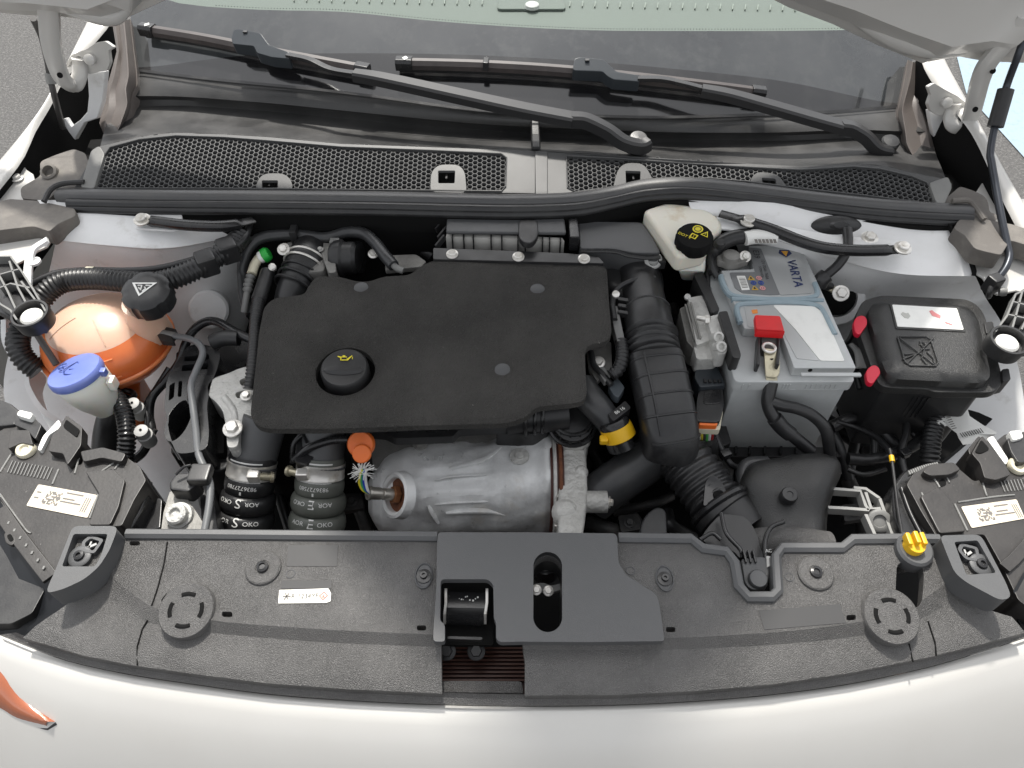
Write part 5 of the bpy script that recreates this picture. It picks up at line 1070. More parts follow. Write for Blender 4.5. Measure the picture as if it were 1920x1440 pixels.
for k in range(70):
    d = V3(random.uniform(-1, 1), random.uniform(-.7, 1), random.uniform(-.5, 1)).normalized() * random.uniform(.010, .020); p0 = P(680 + random.uniform(-4, 4), 884 + random.uniform(-5, 5), .766); b.tube([p0, p0 + d * .6 + V3(0, 0, .001), p0 + d], .0005, 4)
o_ = b.make('frayed_sleeve', lblw, ox); o_['kind'] = 'stuff'
tb_ = T('turbocharger', 'pale cast aluminium turbocharger housing right of the heat shield', 'turbocharger', P(1070, 900, .60))
b = B(); b.prism(rp(PL([(1040, 826), (1042, 806), (1052, 795), (1084, 795), (1104, 808), (1106, 824), (1099, 845), (1101, 880), (1102, 925), (1098, 970), (1092, 1010), (1046, 1010), (1047, 930), (1048, 880), (1045, 850)], .715), .010), .08); b.make('volute', alu, tb_, bevel=.014, seg=4)
b = B(); b.tube([P(1085, 941, .695), P(1138, 941, .695)], .0165, 20); b.make('outlet_stub', alu, tb_); screw(P(1142, 942, .70), V3(1, -.2, .2), .006, steel, tb_)
b = B(); b.tube([P(1028, 912, .645), P(1052, 912, .645)], .082, 36); b.make('rusty_core', darkred, tb_)
for dx in (0, 1): ring('v_clamp', P(1036 + dx * 10, 912, .645), XX, .083, .003, rust if dx else alu, tb_, 40)
for py in (842, 880, 930, 985): 
    b = B(); b.box(P(1044, py, .715 - abs(py - 880) * .0002), (.007, .006, .006)); b.make('clamp_bolt', steel, tb_, bevel=.001)
screw(P(1052, 815, .72), V3(-.2, -.4, .9), .007, alu, tb_)
for px, py, r_ in ((1088, 822, .012), (1066, 846, .009), (1062, 960, .014), (1090, 884, .008)):
    b = B(); b.lathe(P(px, py, .712), V3(.1, -.35, .9), [(r_ * 1.5, -.006), (r_ * 1.2, .002), (r_ * .8, .005), (0, .006)], 18); b.make('cast_boss', alu, tb_)
b = B(); b.prism(rp(PL([(1040, 826), (1044, 800), (1056, 790), (1088, 792), (1106, 806), (1108, 830), (1092, 838), (1056, 838)], .726), .006), .012); b.make('inlet_flange', alu, tb_, bevel=.004)
tp_ = T('turbo_inlet_pipe', 'black inlet pipe with ribbed collar above the turbocharger', 'pipe', P(1040, 785, .72))
pth = PL([(950, 785, .75), (990, 780, .755), (1020, 776, .755), (1062, 772, .755)]); b = B(); b.tube(pth, [.026, .026, .029, .029], 24); b.make('pipe', blk, tp_)
for i, x in enumerate((985, 1002, 1016)): ring('rib', P(x, 781 - i * 2, .755), XX, .0285, .003, blkg, tp_)
c = P(1073, 792, .742); cA = V3(.05, -.45, .9); ring('collar', c, cA, .036, .004, blkg, tp_); ring('collar', c + V3(0, .005, .016), cA, .033, .003, blkg, tp_)
for k in range(14):
    a = 2 * pi * k / 14; u, v = frame(cA); b = B(); p0 = c + (u * cos(a) + v * sin(a)) * .035; b.beam(p0, p0 + V3(0, .005, .016) - (u * cos(a) + v * sin(a)) * .002, .003, .004); b.make('collar_web', blkg, tp_)
b = B(); b.lathe(c - cA.normalized() * .02, cA, [(.031, 0), (.031, .03), (.0, .032)], 28); b.make('collar_core', blk, tp_)
ya = T('yellow_ring_connector', 'black hose coupling with bright yellow locking ring', 'coupling', P(1150, 800, .74))
hp = cr(PL([(1088, 725, .79), (1106, 748, .79), (1124, 768, .785), (1140, 788, .775), (1152, 812, .762), (1162, 840, .74)]), 6); b = B(); b.tube(hp, [.024 - .0002 * i for i in range(len(hp))], 18); b.make('hose', rubg, ya)
yc = P(1157, 807, .772); yx = (P(1162, 840, .74) - P(1140, 788, .775)).normalized(); b = B(); b.lathe(yc, yx, [(.021, -.008), (.0235, -.008), (.0245, .0), (.0245, .012), (.0215, .014), (.018, .014)], 28, cap=False); b.make('locking_ring', yel, ya)
b = B(); b.lathe(yc, yx, [(.0195, -.018), (.0225, -.014), (.0225, -.006), (.017, 0), (.017, .03), (0, .03)], 24); b.make('coupling_body', blkg, ya)
b = B(); b.box(P(1132, 825, .772), (.012, .012, .010)); b.make('ring_tab', yel, ya, bevel=.002)
flatpart('grey_connector', [(1140, 722), (1158, 708), (1172, 726), (1160, 746), (1150, 740)], .805, .016, mat('slate blue plastic', (.075, .088, .10), .45), ya, .002)
flatpart('black_sensor', [(1140, 778), (1172, 750), (1184, 764), (1150, 790)], .80, .02, blk, ya, .003)
text('86 16', .008, P(1162, 770, .8005), V3(.8, .6, 0), V3(-.6, .8, 0), lblw, ya)
wl2 = T('sensor_loom', 'corrugated sensor loom along the right side of the engine cover', 'wiring loom', P(1150, 650, .8))
loom('conduit', [(1165, 640, .83), (1167, 670, .83), (1160, 692, .825), (1146, 704, .82)], .0095, blk, wl2, .006, .2)
flatpart('connector', [(1146, 575), (1158, 572), (1164, 600), (1172, 638), (1158, 642), (1150, 610)], .838, .02, greym, wl2, .003)
for k in range(3): flatpart('pin_row', [(1158, 556 + k * 12), (1184, 560 + k * 12), (1184, 566 + k * 12), (1158, 562 + k * 12)], .842, .01, blk, wl2, .001)
hose('upper_wire', [(1150, 556, .845), (1148, 575, .842), (1152, 600, .84)], .005, blk, wl2)
b = B(); b.lathe(P(1154, 554, .848), V3(0, -.4, 1), [(.006, 0), (.006, .006), (.003, .007)], 14); b.make('eyelet', steel, wl2)
flatpart('bracket_plate', [(1100, 650), (1146, 640), (1148, 690), (1120, 715), (1104, 690)], .80, .01, alud, wl2, .002)
screw(P(1122, 680, .806), V3(0, -.2, 1), .007, steel, wl2); hose('lead', [(1108, 660, .81), (1114, 685, .81), (1128, 700, .812), (1146, 722, .81)], .005, blk, wl2)
flatpart('plug', [(1118, 690), (1132, 686), (1146, 706), (1134, 716)], .815, .012, greym, wl2, .002)

# ---------------------------------------------------------------- intake duct
it = T('intake_duct', 'wide black intake duct with bellows and ribbed elbow', 'intake duct', P(1230, 720, .75))
pth = cr(PL([(1188, 480, .82), (1200, 530, .82), (1212, 588, .825), (1219, 622, .825), (1226, 670, .82), (1240, 730, .808), (1252, 790, .79), (1256, 830, .765), (1246, 860, .73)]), 12)
N = len(pth); b = B(); cut = [p for p in pth]; rs = []
ys = [((q_ - CAM).dot(UP) / (q_ - CAM).dot(FW)) for q_ in pth]; pyy = [720 - F * y for y in ys]
fine = resample(pth, .0018); fpy = [720 - F * ((q_ - CAM).dot(UP) / (q_ - CAM).dot(FW)) for q_ in fine]
def sect(a, c): return [q_ for q_, y in zip(fine, fpy) if a <= y <= c]
b = B(); b.tube(sect(500, 592), .0345, 32); b.make('outlet_pipe', blk, it)
b = B(); s_ = sect(588, 632); b.tube(s_, [.0375] * len(s_), 32); b.make('collar', rub, it); ring('collar_edge', s_[0], s_[1] - s_[0], .037, .002, rub, it, 40)
b = B(); s_ = sect(630, 676); b.tube(s_, [.0385 + .0035 * cos(i / len(s_) * 2 * pi * 4.5) for i in range(len(s_))], 36); b.make('bellows', rub, it, ang=70)
b = B(); s_ = sect(674, 842); n = len(s_); rows = []
for i, p in enumerate(s_):
    t_ = (s_[min(n - 1, i + 1)] - s_[max(0, i - 1)]).normalized(); l_ = t_.cross(V3(0, -.5, 1)).normalized(); w_ = l_.cross(t_); k = i / n
    wd = lerp(.041, .040, k); ht = .034; rows.append([p + l_ * (wd * math.copysign(abs(cos(a)) ** .55, cos(a))) + w_ * (ht * math.copysign(abs(sin(a)) ** .6, sin(a))) for a in np.linspace(0, 2 * pi, 40, endpoint=False)])
b.loft(rows, True, True); el = b.make('ribbed_elbow', rub, it, ang=60)
for f in (.08, .27, .46, .65, .82):
    i = int(f * n); r_ = rows[i]; b = B(); b.tube([q_ for q_ in r_ if q_.z > s_[i].z + .012], .0019, 6); b.make('cross_rib', rub, it)
b = B(); b.tube([max(r_, key=lambda q_: (q_ - CAM).length * -1) for r_ in rows[int(.03 * n):int(.85 * n):6]], .0019, 6); b.make('centre_rib', rub, it)
flatpart('lower_flange', [(1196, 800), (1215, 790), (1275, 812), (1292, 825), (1280, 846), (1255, 850), (1205, 822)], .755, .02, rubg, it, .006, .012)
hose('lower_duct', [(1262, 836, .735), (1230, 852, .72), (1190, 880, .70), (1140, 915, .68), (1110, 940, .66)], .034, rubg, it, 22)
cd_ = T('fresh_air_hose', 'black bellows hose running from the intake duct to the right resonator', 'hose', P(1310, 900, .68))
pth = PL([(1240, 815, .735), (1268, 845, .732), (1296, 880, .728), (1326, 920, .722), (1345, 945, .72)]); b = B(); pts_ = resample(cr(pth, 8), .0021); b.tube(pts_, [.040 * (1 + .055 * cos(i * 2 * pi / 6)) for i in range(len(pts_))], 36); b.make('bellows', rub, cd_, ang=75)
ring('clamp', P(1350, 950, .722), P(1345, 945, .72) - P(1296, 880, .728), .043, .006, blkg, cd_, 36)
b = B(); b.lathe(P(1350, 952, .72), P(1385, 990, .715) - P(1340, 940, .72), [(.045, -.004), (.046, .012), (.043, .014), (.040, .05), (0, .05)], 32); b.make('spigot', blk, cd_)
b = B(); b.prism(rp([P(1322, 905, .76), P(1334, 888, .768), P(1352, 900, .765), P(1366, 930, .76), P(1352, 938, .758), P(1318, 950, .755)], .006), .010); cf = b.make('clamp_flap', blkg, cd_, bevel=.002)
flatpart('flap_window', [(1336, 922), (1354, 918), (1360, 932), (1342, 938)], .7615, .002, blkm, cd_, .0005)
rs_ = T('intake_resonator', 'smooth rounded black resonator box in front of the battery', 'resonator', P(1490, 930, .70))
ro = PL([(1396, 878), (1412, 852), (1434, 843), (1500, 840), (1570, 841), (1587, 850), (1588, 876), (1572, 905), (1564, 940), (1566, 985), (1556, 1008), (1520, 1018), (1470, 1008), (1430, 985), (1408, 950), (1400, 910)], .775)
b = B(); cxr = sum(ro, Vector()) / len(ro); field(b, rp(ro, .02, 4), [], lambda x, y: .775 + .004 * sin((x - cxr.x) * 40) - .03 * sm(.06, .0, y - .50) * .5 - .02 * (1 - sm(-.04, .02, x - (cxr.x - .05))) * (1 - sm(-.02, .03, y - cxr.y)), .008, .09, roll=.03, rolld=.022); b.make('shell', ebox, rs_, ang=50)
b = B(); b.lathe(P(1478, 931, .774), V3(0, -.1, 1), [(.0115, -.004), (.0115, .006), (.010, .008), (.0045, .0082), (.004, .007), (0, .007)], 24); b.make('button', blk, rs_)
b = B(); b.tube(cr(PL([(1440, 868, .74), (1400, 872, .74), (1392, 900, .735), (1405, 935, .735)]), 6), .010, 10); b.make('flange_arc', rubg, rs_)
sn = T('intake_snorkel', 'black intake snorkel clipped into the notch of the front panel', 'snorkel', P(1420, 1040, .78))
hose('grained_duct', [(1400, 1024, .755), (1440, 1018, .766), (1490, 1018, .772), (1552, 1026, .765)], .021, grain, sn, 20)
flatpart('neck', [(1330, 985), (1352, 962), (1400, 968), (1420, 1000), (1428, 1036), (1440, 1045), (1388, 1050), (1376, 1032), (1340, 1030), (1312, 1010)], .785, .05, blk, sn, .008, .01)
for l in ([(1312, 1012), (1335, 1000), (1352, 1012)], [(1352, 962), (1362, 1000), (1388, 1030), (1392, 1046)], [(1470, 978), (1445, 990), (1434, 1018), (1436, 1060)]): hose('rib', [(x, y, .800) for x, y in l], .003, blkg, sn, 8)
flatpart('clip_tongue', [(1389, 1046), (1436, 1042), (1444, 1070), (1440, 1100), (1412, 1108), (1396, 1094)], .812, .02, smoothp, sn, .003, .006)
for k in range(3): flatpart('tongue_rib', [(1392 + k * 9, 1030), (1396 + k * 9, 1030), (1402 + k * 9, 1054), (1398 + k * 9, 1054)], .816, .01, blkg, sn, .001, .001)
b = B(); b.lathe(P(1420, 1087, .813), V3(0, -.15, 1), [(.0115, -.004), (.0115, .004), (.010, .006), (0, .0065)], 28); b.make('round_button', smoothp, sn)
flatpart('cream_sticker', [(1437, 1042), (1450, 1044), (1452, 1056), (1438, 1064)], .8135, .001, greyp, sn, 0, .001)
text('AC', .006, P(1441, 1033, .806), XX, V3(0, 1, .3), lblw, sn)

# bay bits, lower right
sb = T('support_bracket', 'pale grey metal bracket between the resonator and right headlamp', 'bracket', P(1630, 960, .70))
for l in ([(1560, 918), (1612, 922), (1622, 950), (1628, 958)], [(1552, 953), (1590, 955), (1628, 958)], [(1600, 916), (1622, 918), (1648, 936)], [(1622, 925), (1632, 955), (1650, 955)], [(1622, 966), (1640, 1006)], [(1648, 936), (1672, 1004)]):
    b = B(); b.sweep([P(x, y, .755) for x, y in l], [(-.0022, -.012), (.0022, -.012), (.0022, .003), (-.0022, .003)]); b.make('strut', mat('grey bracket paint', (.27, .27, .26), .5), sb)
flatpart('plate', [(1624, 960), (1648, 936), (1672, 1004), (1660, 1010), (1640, 1008)], .742, .004, alud, sb, .001)
b = B(); b.lathe(P(1648, 977, .752), V3(-.2, -.5, .8), [(.016, -.012), (.016, .004), (.013, .006), (.009, .006), (.008, .003), (0, .003)], 24); b.make('rubber_bush', greym, sb)
rd = T('release_rod', 'thin release rod with yellow band beside the right headlamp', 'rod', P(1680, 930, .74)); hose('rod', [(1668, 842, .77), (1672, 862, .772), (1677, 900, .775), (1683, 950, .78), (1692, 1004, .79)], .0022, blk, rd, 8); b = B(); b.tube(PL([(1671, 855, .772), (1673, 866, .772)]), .0036, 12); b.make('yellow_band', yel, rd)
dw = T('wiring_bundle', 'black taped wires crossing below the fuse box', 'wiring', P(1640, 850, .66))
for l, r_ in (([(1590, 860, .70), (1630, 862, .70), (1680, 850, .70), (1720, 830, .70), (1740, 800, .70)], .0095), ([(1568, 790, .70), (1600, 800, .70), (1640, 818, .71), (1665, 842, .72), (1670, 850, .72)], .005), ([(1560, 800, .69), (1600, 785, .70), (1640, 800, .69), (1680, 835, .68), (1700, 850, .67)], .010), ([(1638, 818, .70), (1640, 840, .69), (1638, 870, .68)], .006), ([(1556, 800, .68), (1575, 840, .67), (1592, 900, .64)], .008)): hose('wire', l, r_, rub, dw)
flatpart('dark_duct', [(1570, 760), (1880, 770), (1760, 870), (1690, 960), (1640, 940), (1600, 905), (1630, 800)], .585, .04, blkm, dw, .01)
tg = T('paper_tag', 'white barcode paper tag hanging above the right headlamp', 'tag', P(1800, 790, .73))
b = B(); rows = []
for l, r_ in zip([(1748, 786), (1764, 772), (1784, 766), (1806, 757), (1814, 766), (1818, 780), (1842, 796), (1870, 811)], [(1768, 800), (1776, 798), (1786, 806), (1794, 812), (1798, 822), (1806, 834), (1824, 832), (1862, 818)]):
    rows.append([P(*l, .742), P((l[0] + r_[0]) / 2, (l[1] + r_[1]) / 2, .748), P(*r_, .742)])
b.loft(rows); b.loft([[p - ZZ * .0006 for p in r_] for r_ in rows]); b.make('sheet', lblw, tg, ang=60)
for k in range(10): 
    b = B(); b.beam(P(1800 + k * 4.2, 812 - k * 1.0, .7492), P(1806 + k * 4.2, 820 - k * 1.0, .7492), .0014, .0003); b.make('barcode_bar', ink, tg, flat=True)
for k in range(8): 
    b = B(); b.beam(P(1770 + k * 2.2, 776 + k * 4, .7490), P(1778 + k * 2.2, 774 + k * 4, .7490), .0012, .0003); b.make('tick_mark', inkb, tg, flat=True)
cl_ = T('headlamp_loom', 'corrugated loom dropping to the right headlamp', 'wiring loom', P(1745, 840, .7)); loom('conduit', [(1775, 770, .73), (1758, 785, .735), (1748, 815, .73), (1744, 850, .72), (1742, 890, .70)], .0135, blk, cl_, .0065, .17)
pr_ = T('hood_prop_rod', 'dark metal hood prop rod with rubber sleeve on the right', 'prop rod', P(1862, 535, .85))
hose('rod', [(1985, -160, 1.22), (1925, 55, 1.12), (1888, 160, 1.04), (1866, 235, .99), (1857, 285, .965), (1860, 310, .955), (1876, 400, .92), (1889, 462, .895), (1892, 482, .888), (1884, 504, .88), (1866, 528, .868)], .0058, mat('dark rod steel', (.045, .050, .060), .32, metal=.5), pr_)
b = B(); b.tube(PL([(1886, 168, 1.034), (1866, 238, .988)]), .0125, 16); b.make('rubber_sleeve', blk, pr_)
b = B(); b.box(P(1862, 532, .868), (.022, .020, .030), Matrix.Rotation(.4, 3, 'Z')); b.make('clip', blk, pr_, bevel=.004); ring('clip_loop', P(1858, 545, .86), V3(.6, -.5, .2), .010, .004, blk, pr_, 20)
b = B(); b.lathe(P(1879, 547, .865), V3(1, -.3, .2), [(.006, -.004), (.007, .0), (.006, .006), (0, .007)], 14); b.make('stud', greym, pr_)
pl2 = T('hood_prop_rod', 'dark gas strut reaching down past the left hood hinge', 'gas strut', P(115, 230, .9)); hose('rod', [(62, 35, 1.10), (78, 70, 1.06), (88, 110, 1.03), (94, 145, 1.00), (102, 180, .97), (118, 240, .90)], .0052, mat('dark strut', (.05, .047, .045), .4), pl2)
b = B(); b.tube(PL([(93, 138, 1.005), (97, 158, .99)]), .008, 12); b.make('collar', greym, pl2)
# front left support
fs = T('crossmember_end', 'bare metal crossmember end with bolt beside the boost hose', 'crossmember', P(350, 970, .70))
flatpart('plate', [(318, 920), (345, 925), (372, 965), (396, 1005), (300, 1005), (306, 960)], .752, .02, alud, fs, .003)
b = B(); b.lathe(P(336, 966, .757), V3(-.05, -.35, .95), [(.018, -.01), (.018, .001), (.0145, .002), (.0145, .012), (.012, .014), (.008, .014), (.007, .010), (0, .010)], 28); b.make('bolt', alu, fs)
flatpart('black_cover', [(316, 905), (330, 886), (368, 884), (372, 905), (352, 922), (318, 918)], .775, .03, blk, fs, .004); hose('tie', [(330, 890, .785), (344, 876, .79), (358, 872, .79)], .002, blkg, fs, 8)
flatpart('inner_link', [(372, 905), (395, 900), (410, 1000), (380, 1000)], .73, .04, blk, fs, .004)
flatpart('round_housing_plate', [(1200, 985), (1212, 962), (1232, 948), (1250, 955), (1252, 1010), (1200, 1010)], .70, .03, rubg, T('gear_linkage', 'dark grey linkage cup behind the front panel', 'linkage', P(1230, 1000, .66)), .004, .01)

# ---------------------------------------------------------------- dim pipes and brackets low in the bay
lp_ = T('lower_pipework', 'dim pipes and brackets low in the shade between the engine parts', 'pipework', P(1100, 950, .5))
dim = mat('dull dark metal', (.05, .05, .05), .55, metal=.3, bump=(200, .3, .002), mott=[(30, (.09, .085, .08), .45, .7, None)])
rg = random.Random(11)
for (x0, y0, x1, y1, z0, z1, r_, m_) in ((1110, 850, 1210, 1000, .60, .55, .010, rub), (1150, 960, 1260, 930, .58, .60, .008, dim), (1100, 980, 1190, 1000, .60, .58, .012, dim), (1250, 960, 1300, 1010, .60, .58, .011, rub), (640, 880, 690, 1000, .60, .58, .010, dim), (530, 800, 545, 1000, .62, .58, .009, rub), (380, 880, 430, 990, .62, .60, .008, dim), (1280, 520, 1300, 640, .70, .66, .012, rub), (1250, 540, 1270, 700, .68, .66, .008, dim), (1590, 900, 1620, 1000, .60, .58, .012, dim), (1500, 760, 1700, 900, .58, .56, .014, rub), (1620, 760, 1590, 900, .60, .58, .009, dim), (860, 420, 640, 450, .78, .78, .008, dim), (780, 430, 810, 480, .80, .80, .010, rub), (1110, 560, 1130, 700, .74, .74, .010, dim), (440, 650, 470, 720, .72, .70, .012, dim), (1180, 420, 1260, 470, .80, .80, .010, rub), (1380, 780, 1360, 900, .62, .60, .012, dim), (1690, 900, 1640, 1000, .64, .62, .010, rub)):
    mx, my = (x0 + x1) / 2 + rg.uniform(-25, 25), (y0 + y1) / 2 + rg.uniform(-20, 20)
    hose('pipe', [(x0, y0, z0), (mx, my, (z0 + z1) / 2 + .015), (x1, y1, z1)], r_, m_, lp_, 10)
for (x, y, z) in ((1180, 980, .62), (1120, 910, .62), (1290, 600, .70), (660, 940, .62), (1600, 960, .62), (1640, 850, .63), (400, 940, .64), (1150, 590, .76)):
    flatpart('bracket', [(x - 22, y - 14), (x + 18, y - 18), (x + 24, y + 12), (x - 16, y + 18)], z, .012, dim, lp_, .002); screw(P(x, y, z + .001), V3(0, -.2, 1), .006, dim, lp_)

# ================================================================ front panel
fp = T('radiator_shroud', 'grained dark plastic shroud panel between engine bay and bumper', 'shroud panel', P(960, 1150, .78))
ZU, ZL, ZF = .820, .806, .796
UC = [(194, 1000), (199, 1040), (208, 1075), (232, 1100), (285, 1138), (350, 1155), (420, 1166), (520, 1174), (640, 1182), (820, 1190), (1000, 1196), (1250, 1196), (1400, 1189), (1500, 1181), (1600, 1168), (1680, 1150), (1740, 1118), (1772, 1092), (1790, 1060), (1800, 1005)]
LC = [(150, 1010), (165, 1060), (185, 1100), (215, 1130), (270, 1165), (350, 1180), (420, 1189), (520, 1198), (640, 1206), (820, 1213), (1000, 1218), (1250, 1218), (1400, 1212), (1500, 1205), (1600, 1194), (1690, 1176), (1750, 1148), (1795, 1118), (1815, 1085), (1832, 1005)]
FC = [(30, 1186), (80, 1205), (150, 1226), (240, 1244), (350, 1260), (500, 1279), (650, 1290), (820, 1298), (980, 1302), (1150, 1301), (1300, 1294), (1450, 1281), (1600, 1259), (1740, 1231), (1850, 1204), (1935, 1176)]
Uw = cr([P(x, y, ZU - .002) for x, y in UC], 4); Lw = cr([P(x, y, ZL) for x, y in LC], 4); Fw = cr([P(x, y, ZF) for x, y in FC], 4)
ux, uy = [p.x for p in Uw], [p.y for p in Uw]; lx, ly = [p.x for p in Lw], [p.y for p in Lw]; fx, fy = [p.x for p in Fw], [p.y for p in Fw]
def pz(x, y):
    yu = float(np.interp(x, ux, uy)); yl = float(np.interp(x, lx, ly)); yf = float(np.interp(x, fx, fy))
    if x < ux[0] or x > ux[-1]: yu = 9
    if x < lx[0] or x > lx[-1]: yl = 9
    if y >= yu - 2e-5: return ZU - .002 * sm(.10, 0, y - yu)
    if y >= yl - 2e-5 and yu < 9: return lerp(ZL, ZU - .002, (y - yl) / (yu - yl + 1e-6))
    return ZF + (ZL - ZF) * min(1, max(0, (y - yf) / (yl - yf if yl < 9 else .09))) - .004 * sm(.012, 0, y - yf)
rear = [(236, 1010), (480, 1012), (820, 1014), (1160, 1016), (1298, 1018), (1318, 1036), (1360, 1042), (1376, 1060), (1382, 1098), (1402, 1122), (1450, 1122), (1464, 1108), (1458, 1050), (1470, 1034), (1582, 1034), (1602, 1018), (1690, 1016), (1762, 1018)]
right = [(1768, 1060), (1790, 1098), (1850, 1135), (1905, 1150), (1935, 1176)]
left = [(30, 1186), (70, 1160), (140, 1115), (190, 1085), (222, 1045)]
outl_ = PL(rear, ZU) + PL(right, ZU - .012) + [P(x, y, ZF) for x, y in reversed(FC[1:-1])] + PL(left, ZU - .012)
latch = PL([(822, 1080), (920, 1080), (934, 1160), (938, 1200), (978, 1204), (984, 1240), (984, 1302), (828, 1299), (828, 1200)], .80)
side = rp(PL([(1682, 1056), (1702, 1050), (1728, 1056), (1734, 1075), (1730, 1132), (1712, 1140), (1694, 1124), (1680, 1112)], ZU), .008)
oval = [P(1027 + 27 * cos(a), 1110 + (44 if sin(a) < 0 else 44) * (1 if sin(a) >= 0 else -1) + 28 * sin(a), ZU + .006) for a in np.linspace(0, 2 * pi, 36, endpoint=False)]
slot_h = [rp(PL([(x - w, y - h), (x + w, y - h + s), (x + w, y + h + s), (x - w, y + h)], ZU), .0025, 2) for x, y, w, h, s in ((252, 1018, 10, 4, 0), (425, 1150, 10, 5, 1), (790, 1176, 9, 5, 0), (1258, 1179, 9, 5, 0), (1597, 1157, 9, 5, -1))] + [rp(PL([(300, 1124), (312, 1110), (317, 1114), (305, 1130)], ZU), .002, 2)]
b = B(); field(b, outl_, [latch, side, oval] + slot_h, pz, .0075, .014, lines=[Uw, Lw])
pan = b.make('moulded_panel', grain, fp, ang=22)
# rear ridge
for l in ([(236, 1000), (400, 1001), (600, 1003), (820, 1005)], [(1160, 1007), (1296, 1009), (1318, 1027), (1362, 1033), (1378, 1054), (1386, 1098), (1404, 1118), (1448, 1118), (1460, 1106), (1456, 1042), (1468, 1026), (1580, 1026), (1600, 1010), (1690, 1009), (1762, 1010)]):
    b = B(); b.sweep([P(x, y, ZU + .004) for x, y in l], [(-.006, -.016), (.006, -.016), (.006, -.001), (.002, .003), (-.004, .003), (-.006, .001)]); b.make('rear_ridge', smoothp, fp, ang=30)
# lower lip bands along the bumper
FB = [(x, y + 14) for x, y in FC]; GB = [(0, 1190), (60, 1215), (130, 1240), (240, 1264), (350, 1281), (500, 1301), (650, 1313), (820, 1321), (980, 1324), (1150, 1322), (1300, 1315), (1450, 1302), (1600, 1281), (1740, 1251), (1850, 1219), (1945, 1188)]
b = B(); n = 60; A = curve(FC, n); C_ = curve(GB, n); rws = []
for t, z in ((0, ZF - .010), (.35, ZF - .016), (.45, ZF - .017), (.9, ZF - .020), (1, ZF - .026)): rws.append([P(lerp(p.x, q_.x, t), lerp(p.y, q_.y, t), z) for p, q_ in zip(A, C_)])
b.loft(rws); b.make('front_lip', grain, fp, ang=25)
# joint lines between the panel sections
for l in ([(318, 1022), (312, 1060), (300, 1105), (288, 1140)], [(274, 1160), (262, 1175), (250, 1205), (245, 1236)], [(1712, 1200), (1722, 1222), (1726, 1230)], [(1745, 1160), (1762, 1196), (1770, 1218)]):
    b = B(); b.tube([V3(q_.x, q_.y, pz(q_.x, q_.y) + .0001) for q_ in PL(l, .812)], .0011, 6); b.make('joint_line', blkm, fp)
# fastener washers
def pp_(px, py):
    z = .815
    for _ in range(6): q_ = P(px, py, z); z = pz(q_.x, q_.y)
    return P(px, py, z)
for px, py in ((494, 1066), (1528, 1076)):
    c = pp_(px, py); b = B(); b.lathe(c, V3(0, -.05, 1), [(.0215, -.002), (.0215, .003), (.020, .0045), (.009, .0045), (.0085, .0038), (0, .0038)], 36); w_ = b.make('washer', grain, fp, ang=30)
    b = B(); b.lathe(c + ZZ * .0038, V3(0, -.05, 1), [(.0075, 0), (.007, .003), (.004, .004), (.0035, .002), (0, .002)], 14); b.make('screw', blkg, w_)
for px, py in ((795, 1080), (1246, 1085)):
    c = pp_(px, py) + ZZ * .0005; b = B(); b.lathe(c, V3(0, 0, 1), [(.0108, -.001), (.0108, .0016), (.0098, .0022), (.0090, .0004), (0, .0002)], 32, ry=1.55); w_ = b.make('recess_ring', smoothp, fp)
    b = B(); b.lathe(c - V3(0, .001, 0), ZZ, [(.009, 0), (.009, .002), (.0045, .0025), (.0042, .006), (.002, .006), (.0018, .004), (0, .004)], 20); b.make('screw', blkg, w_)
# rubber stops with four arc slots
for px, py in ((352, 1143), (1668, 1154)):
    c = pp_(px, py); c.z = ZU - .007; ta = V3(0, -.24, 1).normalized(); b = B(); b.lathe(c, ta, [(.033, -.016), (.0325, .008), (.031, .0102), (0, .0105)], 48); st = b.make('rubber_stop', grain, fp)
    for k in range(4):
        a0 = pi / 4 + k * pi / 2 + pi / 4 - .45; u, v = XX, ta.cross(XX).normalized(); b = B()
        b.tube([c + ta * .0104 + (u * cos(a0 + t * .9) + v * sin(a0 + t * .9)) * .0185 for t in np.linspace(0, 1, 9)], .0026, 8, flat=.4); b.make('arc_slot', blkm, st)
for px, py in ((545, 1076), (1480, 1082), (1182, 1070)): ring('moulded_circle', pp_(px, py), ZZ, .0052, .0007, smoothp, fp, 18)
# stickers
def sticker(name, pts_, m, up=.0006): 
    b = B(); b.prism([pp_(*p) + ZZ * up for p in pts_], .0005); return b.make(name, m, fp, flat=True)
dks = mat('matte charcoal patch', (.030, .030, .031), .6)
sticker('blank_patch', [(540, 1022), (634, 1022), (632, 1062), (538, 1062)], dks); sticker('blank_patch', [(528, 1089), (622, 1089), (621, 1104), (527, 1104)], dks); sticker('blank_patch', [(1422, 1145), (1574, 1133), (1586, 1168), (1433, 1181)], dks)  # added dark rectangles over blotted-out labels, not real film
st = sticker('refrigerant_label', [(524, 1107), (616, 1104), (621, 1113), (620, 1128), (612, 1131), (522, 1132)], mat('white sticker', (.74, .72, .66), .5), .0012); st['label'] = 'small white refrigerant label reading R-1234YF'
xd_ = (pp_(616, 1117) - pp_(526, 1119)).normalized(); red2 = mat('red print', (.55, .12, .08), .5)
text('R-1234YF', .0085, pp_(572, 1119) + ZZ * .0018, xd_, V3(0, 1, 0), inkb, fp, 'refrigerant_text', sx=.95)
c = pp_(607, 1118) + ZZ * .0018; b = B(); b.plate([c + V3(.0055, 0, 0), c + V3(0, .0055, 0), c + V3(-.0055, 0, 0), c + V3(0, -.0055, 0)], [[c + V3(.004, 0, 0), c + V3(0, .004, 0), c + V3(-.004, 0, 0), c + V3(0, -.004, 0)]], .0002); b.prism([c + V3(-.0015, -.002, 0), c + V3(.0015, -.002, 0), c + V3(0, .0025, 0)], .0002); b.make('flame_symbol', red2, fp, flat=True)
c = pp_(538, 1119) + ZZ * .0018; b = B()
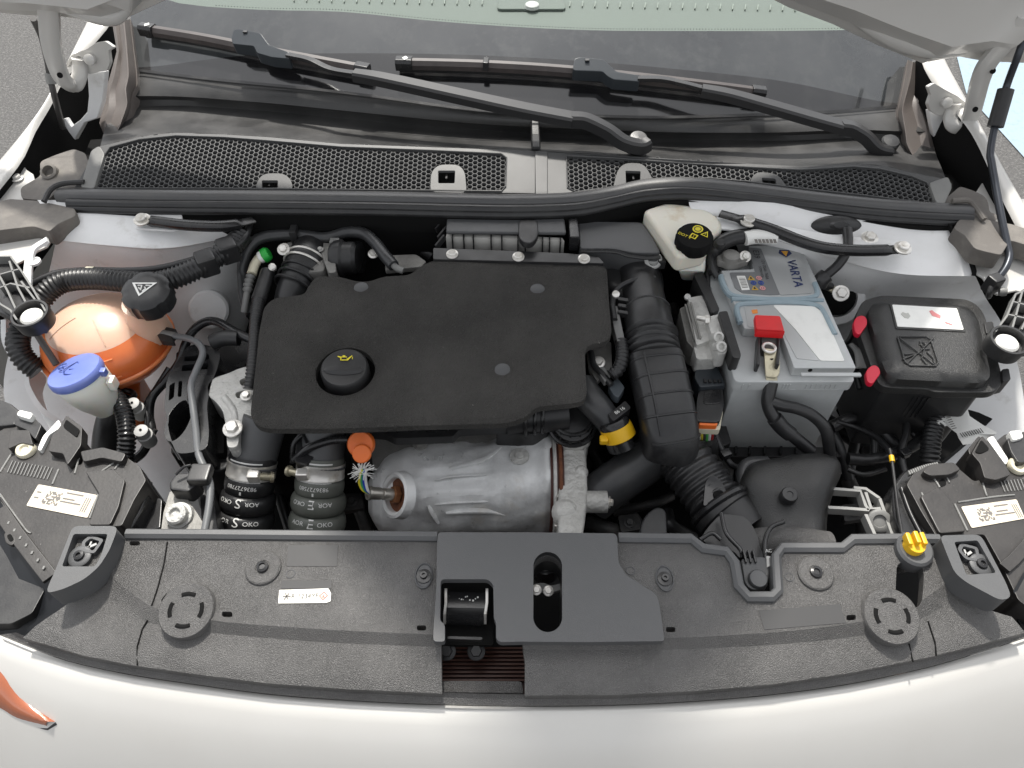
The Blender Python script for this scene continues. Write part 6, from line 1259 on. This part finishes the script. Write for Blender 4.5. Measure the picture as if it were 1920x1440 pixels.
for k in range(3):
    a = k * pi / 3; d = V3(cos(a), sin(a), 0) * .0048; b.beam(c - d, c + d, .0012, .0002)
b.make('snowflake_symbol', inkb, fp, flat=True)
# yellow plug
yp = T('yellow_plug', 'yellow finned plug in the right end of the front panel', 'plug', P(1716, 1025, .82))
b = B(); b.lathe(P(1716, 1030, .828), V3(0, -.1, 1), [(.022, -.02), (.022, .0), (.019, .003), (0, .003)], 28); b.make('socket', smoothp, yp)
c = P(1716, 1021, .838); b = B(); b.lathe(c, V3(0, -.1, 1), [(.0115, -.012), (.0125, -.004), (.0115, .003), (0, .004)], 24); b.make('plug_body', yel, yp)
for k, (x, h) in enumerate(((-.009, .006), (-.001, .010), (.008, .007))):
    b = B(); b.box(c + V3(x, .004, h * .5), (.0055, .016, h + .006)); b.make('fin', yel, yp, bevel=.0015)
# end brackets
def endb(top, pocket, sqp, scp, label, zt=.846):
    t = T('panel_end_bracket', label, 'bracket', P(*scp, .82), 'front panel end brackets')
    o_ = PL(top, zt); b = B(); b.plate(rp(o_, .007), [rp(PL(pocket, zt), .003)], .034); b.make('bracket_shell', smoothp, t, bevel=.003)
    b = B(); b.prism(PL(pocket, zt - .012), .006); b.make('pocket_floor', grain, t)
    c = P(*sqp, zt - .004); sq_ = [c + V3(x, y, 0) for x, y in ((-.013, .004), (-.006, .013), (.013, .007), (.008, -.012), (-.008, -.009))]
    b = B(); b.plate(rp(sq_, .004), [rp([c + (p - c) * .66 for p in sq_], .002)], .008); b.make('square_ring', smoothp, t, bevel=.001)
    b = B(); b.prism([c + (p - c) * .7 - ZZ * .006 for p in sq_], .001); b.make('ring_floor', blkm, t); b = B(); b.box(c - ZZ * .004, (.010, .003, .003), Matrix.Rotation(.5, 3, 'Z')); b.box(c - V3(.003, -.001, .004), (.002, .009, .003)); b.make('arrow_clip', greyp, t)
    c = P(*scp, zt - .011); b = B(); b.lathe(c, V3(0, -.1, 1), [(.0135, 0), (.0135, .005), (.012, .006), (.0065, .006), (.006, .0055)], 30); w_ = b.make('washer', smoothp, t)
    b = B(); b.lathe(c + ZZ * .005, V3(0, -.1, 1), [(.0065, 0), (.006, .004), (.003, .0045), (.0025, .002), (0, .002)], 14); b.make('screw', blkg, w_)
endb([(142, 986), (214, 986), (220, 992), (206, 1030), (186, 1062), (158, 1086), (120, 1104), (90, 1112), (88, 1104), (104, 1068), (124, 1018), (134, 992)], [(138, 1001), (202, 1001), (190, 1040), (178, 1062), (116, 1062)], (171, 1021), (153, 1046), 'raised bracket with screw at the left end of the front panel')
endb([(1762, 1004), (1832, 1002), (1842, 1008), (1862, 1046), (1886, 1092), (1897, 1120), (1876, 1126), (1850, 1112), (1812, 1092), (1790, 1074), (1776, 1040)], [(1789, 1016), (1833, 1013), (1868, 1074), (1812, 1078)], (1818, 1036), (1836, 1061), 'raised bracket with screw at the right end of the front panel')
# latch cover
lc = T('latch_cover', 'smooth grey centre cover with long oval hole and latch opening', 'cover', P(1000, 1100, .81))
zc = ZU + .009
co_ = [(822, 998), (988, 998), (1153, 1000), (1157, 1006), (1160, 1056), (1174, 1078), (1230, 1114), (1236, 1130), (1246, 1202), (1100, 1204), (978, 1203), (938, 1204), (930, 1198), (930, 1166), (926, 1160), (925, 1096), (914, 1086), (830, 1086), (826, 1090), (825, 1164), (834, 1170), (834, 1203), (814, 1203), (812, 1195), (818, 1100), (820, 1010)]
ov = [P(1027 + 27 * cos(a), 1110 + 47 * (1 if sin(a) >= 0 else -1) + 28 * sin(a), zc) for a in np.linspace(0, 2 * pi, 40, endpoint=False)]
b = B(); b.plate(rp(PL(co_, zc), .003, 2), [ov], .010); b.make('cover_plate', smoothp, lc, bevel=.0012, seg=2)
b = B(); n = len(ov); b.loft([[p + ZZ * .0002 for p in ov], [p - ZZ * .05 for p in ov]], True); b.make('oval_wall', blk, lc, ang=60)
hl = T('hood_latch', 'black hood latch catch inside the front panel opening', 'latch', P(880, 1130, .75))
flatpart('catch_plate', [(838, 1108), (914, 1110), (912, 1142), (836, 1140)], .792, .004, blkg, hl, .0015, .002)
b = B(); b.loft([[P(836, 1140, .792), P(912, 1142, .792)], [P(835, 1160, .780), P(911, 1162, .780)], [P(840, 1172, .765), P(906, 1174, .765)]]); b.make('catch_roll', blkg, hl)
for x0, x1 in ((836, 834), (913, 910)):
    b = B(); b.sweep([P(x0, 1104, .797), P(x0, 1130, .794), P(x1, 1150, .788), P(x1, 1168, .772)], [(-.0015, -.004), (.0015, -.004), (.0015, .002), (-.0015, .002)]); b.make('side_edge', steel, hl)
for k in range(9): 
    b = B(); c = P(862 + k * 4 + random.uniform(-2, 2), 1121 + random.uniform(-3, 9), .7926); b.lathe(c, ZZ, [(random.uniform(.0006, .0015), 0), (.0004, .0003)], 8); b.make('paint_fleck', lblw, hl)
flatpart('back_plate', [(830, 1088), (925, 1088), (925, 1210), (832, 1210)], .755, .003, blkm, hl, 0)
flatpart('striker_bar', [(838, 1192), (905, 1194), (905, 1200), (838, 1198)], .775, .006, blk, hl, .001)
for px in (838, 893): screw(P(px, 1221, .745), V3(0, -.3, 1), .0075, blk, hl)
ls = T('lock_mechanism', 'steel lock lever seen through the oval hole', 'lock', P(1030, 1110, .72))
flatpart('lever', [(1000, 1094), (1020, 1092), (1034, 1098), (1056, 1092), (1056, 1104), (1040, 1110), (1004, 1108)], .765, .006, greym, ls, .001)
for px, py in ((1006, 1106), (1028, 1108)): screw(P(px, py, .770), V3(0, -.3, 1), .0045, steel, ls)
b = B(); b.lathe(P(1022, 1056, .765), V3(0, .2, 1), [(.018, -.02), (.018, 0), (.014, .002), (.013, -.01), (0, -.012)], 24); b.make('socket', blkg, ls)
flatpart('lock_plate', [(985, 1060), (1070, 1060), (1070, 1190), (985, 1190)], .70, .004, blkm, ls, 0)
rdz = T('radiator', 'dark rusty brown radiator core visible through the latch opening', 'radiator', P(900, 1240, .6))
b = B(); b.box((0, .315, .56), (1.0, .06, .30)); b.make('core', rad, rdz)
for k in range(9):
    b = B(); c0_ = P(905, 1216 + k * 7.5, .713 + k * .0); b.beam(V3(-.12, c0_.y, .7135), V3(.08, c0_.y, .7135), .0022, .003); b.make('fin_row', mat('fin brown', (.075, .028, .018), .5), rdz)
flatpart('lower_step', [(830, 1276), (978, 1277), (982, 1300), (829, 1298)], .776, .012, grain, fp, .002, .003)

# ================================================================ bumper
bp = T('front_bumper', 'glossy white bumper edge along the bottom of the picture', 'bumper', P(960, 1400, .70))
n = 60; A = curve([(x, y + 1) for x, y in GB], n); rws = []
for dy, z in ((0, .764), (6, .766), (16, .7655), (40, .757), (80, .738), (130, .710), (190, .672), (260, .62), (360, .54)):
    rws.append([P(960 + (p.x - 960) * (1 + dy * .00016), p.y + dy, z) for p in A])
b = B(); b.loft(rws); b.make('bumper_skin', white, bp, ang=70)
b = B(); sl = [(-40, 1240), (20, 1290), (80, 1335), (130, 1385), (175, 1440), (210, 1480)]; 
def on_b(px, py):
    # height of the bumper skin under a pixel
    yt = float(np.interp(px, [p.x for p in A], [p.y for p in A])); d = py - yt; return P(px, py, float(np.interp(d, [0, 6, 16, 40, 80, 130, 190, 260, 360], [.764, .766, .7655, .757, .738, .710, .672, .62, .54])) + .0006)
b.tube([on_b(*p) for p in sl], .0012, 6); b.make('panel_seam', blk, bp)
al = T('turn_signal_lens', 'amber turn signal lens at the lower left corner of the bumper', 'lamp lens', on_b(50, 1330))
b = B(); b.loft([[on_b(*p) + ZZ * h for p in cr([V3(*q_, 0) for q_ in l], 5) for p in [(p.x, p.y)]] for l, h in (([(-60, 1215), (0, 1256), (40, 1306), (106, 1354)], .0006), ([(-60, 1232), (0, 1270), (38, 1314), (104, 1356)], .006), ([(-60, 1275), (0, 1302), (36, 1330), (98, 1358)], .011), ([(-60, 1300), (0, 1322), (36, 1344), (92, 1361)], .008), ([(-60, 1318), (0, 1336), (36, 1354), (90, 1364)], .0006))]); b.make('lens', amber, al, ang=70); b = B(); b.tube([on_b(*p) + ZZ * .001 for p in ((-60, 1322), (0, 1340), (36, 1357), (92, 1366), (108, 1356))], .0022, 8); b.make('lens_gasket', blk, al)

# ================================================================ headlamps
def hsticker(t, pts_, z, xd, lines_):
    b = B(); b.prism(rp(PL(pts_, z), .002, 2), .0006); st = b.make('paper_label', lblc, t)
    c0_ = P(*pts_[0], z); ex = P(*pts_[1], z) - c0_; ey = P(*pts_[3], z) - c0_
    def at(u, v): return c0_ + ex * u + ey * v + ZZ * .0004
    b = B()
    rnd = random.Random(5)
    for i in range(12):
        for j in range(9):
            if rnd.random() < .5: b.add([at(.20 + i * .022, .2 + j * .065), at(.222 + i * .022, .2 + j * .065), at(.222 + i * .022, .265 + j * .065), at(.20 + i * .022, .265 + j * .065)], [(0, 1, 2, 3)])
    o_ = b.make('speckled_print', inkb, st, flat=True); o_['kind'] = 'stuff'
    for u0, v0, u1 in lines_:
        b = B(); b.add([at(u0, v0), at(u1, v0), at(u1, v0 + .06), at(u0, v0 + .06)], [(0, 1, 2, 3)]); b.make('print_line', inkb, st, flat=True)
    for k in range(3):
        b = B(); b.add([at(.86 + k * .035, .2), at(.872 + k * .035, .2), at(.872 + k * .035, .85), at(.86 + k * .035, .85)], [(0, 1, 2, 3)]); b.make('print_line', inkb, st, flat=True)
    return at
hl1 = T('headlamp', 'dark headlamp housing with paper label at the left front', 'headlamp', P(120, 930, .70), 'headlamps')
zt = .795
main = [(-60, 850), (-40, 830), (2, 806), (24, 794), (58, 800), (66, 832), (92, 815), (112, 800), (150, 812), (148, 842), (132, 868), (152, 872), (160, 850), (192, 846), (236, 856), (262, 874), (274, 900), (252, 936), (228, 986), (140, 992), (112, 1070), (100, 1088), (60, 1036), (0, 935), (-60, 880)]
b = B(); b.prism(rp(PL(main, zt), .004), .10); b.make('housing', hlp, hl1, bevel=.003)
b = B(); dc = PL([(196, 850), (262, 872), (284, 905), (270, 950), (240, 1000), (215, 1000)], zt - .02); b.prism(rp(dc, .015), .10); b.make('rear_drum', blkg, hl1, bevel=.008, seg=3)
for k in range(3): hose('drum_rib', [(282 - k * 6, 905 + k * 4, .765 - k * .01), (268 - k * 6, 952 + k * 4, .765 - k * .01), (244 - k * 6, 1000, .765 - k * .01)], .003, blk, hl1, 8)
flatpart('side_bracket', [(276, 930), (304, 935), (300, 990), (262, 995)], .75, .06, blkg, hl1, .004)
flatpart('raised_block', [(112, 800), (124, 778), (154, 800), (152, 834), (140, 852), (126, 872), (118, 850), (90, 846), (96, 818)], .808, .02, hlp, hl1, .002)
flatpart('block_pocket', [(118, 800), (124, 786), (150, 806), (144, 820)], .8095, .002, blkm, hl1, 0)
flatpart('white_clip', [(70, 842), (80, 818), (110, 786), (116, 800), (92, 815), (76, 846)], .802, .012, lblw, hl1, .002); flatpart('white_cap', [(30, 778), (36, 768), (62, 774), (56, 786)], .815, .012, lblw, hl1, .002)
flatpart('corner_clip', [(-40, 760), (0, 748), (20, 756), (36, 770), (28, 796), (-10, 800), (-40, 790)], .80, .04, blk, hl1, .004); flatpart('corner_clip', [(28, 776), (62, 782), (78, 796), (66, 824), (50, 806), (26, 796)], .806, .03, blk, hl1, .004)
b = B(); c = P(51, 846, zt); b.lathe(c, V3(.05, -.2, 1), [(.0125, -.002), (.0130, .006), (.011, .009), (.0065, .009), (.005, .006), (0, .006)], 28); b.make('cream_grommet', cream, hl1)
for k in range(13):
    x = 22 + k * 6.2; b = B(); b.beam(P(x + 2, 864 + k * 1.1, zt + .0008), P(x - 8, 886 + k * 1.1, zt + .0008), .0012, .0014); b.make('moulded_rib', greym, hl1)
for l in ([(0, 926), (46, 990), (58, 1000)], [(98, 908), (110, 880)], [(184, 928), (168, 972)], [(140, 888), (150, 850)], [(190, 884), (222, 862)], [(0, 885), (22, 850)], [(215, 880), (228, 862)]): hose('moulded_line', [(x, y, zt + .0006) for x, y in l], .0014, greym, hl1, 6)
for pts_ in ([(126, 872), (142, 878), (152, 836), (146, 830)], [(200, 885), (210, 878), (214, 890), (206, 896)]): flatpart('slot', pts_, zt + .0008, .001, blkm, hl1, 0)
for px in (168, 198): flatpart('slot_clip', [(px, 852), (px + 4, 852), (px + 2, 862), (px - 2, 862)], zt + .003, .004, greym, hl1, 0)
hsticker(hl1, [(72, 908), (182, 928), (164, 971), (49, 948)], zt + .0012, XX, [(.52, .12, .8), (.5, .38, .7), (.48, .52, .82), (.05, .3, .12), (.05, .55, .12)])
b = B(); b.loft([[P(x, y, z) for x, y in l] for l, z in (([(-60, 885), (0, 938), (60, 1040), (110, 1092)], .790), ([(-60, 920), (0, 985), (40, 1060), (130, 1120)], .782), ([(-60, 1010), (0, 1060), (30, 1110), (130, 1150)], .770), ([(-60, 1120), (-10, 1150), (20, 1168), (110, 1185)], .762), ([(-60, 1200), (-20, 1196), (10, 1195), (90, 1210)], .752))]); b.make('lens', lens, hl1, ang=60)
b = B(); b.sweep(PL([(0, 956, zt + .003), (30, 1000, zt + .003), (62, 1042, zt + .002), (95, 1084, zt)]), [(-.009, -.003), (.009, -.003), (.009, .003), (-.009, .003)]); b.make('adjuster_strip', hlp, hl1, bevel=.001)
flatpart('strip_eye', [(6, 1000), (20, 992), (30, 1012), (22, 1024), (10, 1018)], zt + .006, .006, hlp, hl1, .002); flatpart('strip_eye_hole', [(12, 1004), (20, 1000), (26, 1012), (18, 1016)], zt + .0068, .001, blkm, hl1, 0)
for k in range(7): b = B(); c = P(16 + k * 11, 980 + k * 14, zt + .0062); b.box(c, (.0025, .004, .0008)); b.make('raised_digit', greym, hl1)
flatpart('stepped_cover', [(160, 884), (212, 880), (234, 900), (222, 950), (206, 984), (166, 984), (186, 926)], zt + .006, .008, hlp, hl1, .002)
flatpart('stepped_cover', [(20, 806), (54, 806), (62, 834), (40, 830), (14, 842)], zt + .012, .014, hlp, hl1, .002)
flatpart('rear_step', [(150, 846), (192, 838), (236, 850), (228, 866), (190, 858), (156, 866)], zt + .010, .02, hlp, hl1, .003)
flatpart('side_filler', [(-60, 990), (-20, 985), (30, 1040), (84, 1105), (60, 1150), (20, 1170), (-60, 1170)], .776, .04, blk, hl1, .006)
hl2 = T('headlamp', 'dark headlamp housing with paper label at the right front', 'headlamp', P(1830, 940, .70), 'headlamps')
main = [(1700, 908), (1712, 888), (1740, 872), (1790, 870), (1800, 880), (1826, 902), (1838, 900), (1822, 862), (1815, 842), (1836, 816), (1852, 838), (1862, 832), (1884, 814), (1990, 800), (1990, 1180), (1910, 1126), (1880, 1062), (1846, 1002), (1756, 1006), (1728, 960)]
b = B(); b.prism(rp(PL(main, zt), .004), .10); b.make('housing', hlp, hl2, bevel=.003)
b = B(); dc = PL([(1672, 912), (1696, 878), (1735, 872), (1770, 1010), (1700, 1020), (1676, 970)], zt - .02); b.prism(rp(dc, .015), .10); b.make('rear_drum', blkg, hl2, bevel=.008, seg=3)
for k in range(3): hose('drum_rib', [(1690 + k * 10, 915 + k * 2, .777), (1706 + k * 10, 960, .777), (1728 + k * 10, 1004, .777)], .003, blk, hl2, 8)
for k in range(14):
    a = k / 13; b = B(); c = P(lerp(1704, 1756, a), lerp(888, 872, a) - 2 * sin(pi * a), .79); b.box(c, (.0025, .006, .006)); b.make('drum_tooth', greym, hl2)
flatpart('raised_block', [(1822, 850), (1842, 816), (1860, 838), (1884, 868), (1896, 890), (1868, 900), (1846, 896), (1838, 868)], .808, .02, hlp, hl2, .002); flatpart('block_pocket', [(1828, 848), (1840, 824), (1856, 842), (1840, 850)], .8095, .002, blkm, hl2, 0)
flatpart('white_clip', [(1850, 822), (1862, 816), (1892, 862), (1886, 872)], .803, .012, lblw, hl2, .002); flatpart('white_cap', [(1892, 808), (1914, 806), (1920, 820), (1900, 826)], .815, .012, lblw, hl2, .002)
flatpart('corner_clip', [(1888, 822), (1960, 806), (1960, 860), (1910, 868), (1896, 846)], .81, .03, blk, hl2, .004)
b = B(); c = P(1905, 876, zt); b.lathe(c, V3(-.05, -.2, 1), [(.0125, -.002), (.0130, .006), (.011, .009), (.0065, .009), (.005, .006), (0, .006)], 28); b.make('cream_grommet', cream, hl2)
for k in range(9):
    x = 1878 + k * 6.2; b = B(); b.beam(P(x - 2, 902 - k * .6, zt + .0008), P(x + 6, 922 - k * .6, zt + .0008), .0012, .0014); b.make('moulded_rib', greym, hl2)
for l in ([(1790, 945), (1814, 995)], [(1742, 882), (1762, 914)], [(1796, 942), (1860, 932), (1902, 928)], [(1836, 884), (1850, 930)], [(1770, 885), (1780, 905)], [(1728, 924), (1764, 1000)]): hose('moulded_line', [(x, y, zt + .0006) for x, y in l], .0014, greym, hl2, 6)
flatpart('slot', [(1760, 902), (1770, 896), (1776, 908), (1764, 914)], zt + .0008, .001, blkm, hl2, 0)
hsticker(hl2, [(1802, 950), (1906, 936), (1922, 972), (1822, 990)], zt + .0012, XX, [(.55, .15, .8), (.55, .40, .75), (.5, .55, .85)])
b = B(); b.loft([[P(x, y, z) for x, y in l] for l, z in (([(1900, 1108), (1915, 1080), (1990, 960)], .797), ([(1903, 1118), (1925, 1110), (1990, 1010)], .79), ([(1910, 1150), (1935, 1150), (1990, 1120)], .775))]); b.make('lens', lens, hl2, ang=60)
b = B(); b.sweep(PL([(1882, 1066, zt + .003), (1900, 1050, zt + .003), (1925, 1022, zt + .003), (1960, 990, zt + .003)]), [(-.007, -.003), (.007, -.003), (.007, .003), (-.007, .003)]); b.make('adjuster_strip', hlp, hl2, bevel=.001)
flatpart('corner_cover', [(1895, 1120), (1990, 1040), (1990, 1200), (1912, 1170)], .765, .03, lens, hl2, .01)
flatpart('stepped_cover', [(1726, 930), (1760, 912), (1786, 940), (1812, 996), (1762, 1000)], zt + .006, .008, hlp, hl2, .002)
flatpart('rear_step', [(1730, 884), (1745, 870), (1788, 866), (1802, 880), (1780, 890), (1744, 892)], zt + .010, .02, hlp, hl2, .003)
# lattice mounts in front of the fenders
def lattice(out, cup, bars, label, z=.885):
    t = T('lattice_mount', label, 'mount', P(*cup, .82), 'headlamp lattice mounts')
    b = B(); b.prism(rp(PL(out, z - .014), .004), .012); b.make('base', blk, t, bevel=.002)
    for l in bars:
        b = B(); b.sweep([P(x, y, z) for x, y in l], [(-.0013, -.016), (.0013, -.016), (.0013, .001), (-.0013, .001)]); b.make('rib', greym, t)
    c = P(*cup, z); b = B(); b.lathe(c, V3(0, -.1, 1), [(.026, -.022), (.027, -.002), (.026, .002), (.023, .002), (.022, -.010), (0, -.010)], 32); b.make('cup', blk, t)
    b = B(); b.lathe(c - ZZ * .010, V3(0, -.1, 1), [(.016, 0), (.016, .005), (.013, .008), (.004, .0085), (0, .0085)], 20); b.make('bolt', lblw, t)
lattice([(-50, 480), (20, 480), (40, 508), (60, 540), (84, 582), (90, 600), (82, 616), (44, 612), (28, 600), (-50, 560)], (56, 588), [[(-40, 482), (20, 481), (40, 508), (62, 542), (86, 584)], [(0, 515), (36, 505)], [(0, 540), (20, 532), (56, 540)], [(18, 490), (34, 540), (48, 566)], [(-10, 500), (14, 545), (30, 580)], [(0, 570), (20, 582), (32, 600)], [(40, 528), (66, 562)], [(-30, 520), (0, 570)]], 'ribbed black headlamp mount with white bolt on the left')
lattice([(1990, 520), (1930, 535), (1902, 552), (1888, 590), (1864, 620), (1866, 648), (1890, 664), (1930, 658), (1990, 620)], (1892, 638), [[(1960, 528), (1904, 552), (1888, 592), (1866, 622)], [(1890, 590), (1935, 600)], [(1900, 566), (1945, 578)], [(1916, 548), (1905, 590), (1898, 614)], [(1938, 540), (1928, 590), (1915, 618)]], 'ribbed black headlamp mount with white bolt on the right')
b = B(); b.tube(PL([(64, 618, .84), (84, 650, .82), (106, 684, .80)]), .005, 10); tag(b.make('support_stay', mat('stay brown', (.07, .062, .058), .5)), 'thin dark stay running from left lattice mount to the blue cap', 'stay')
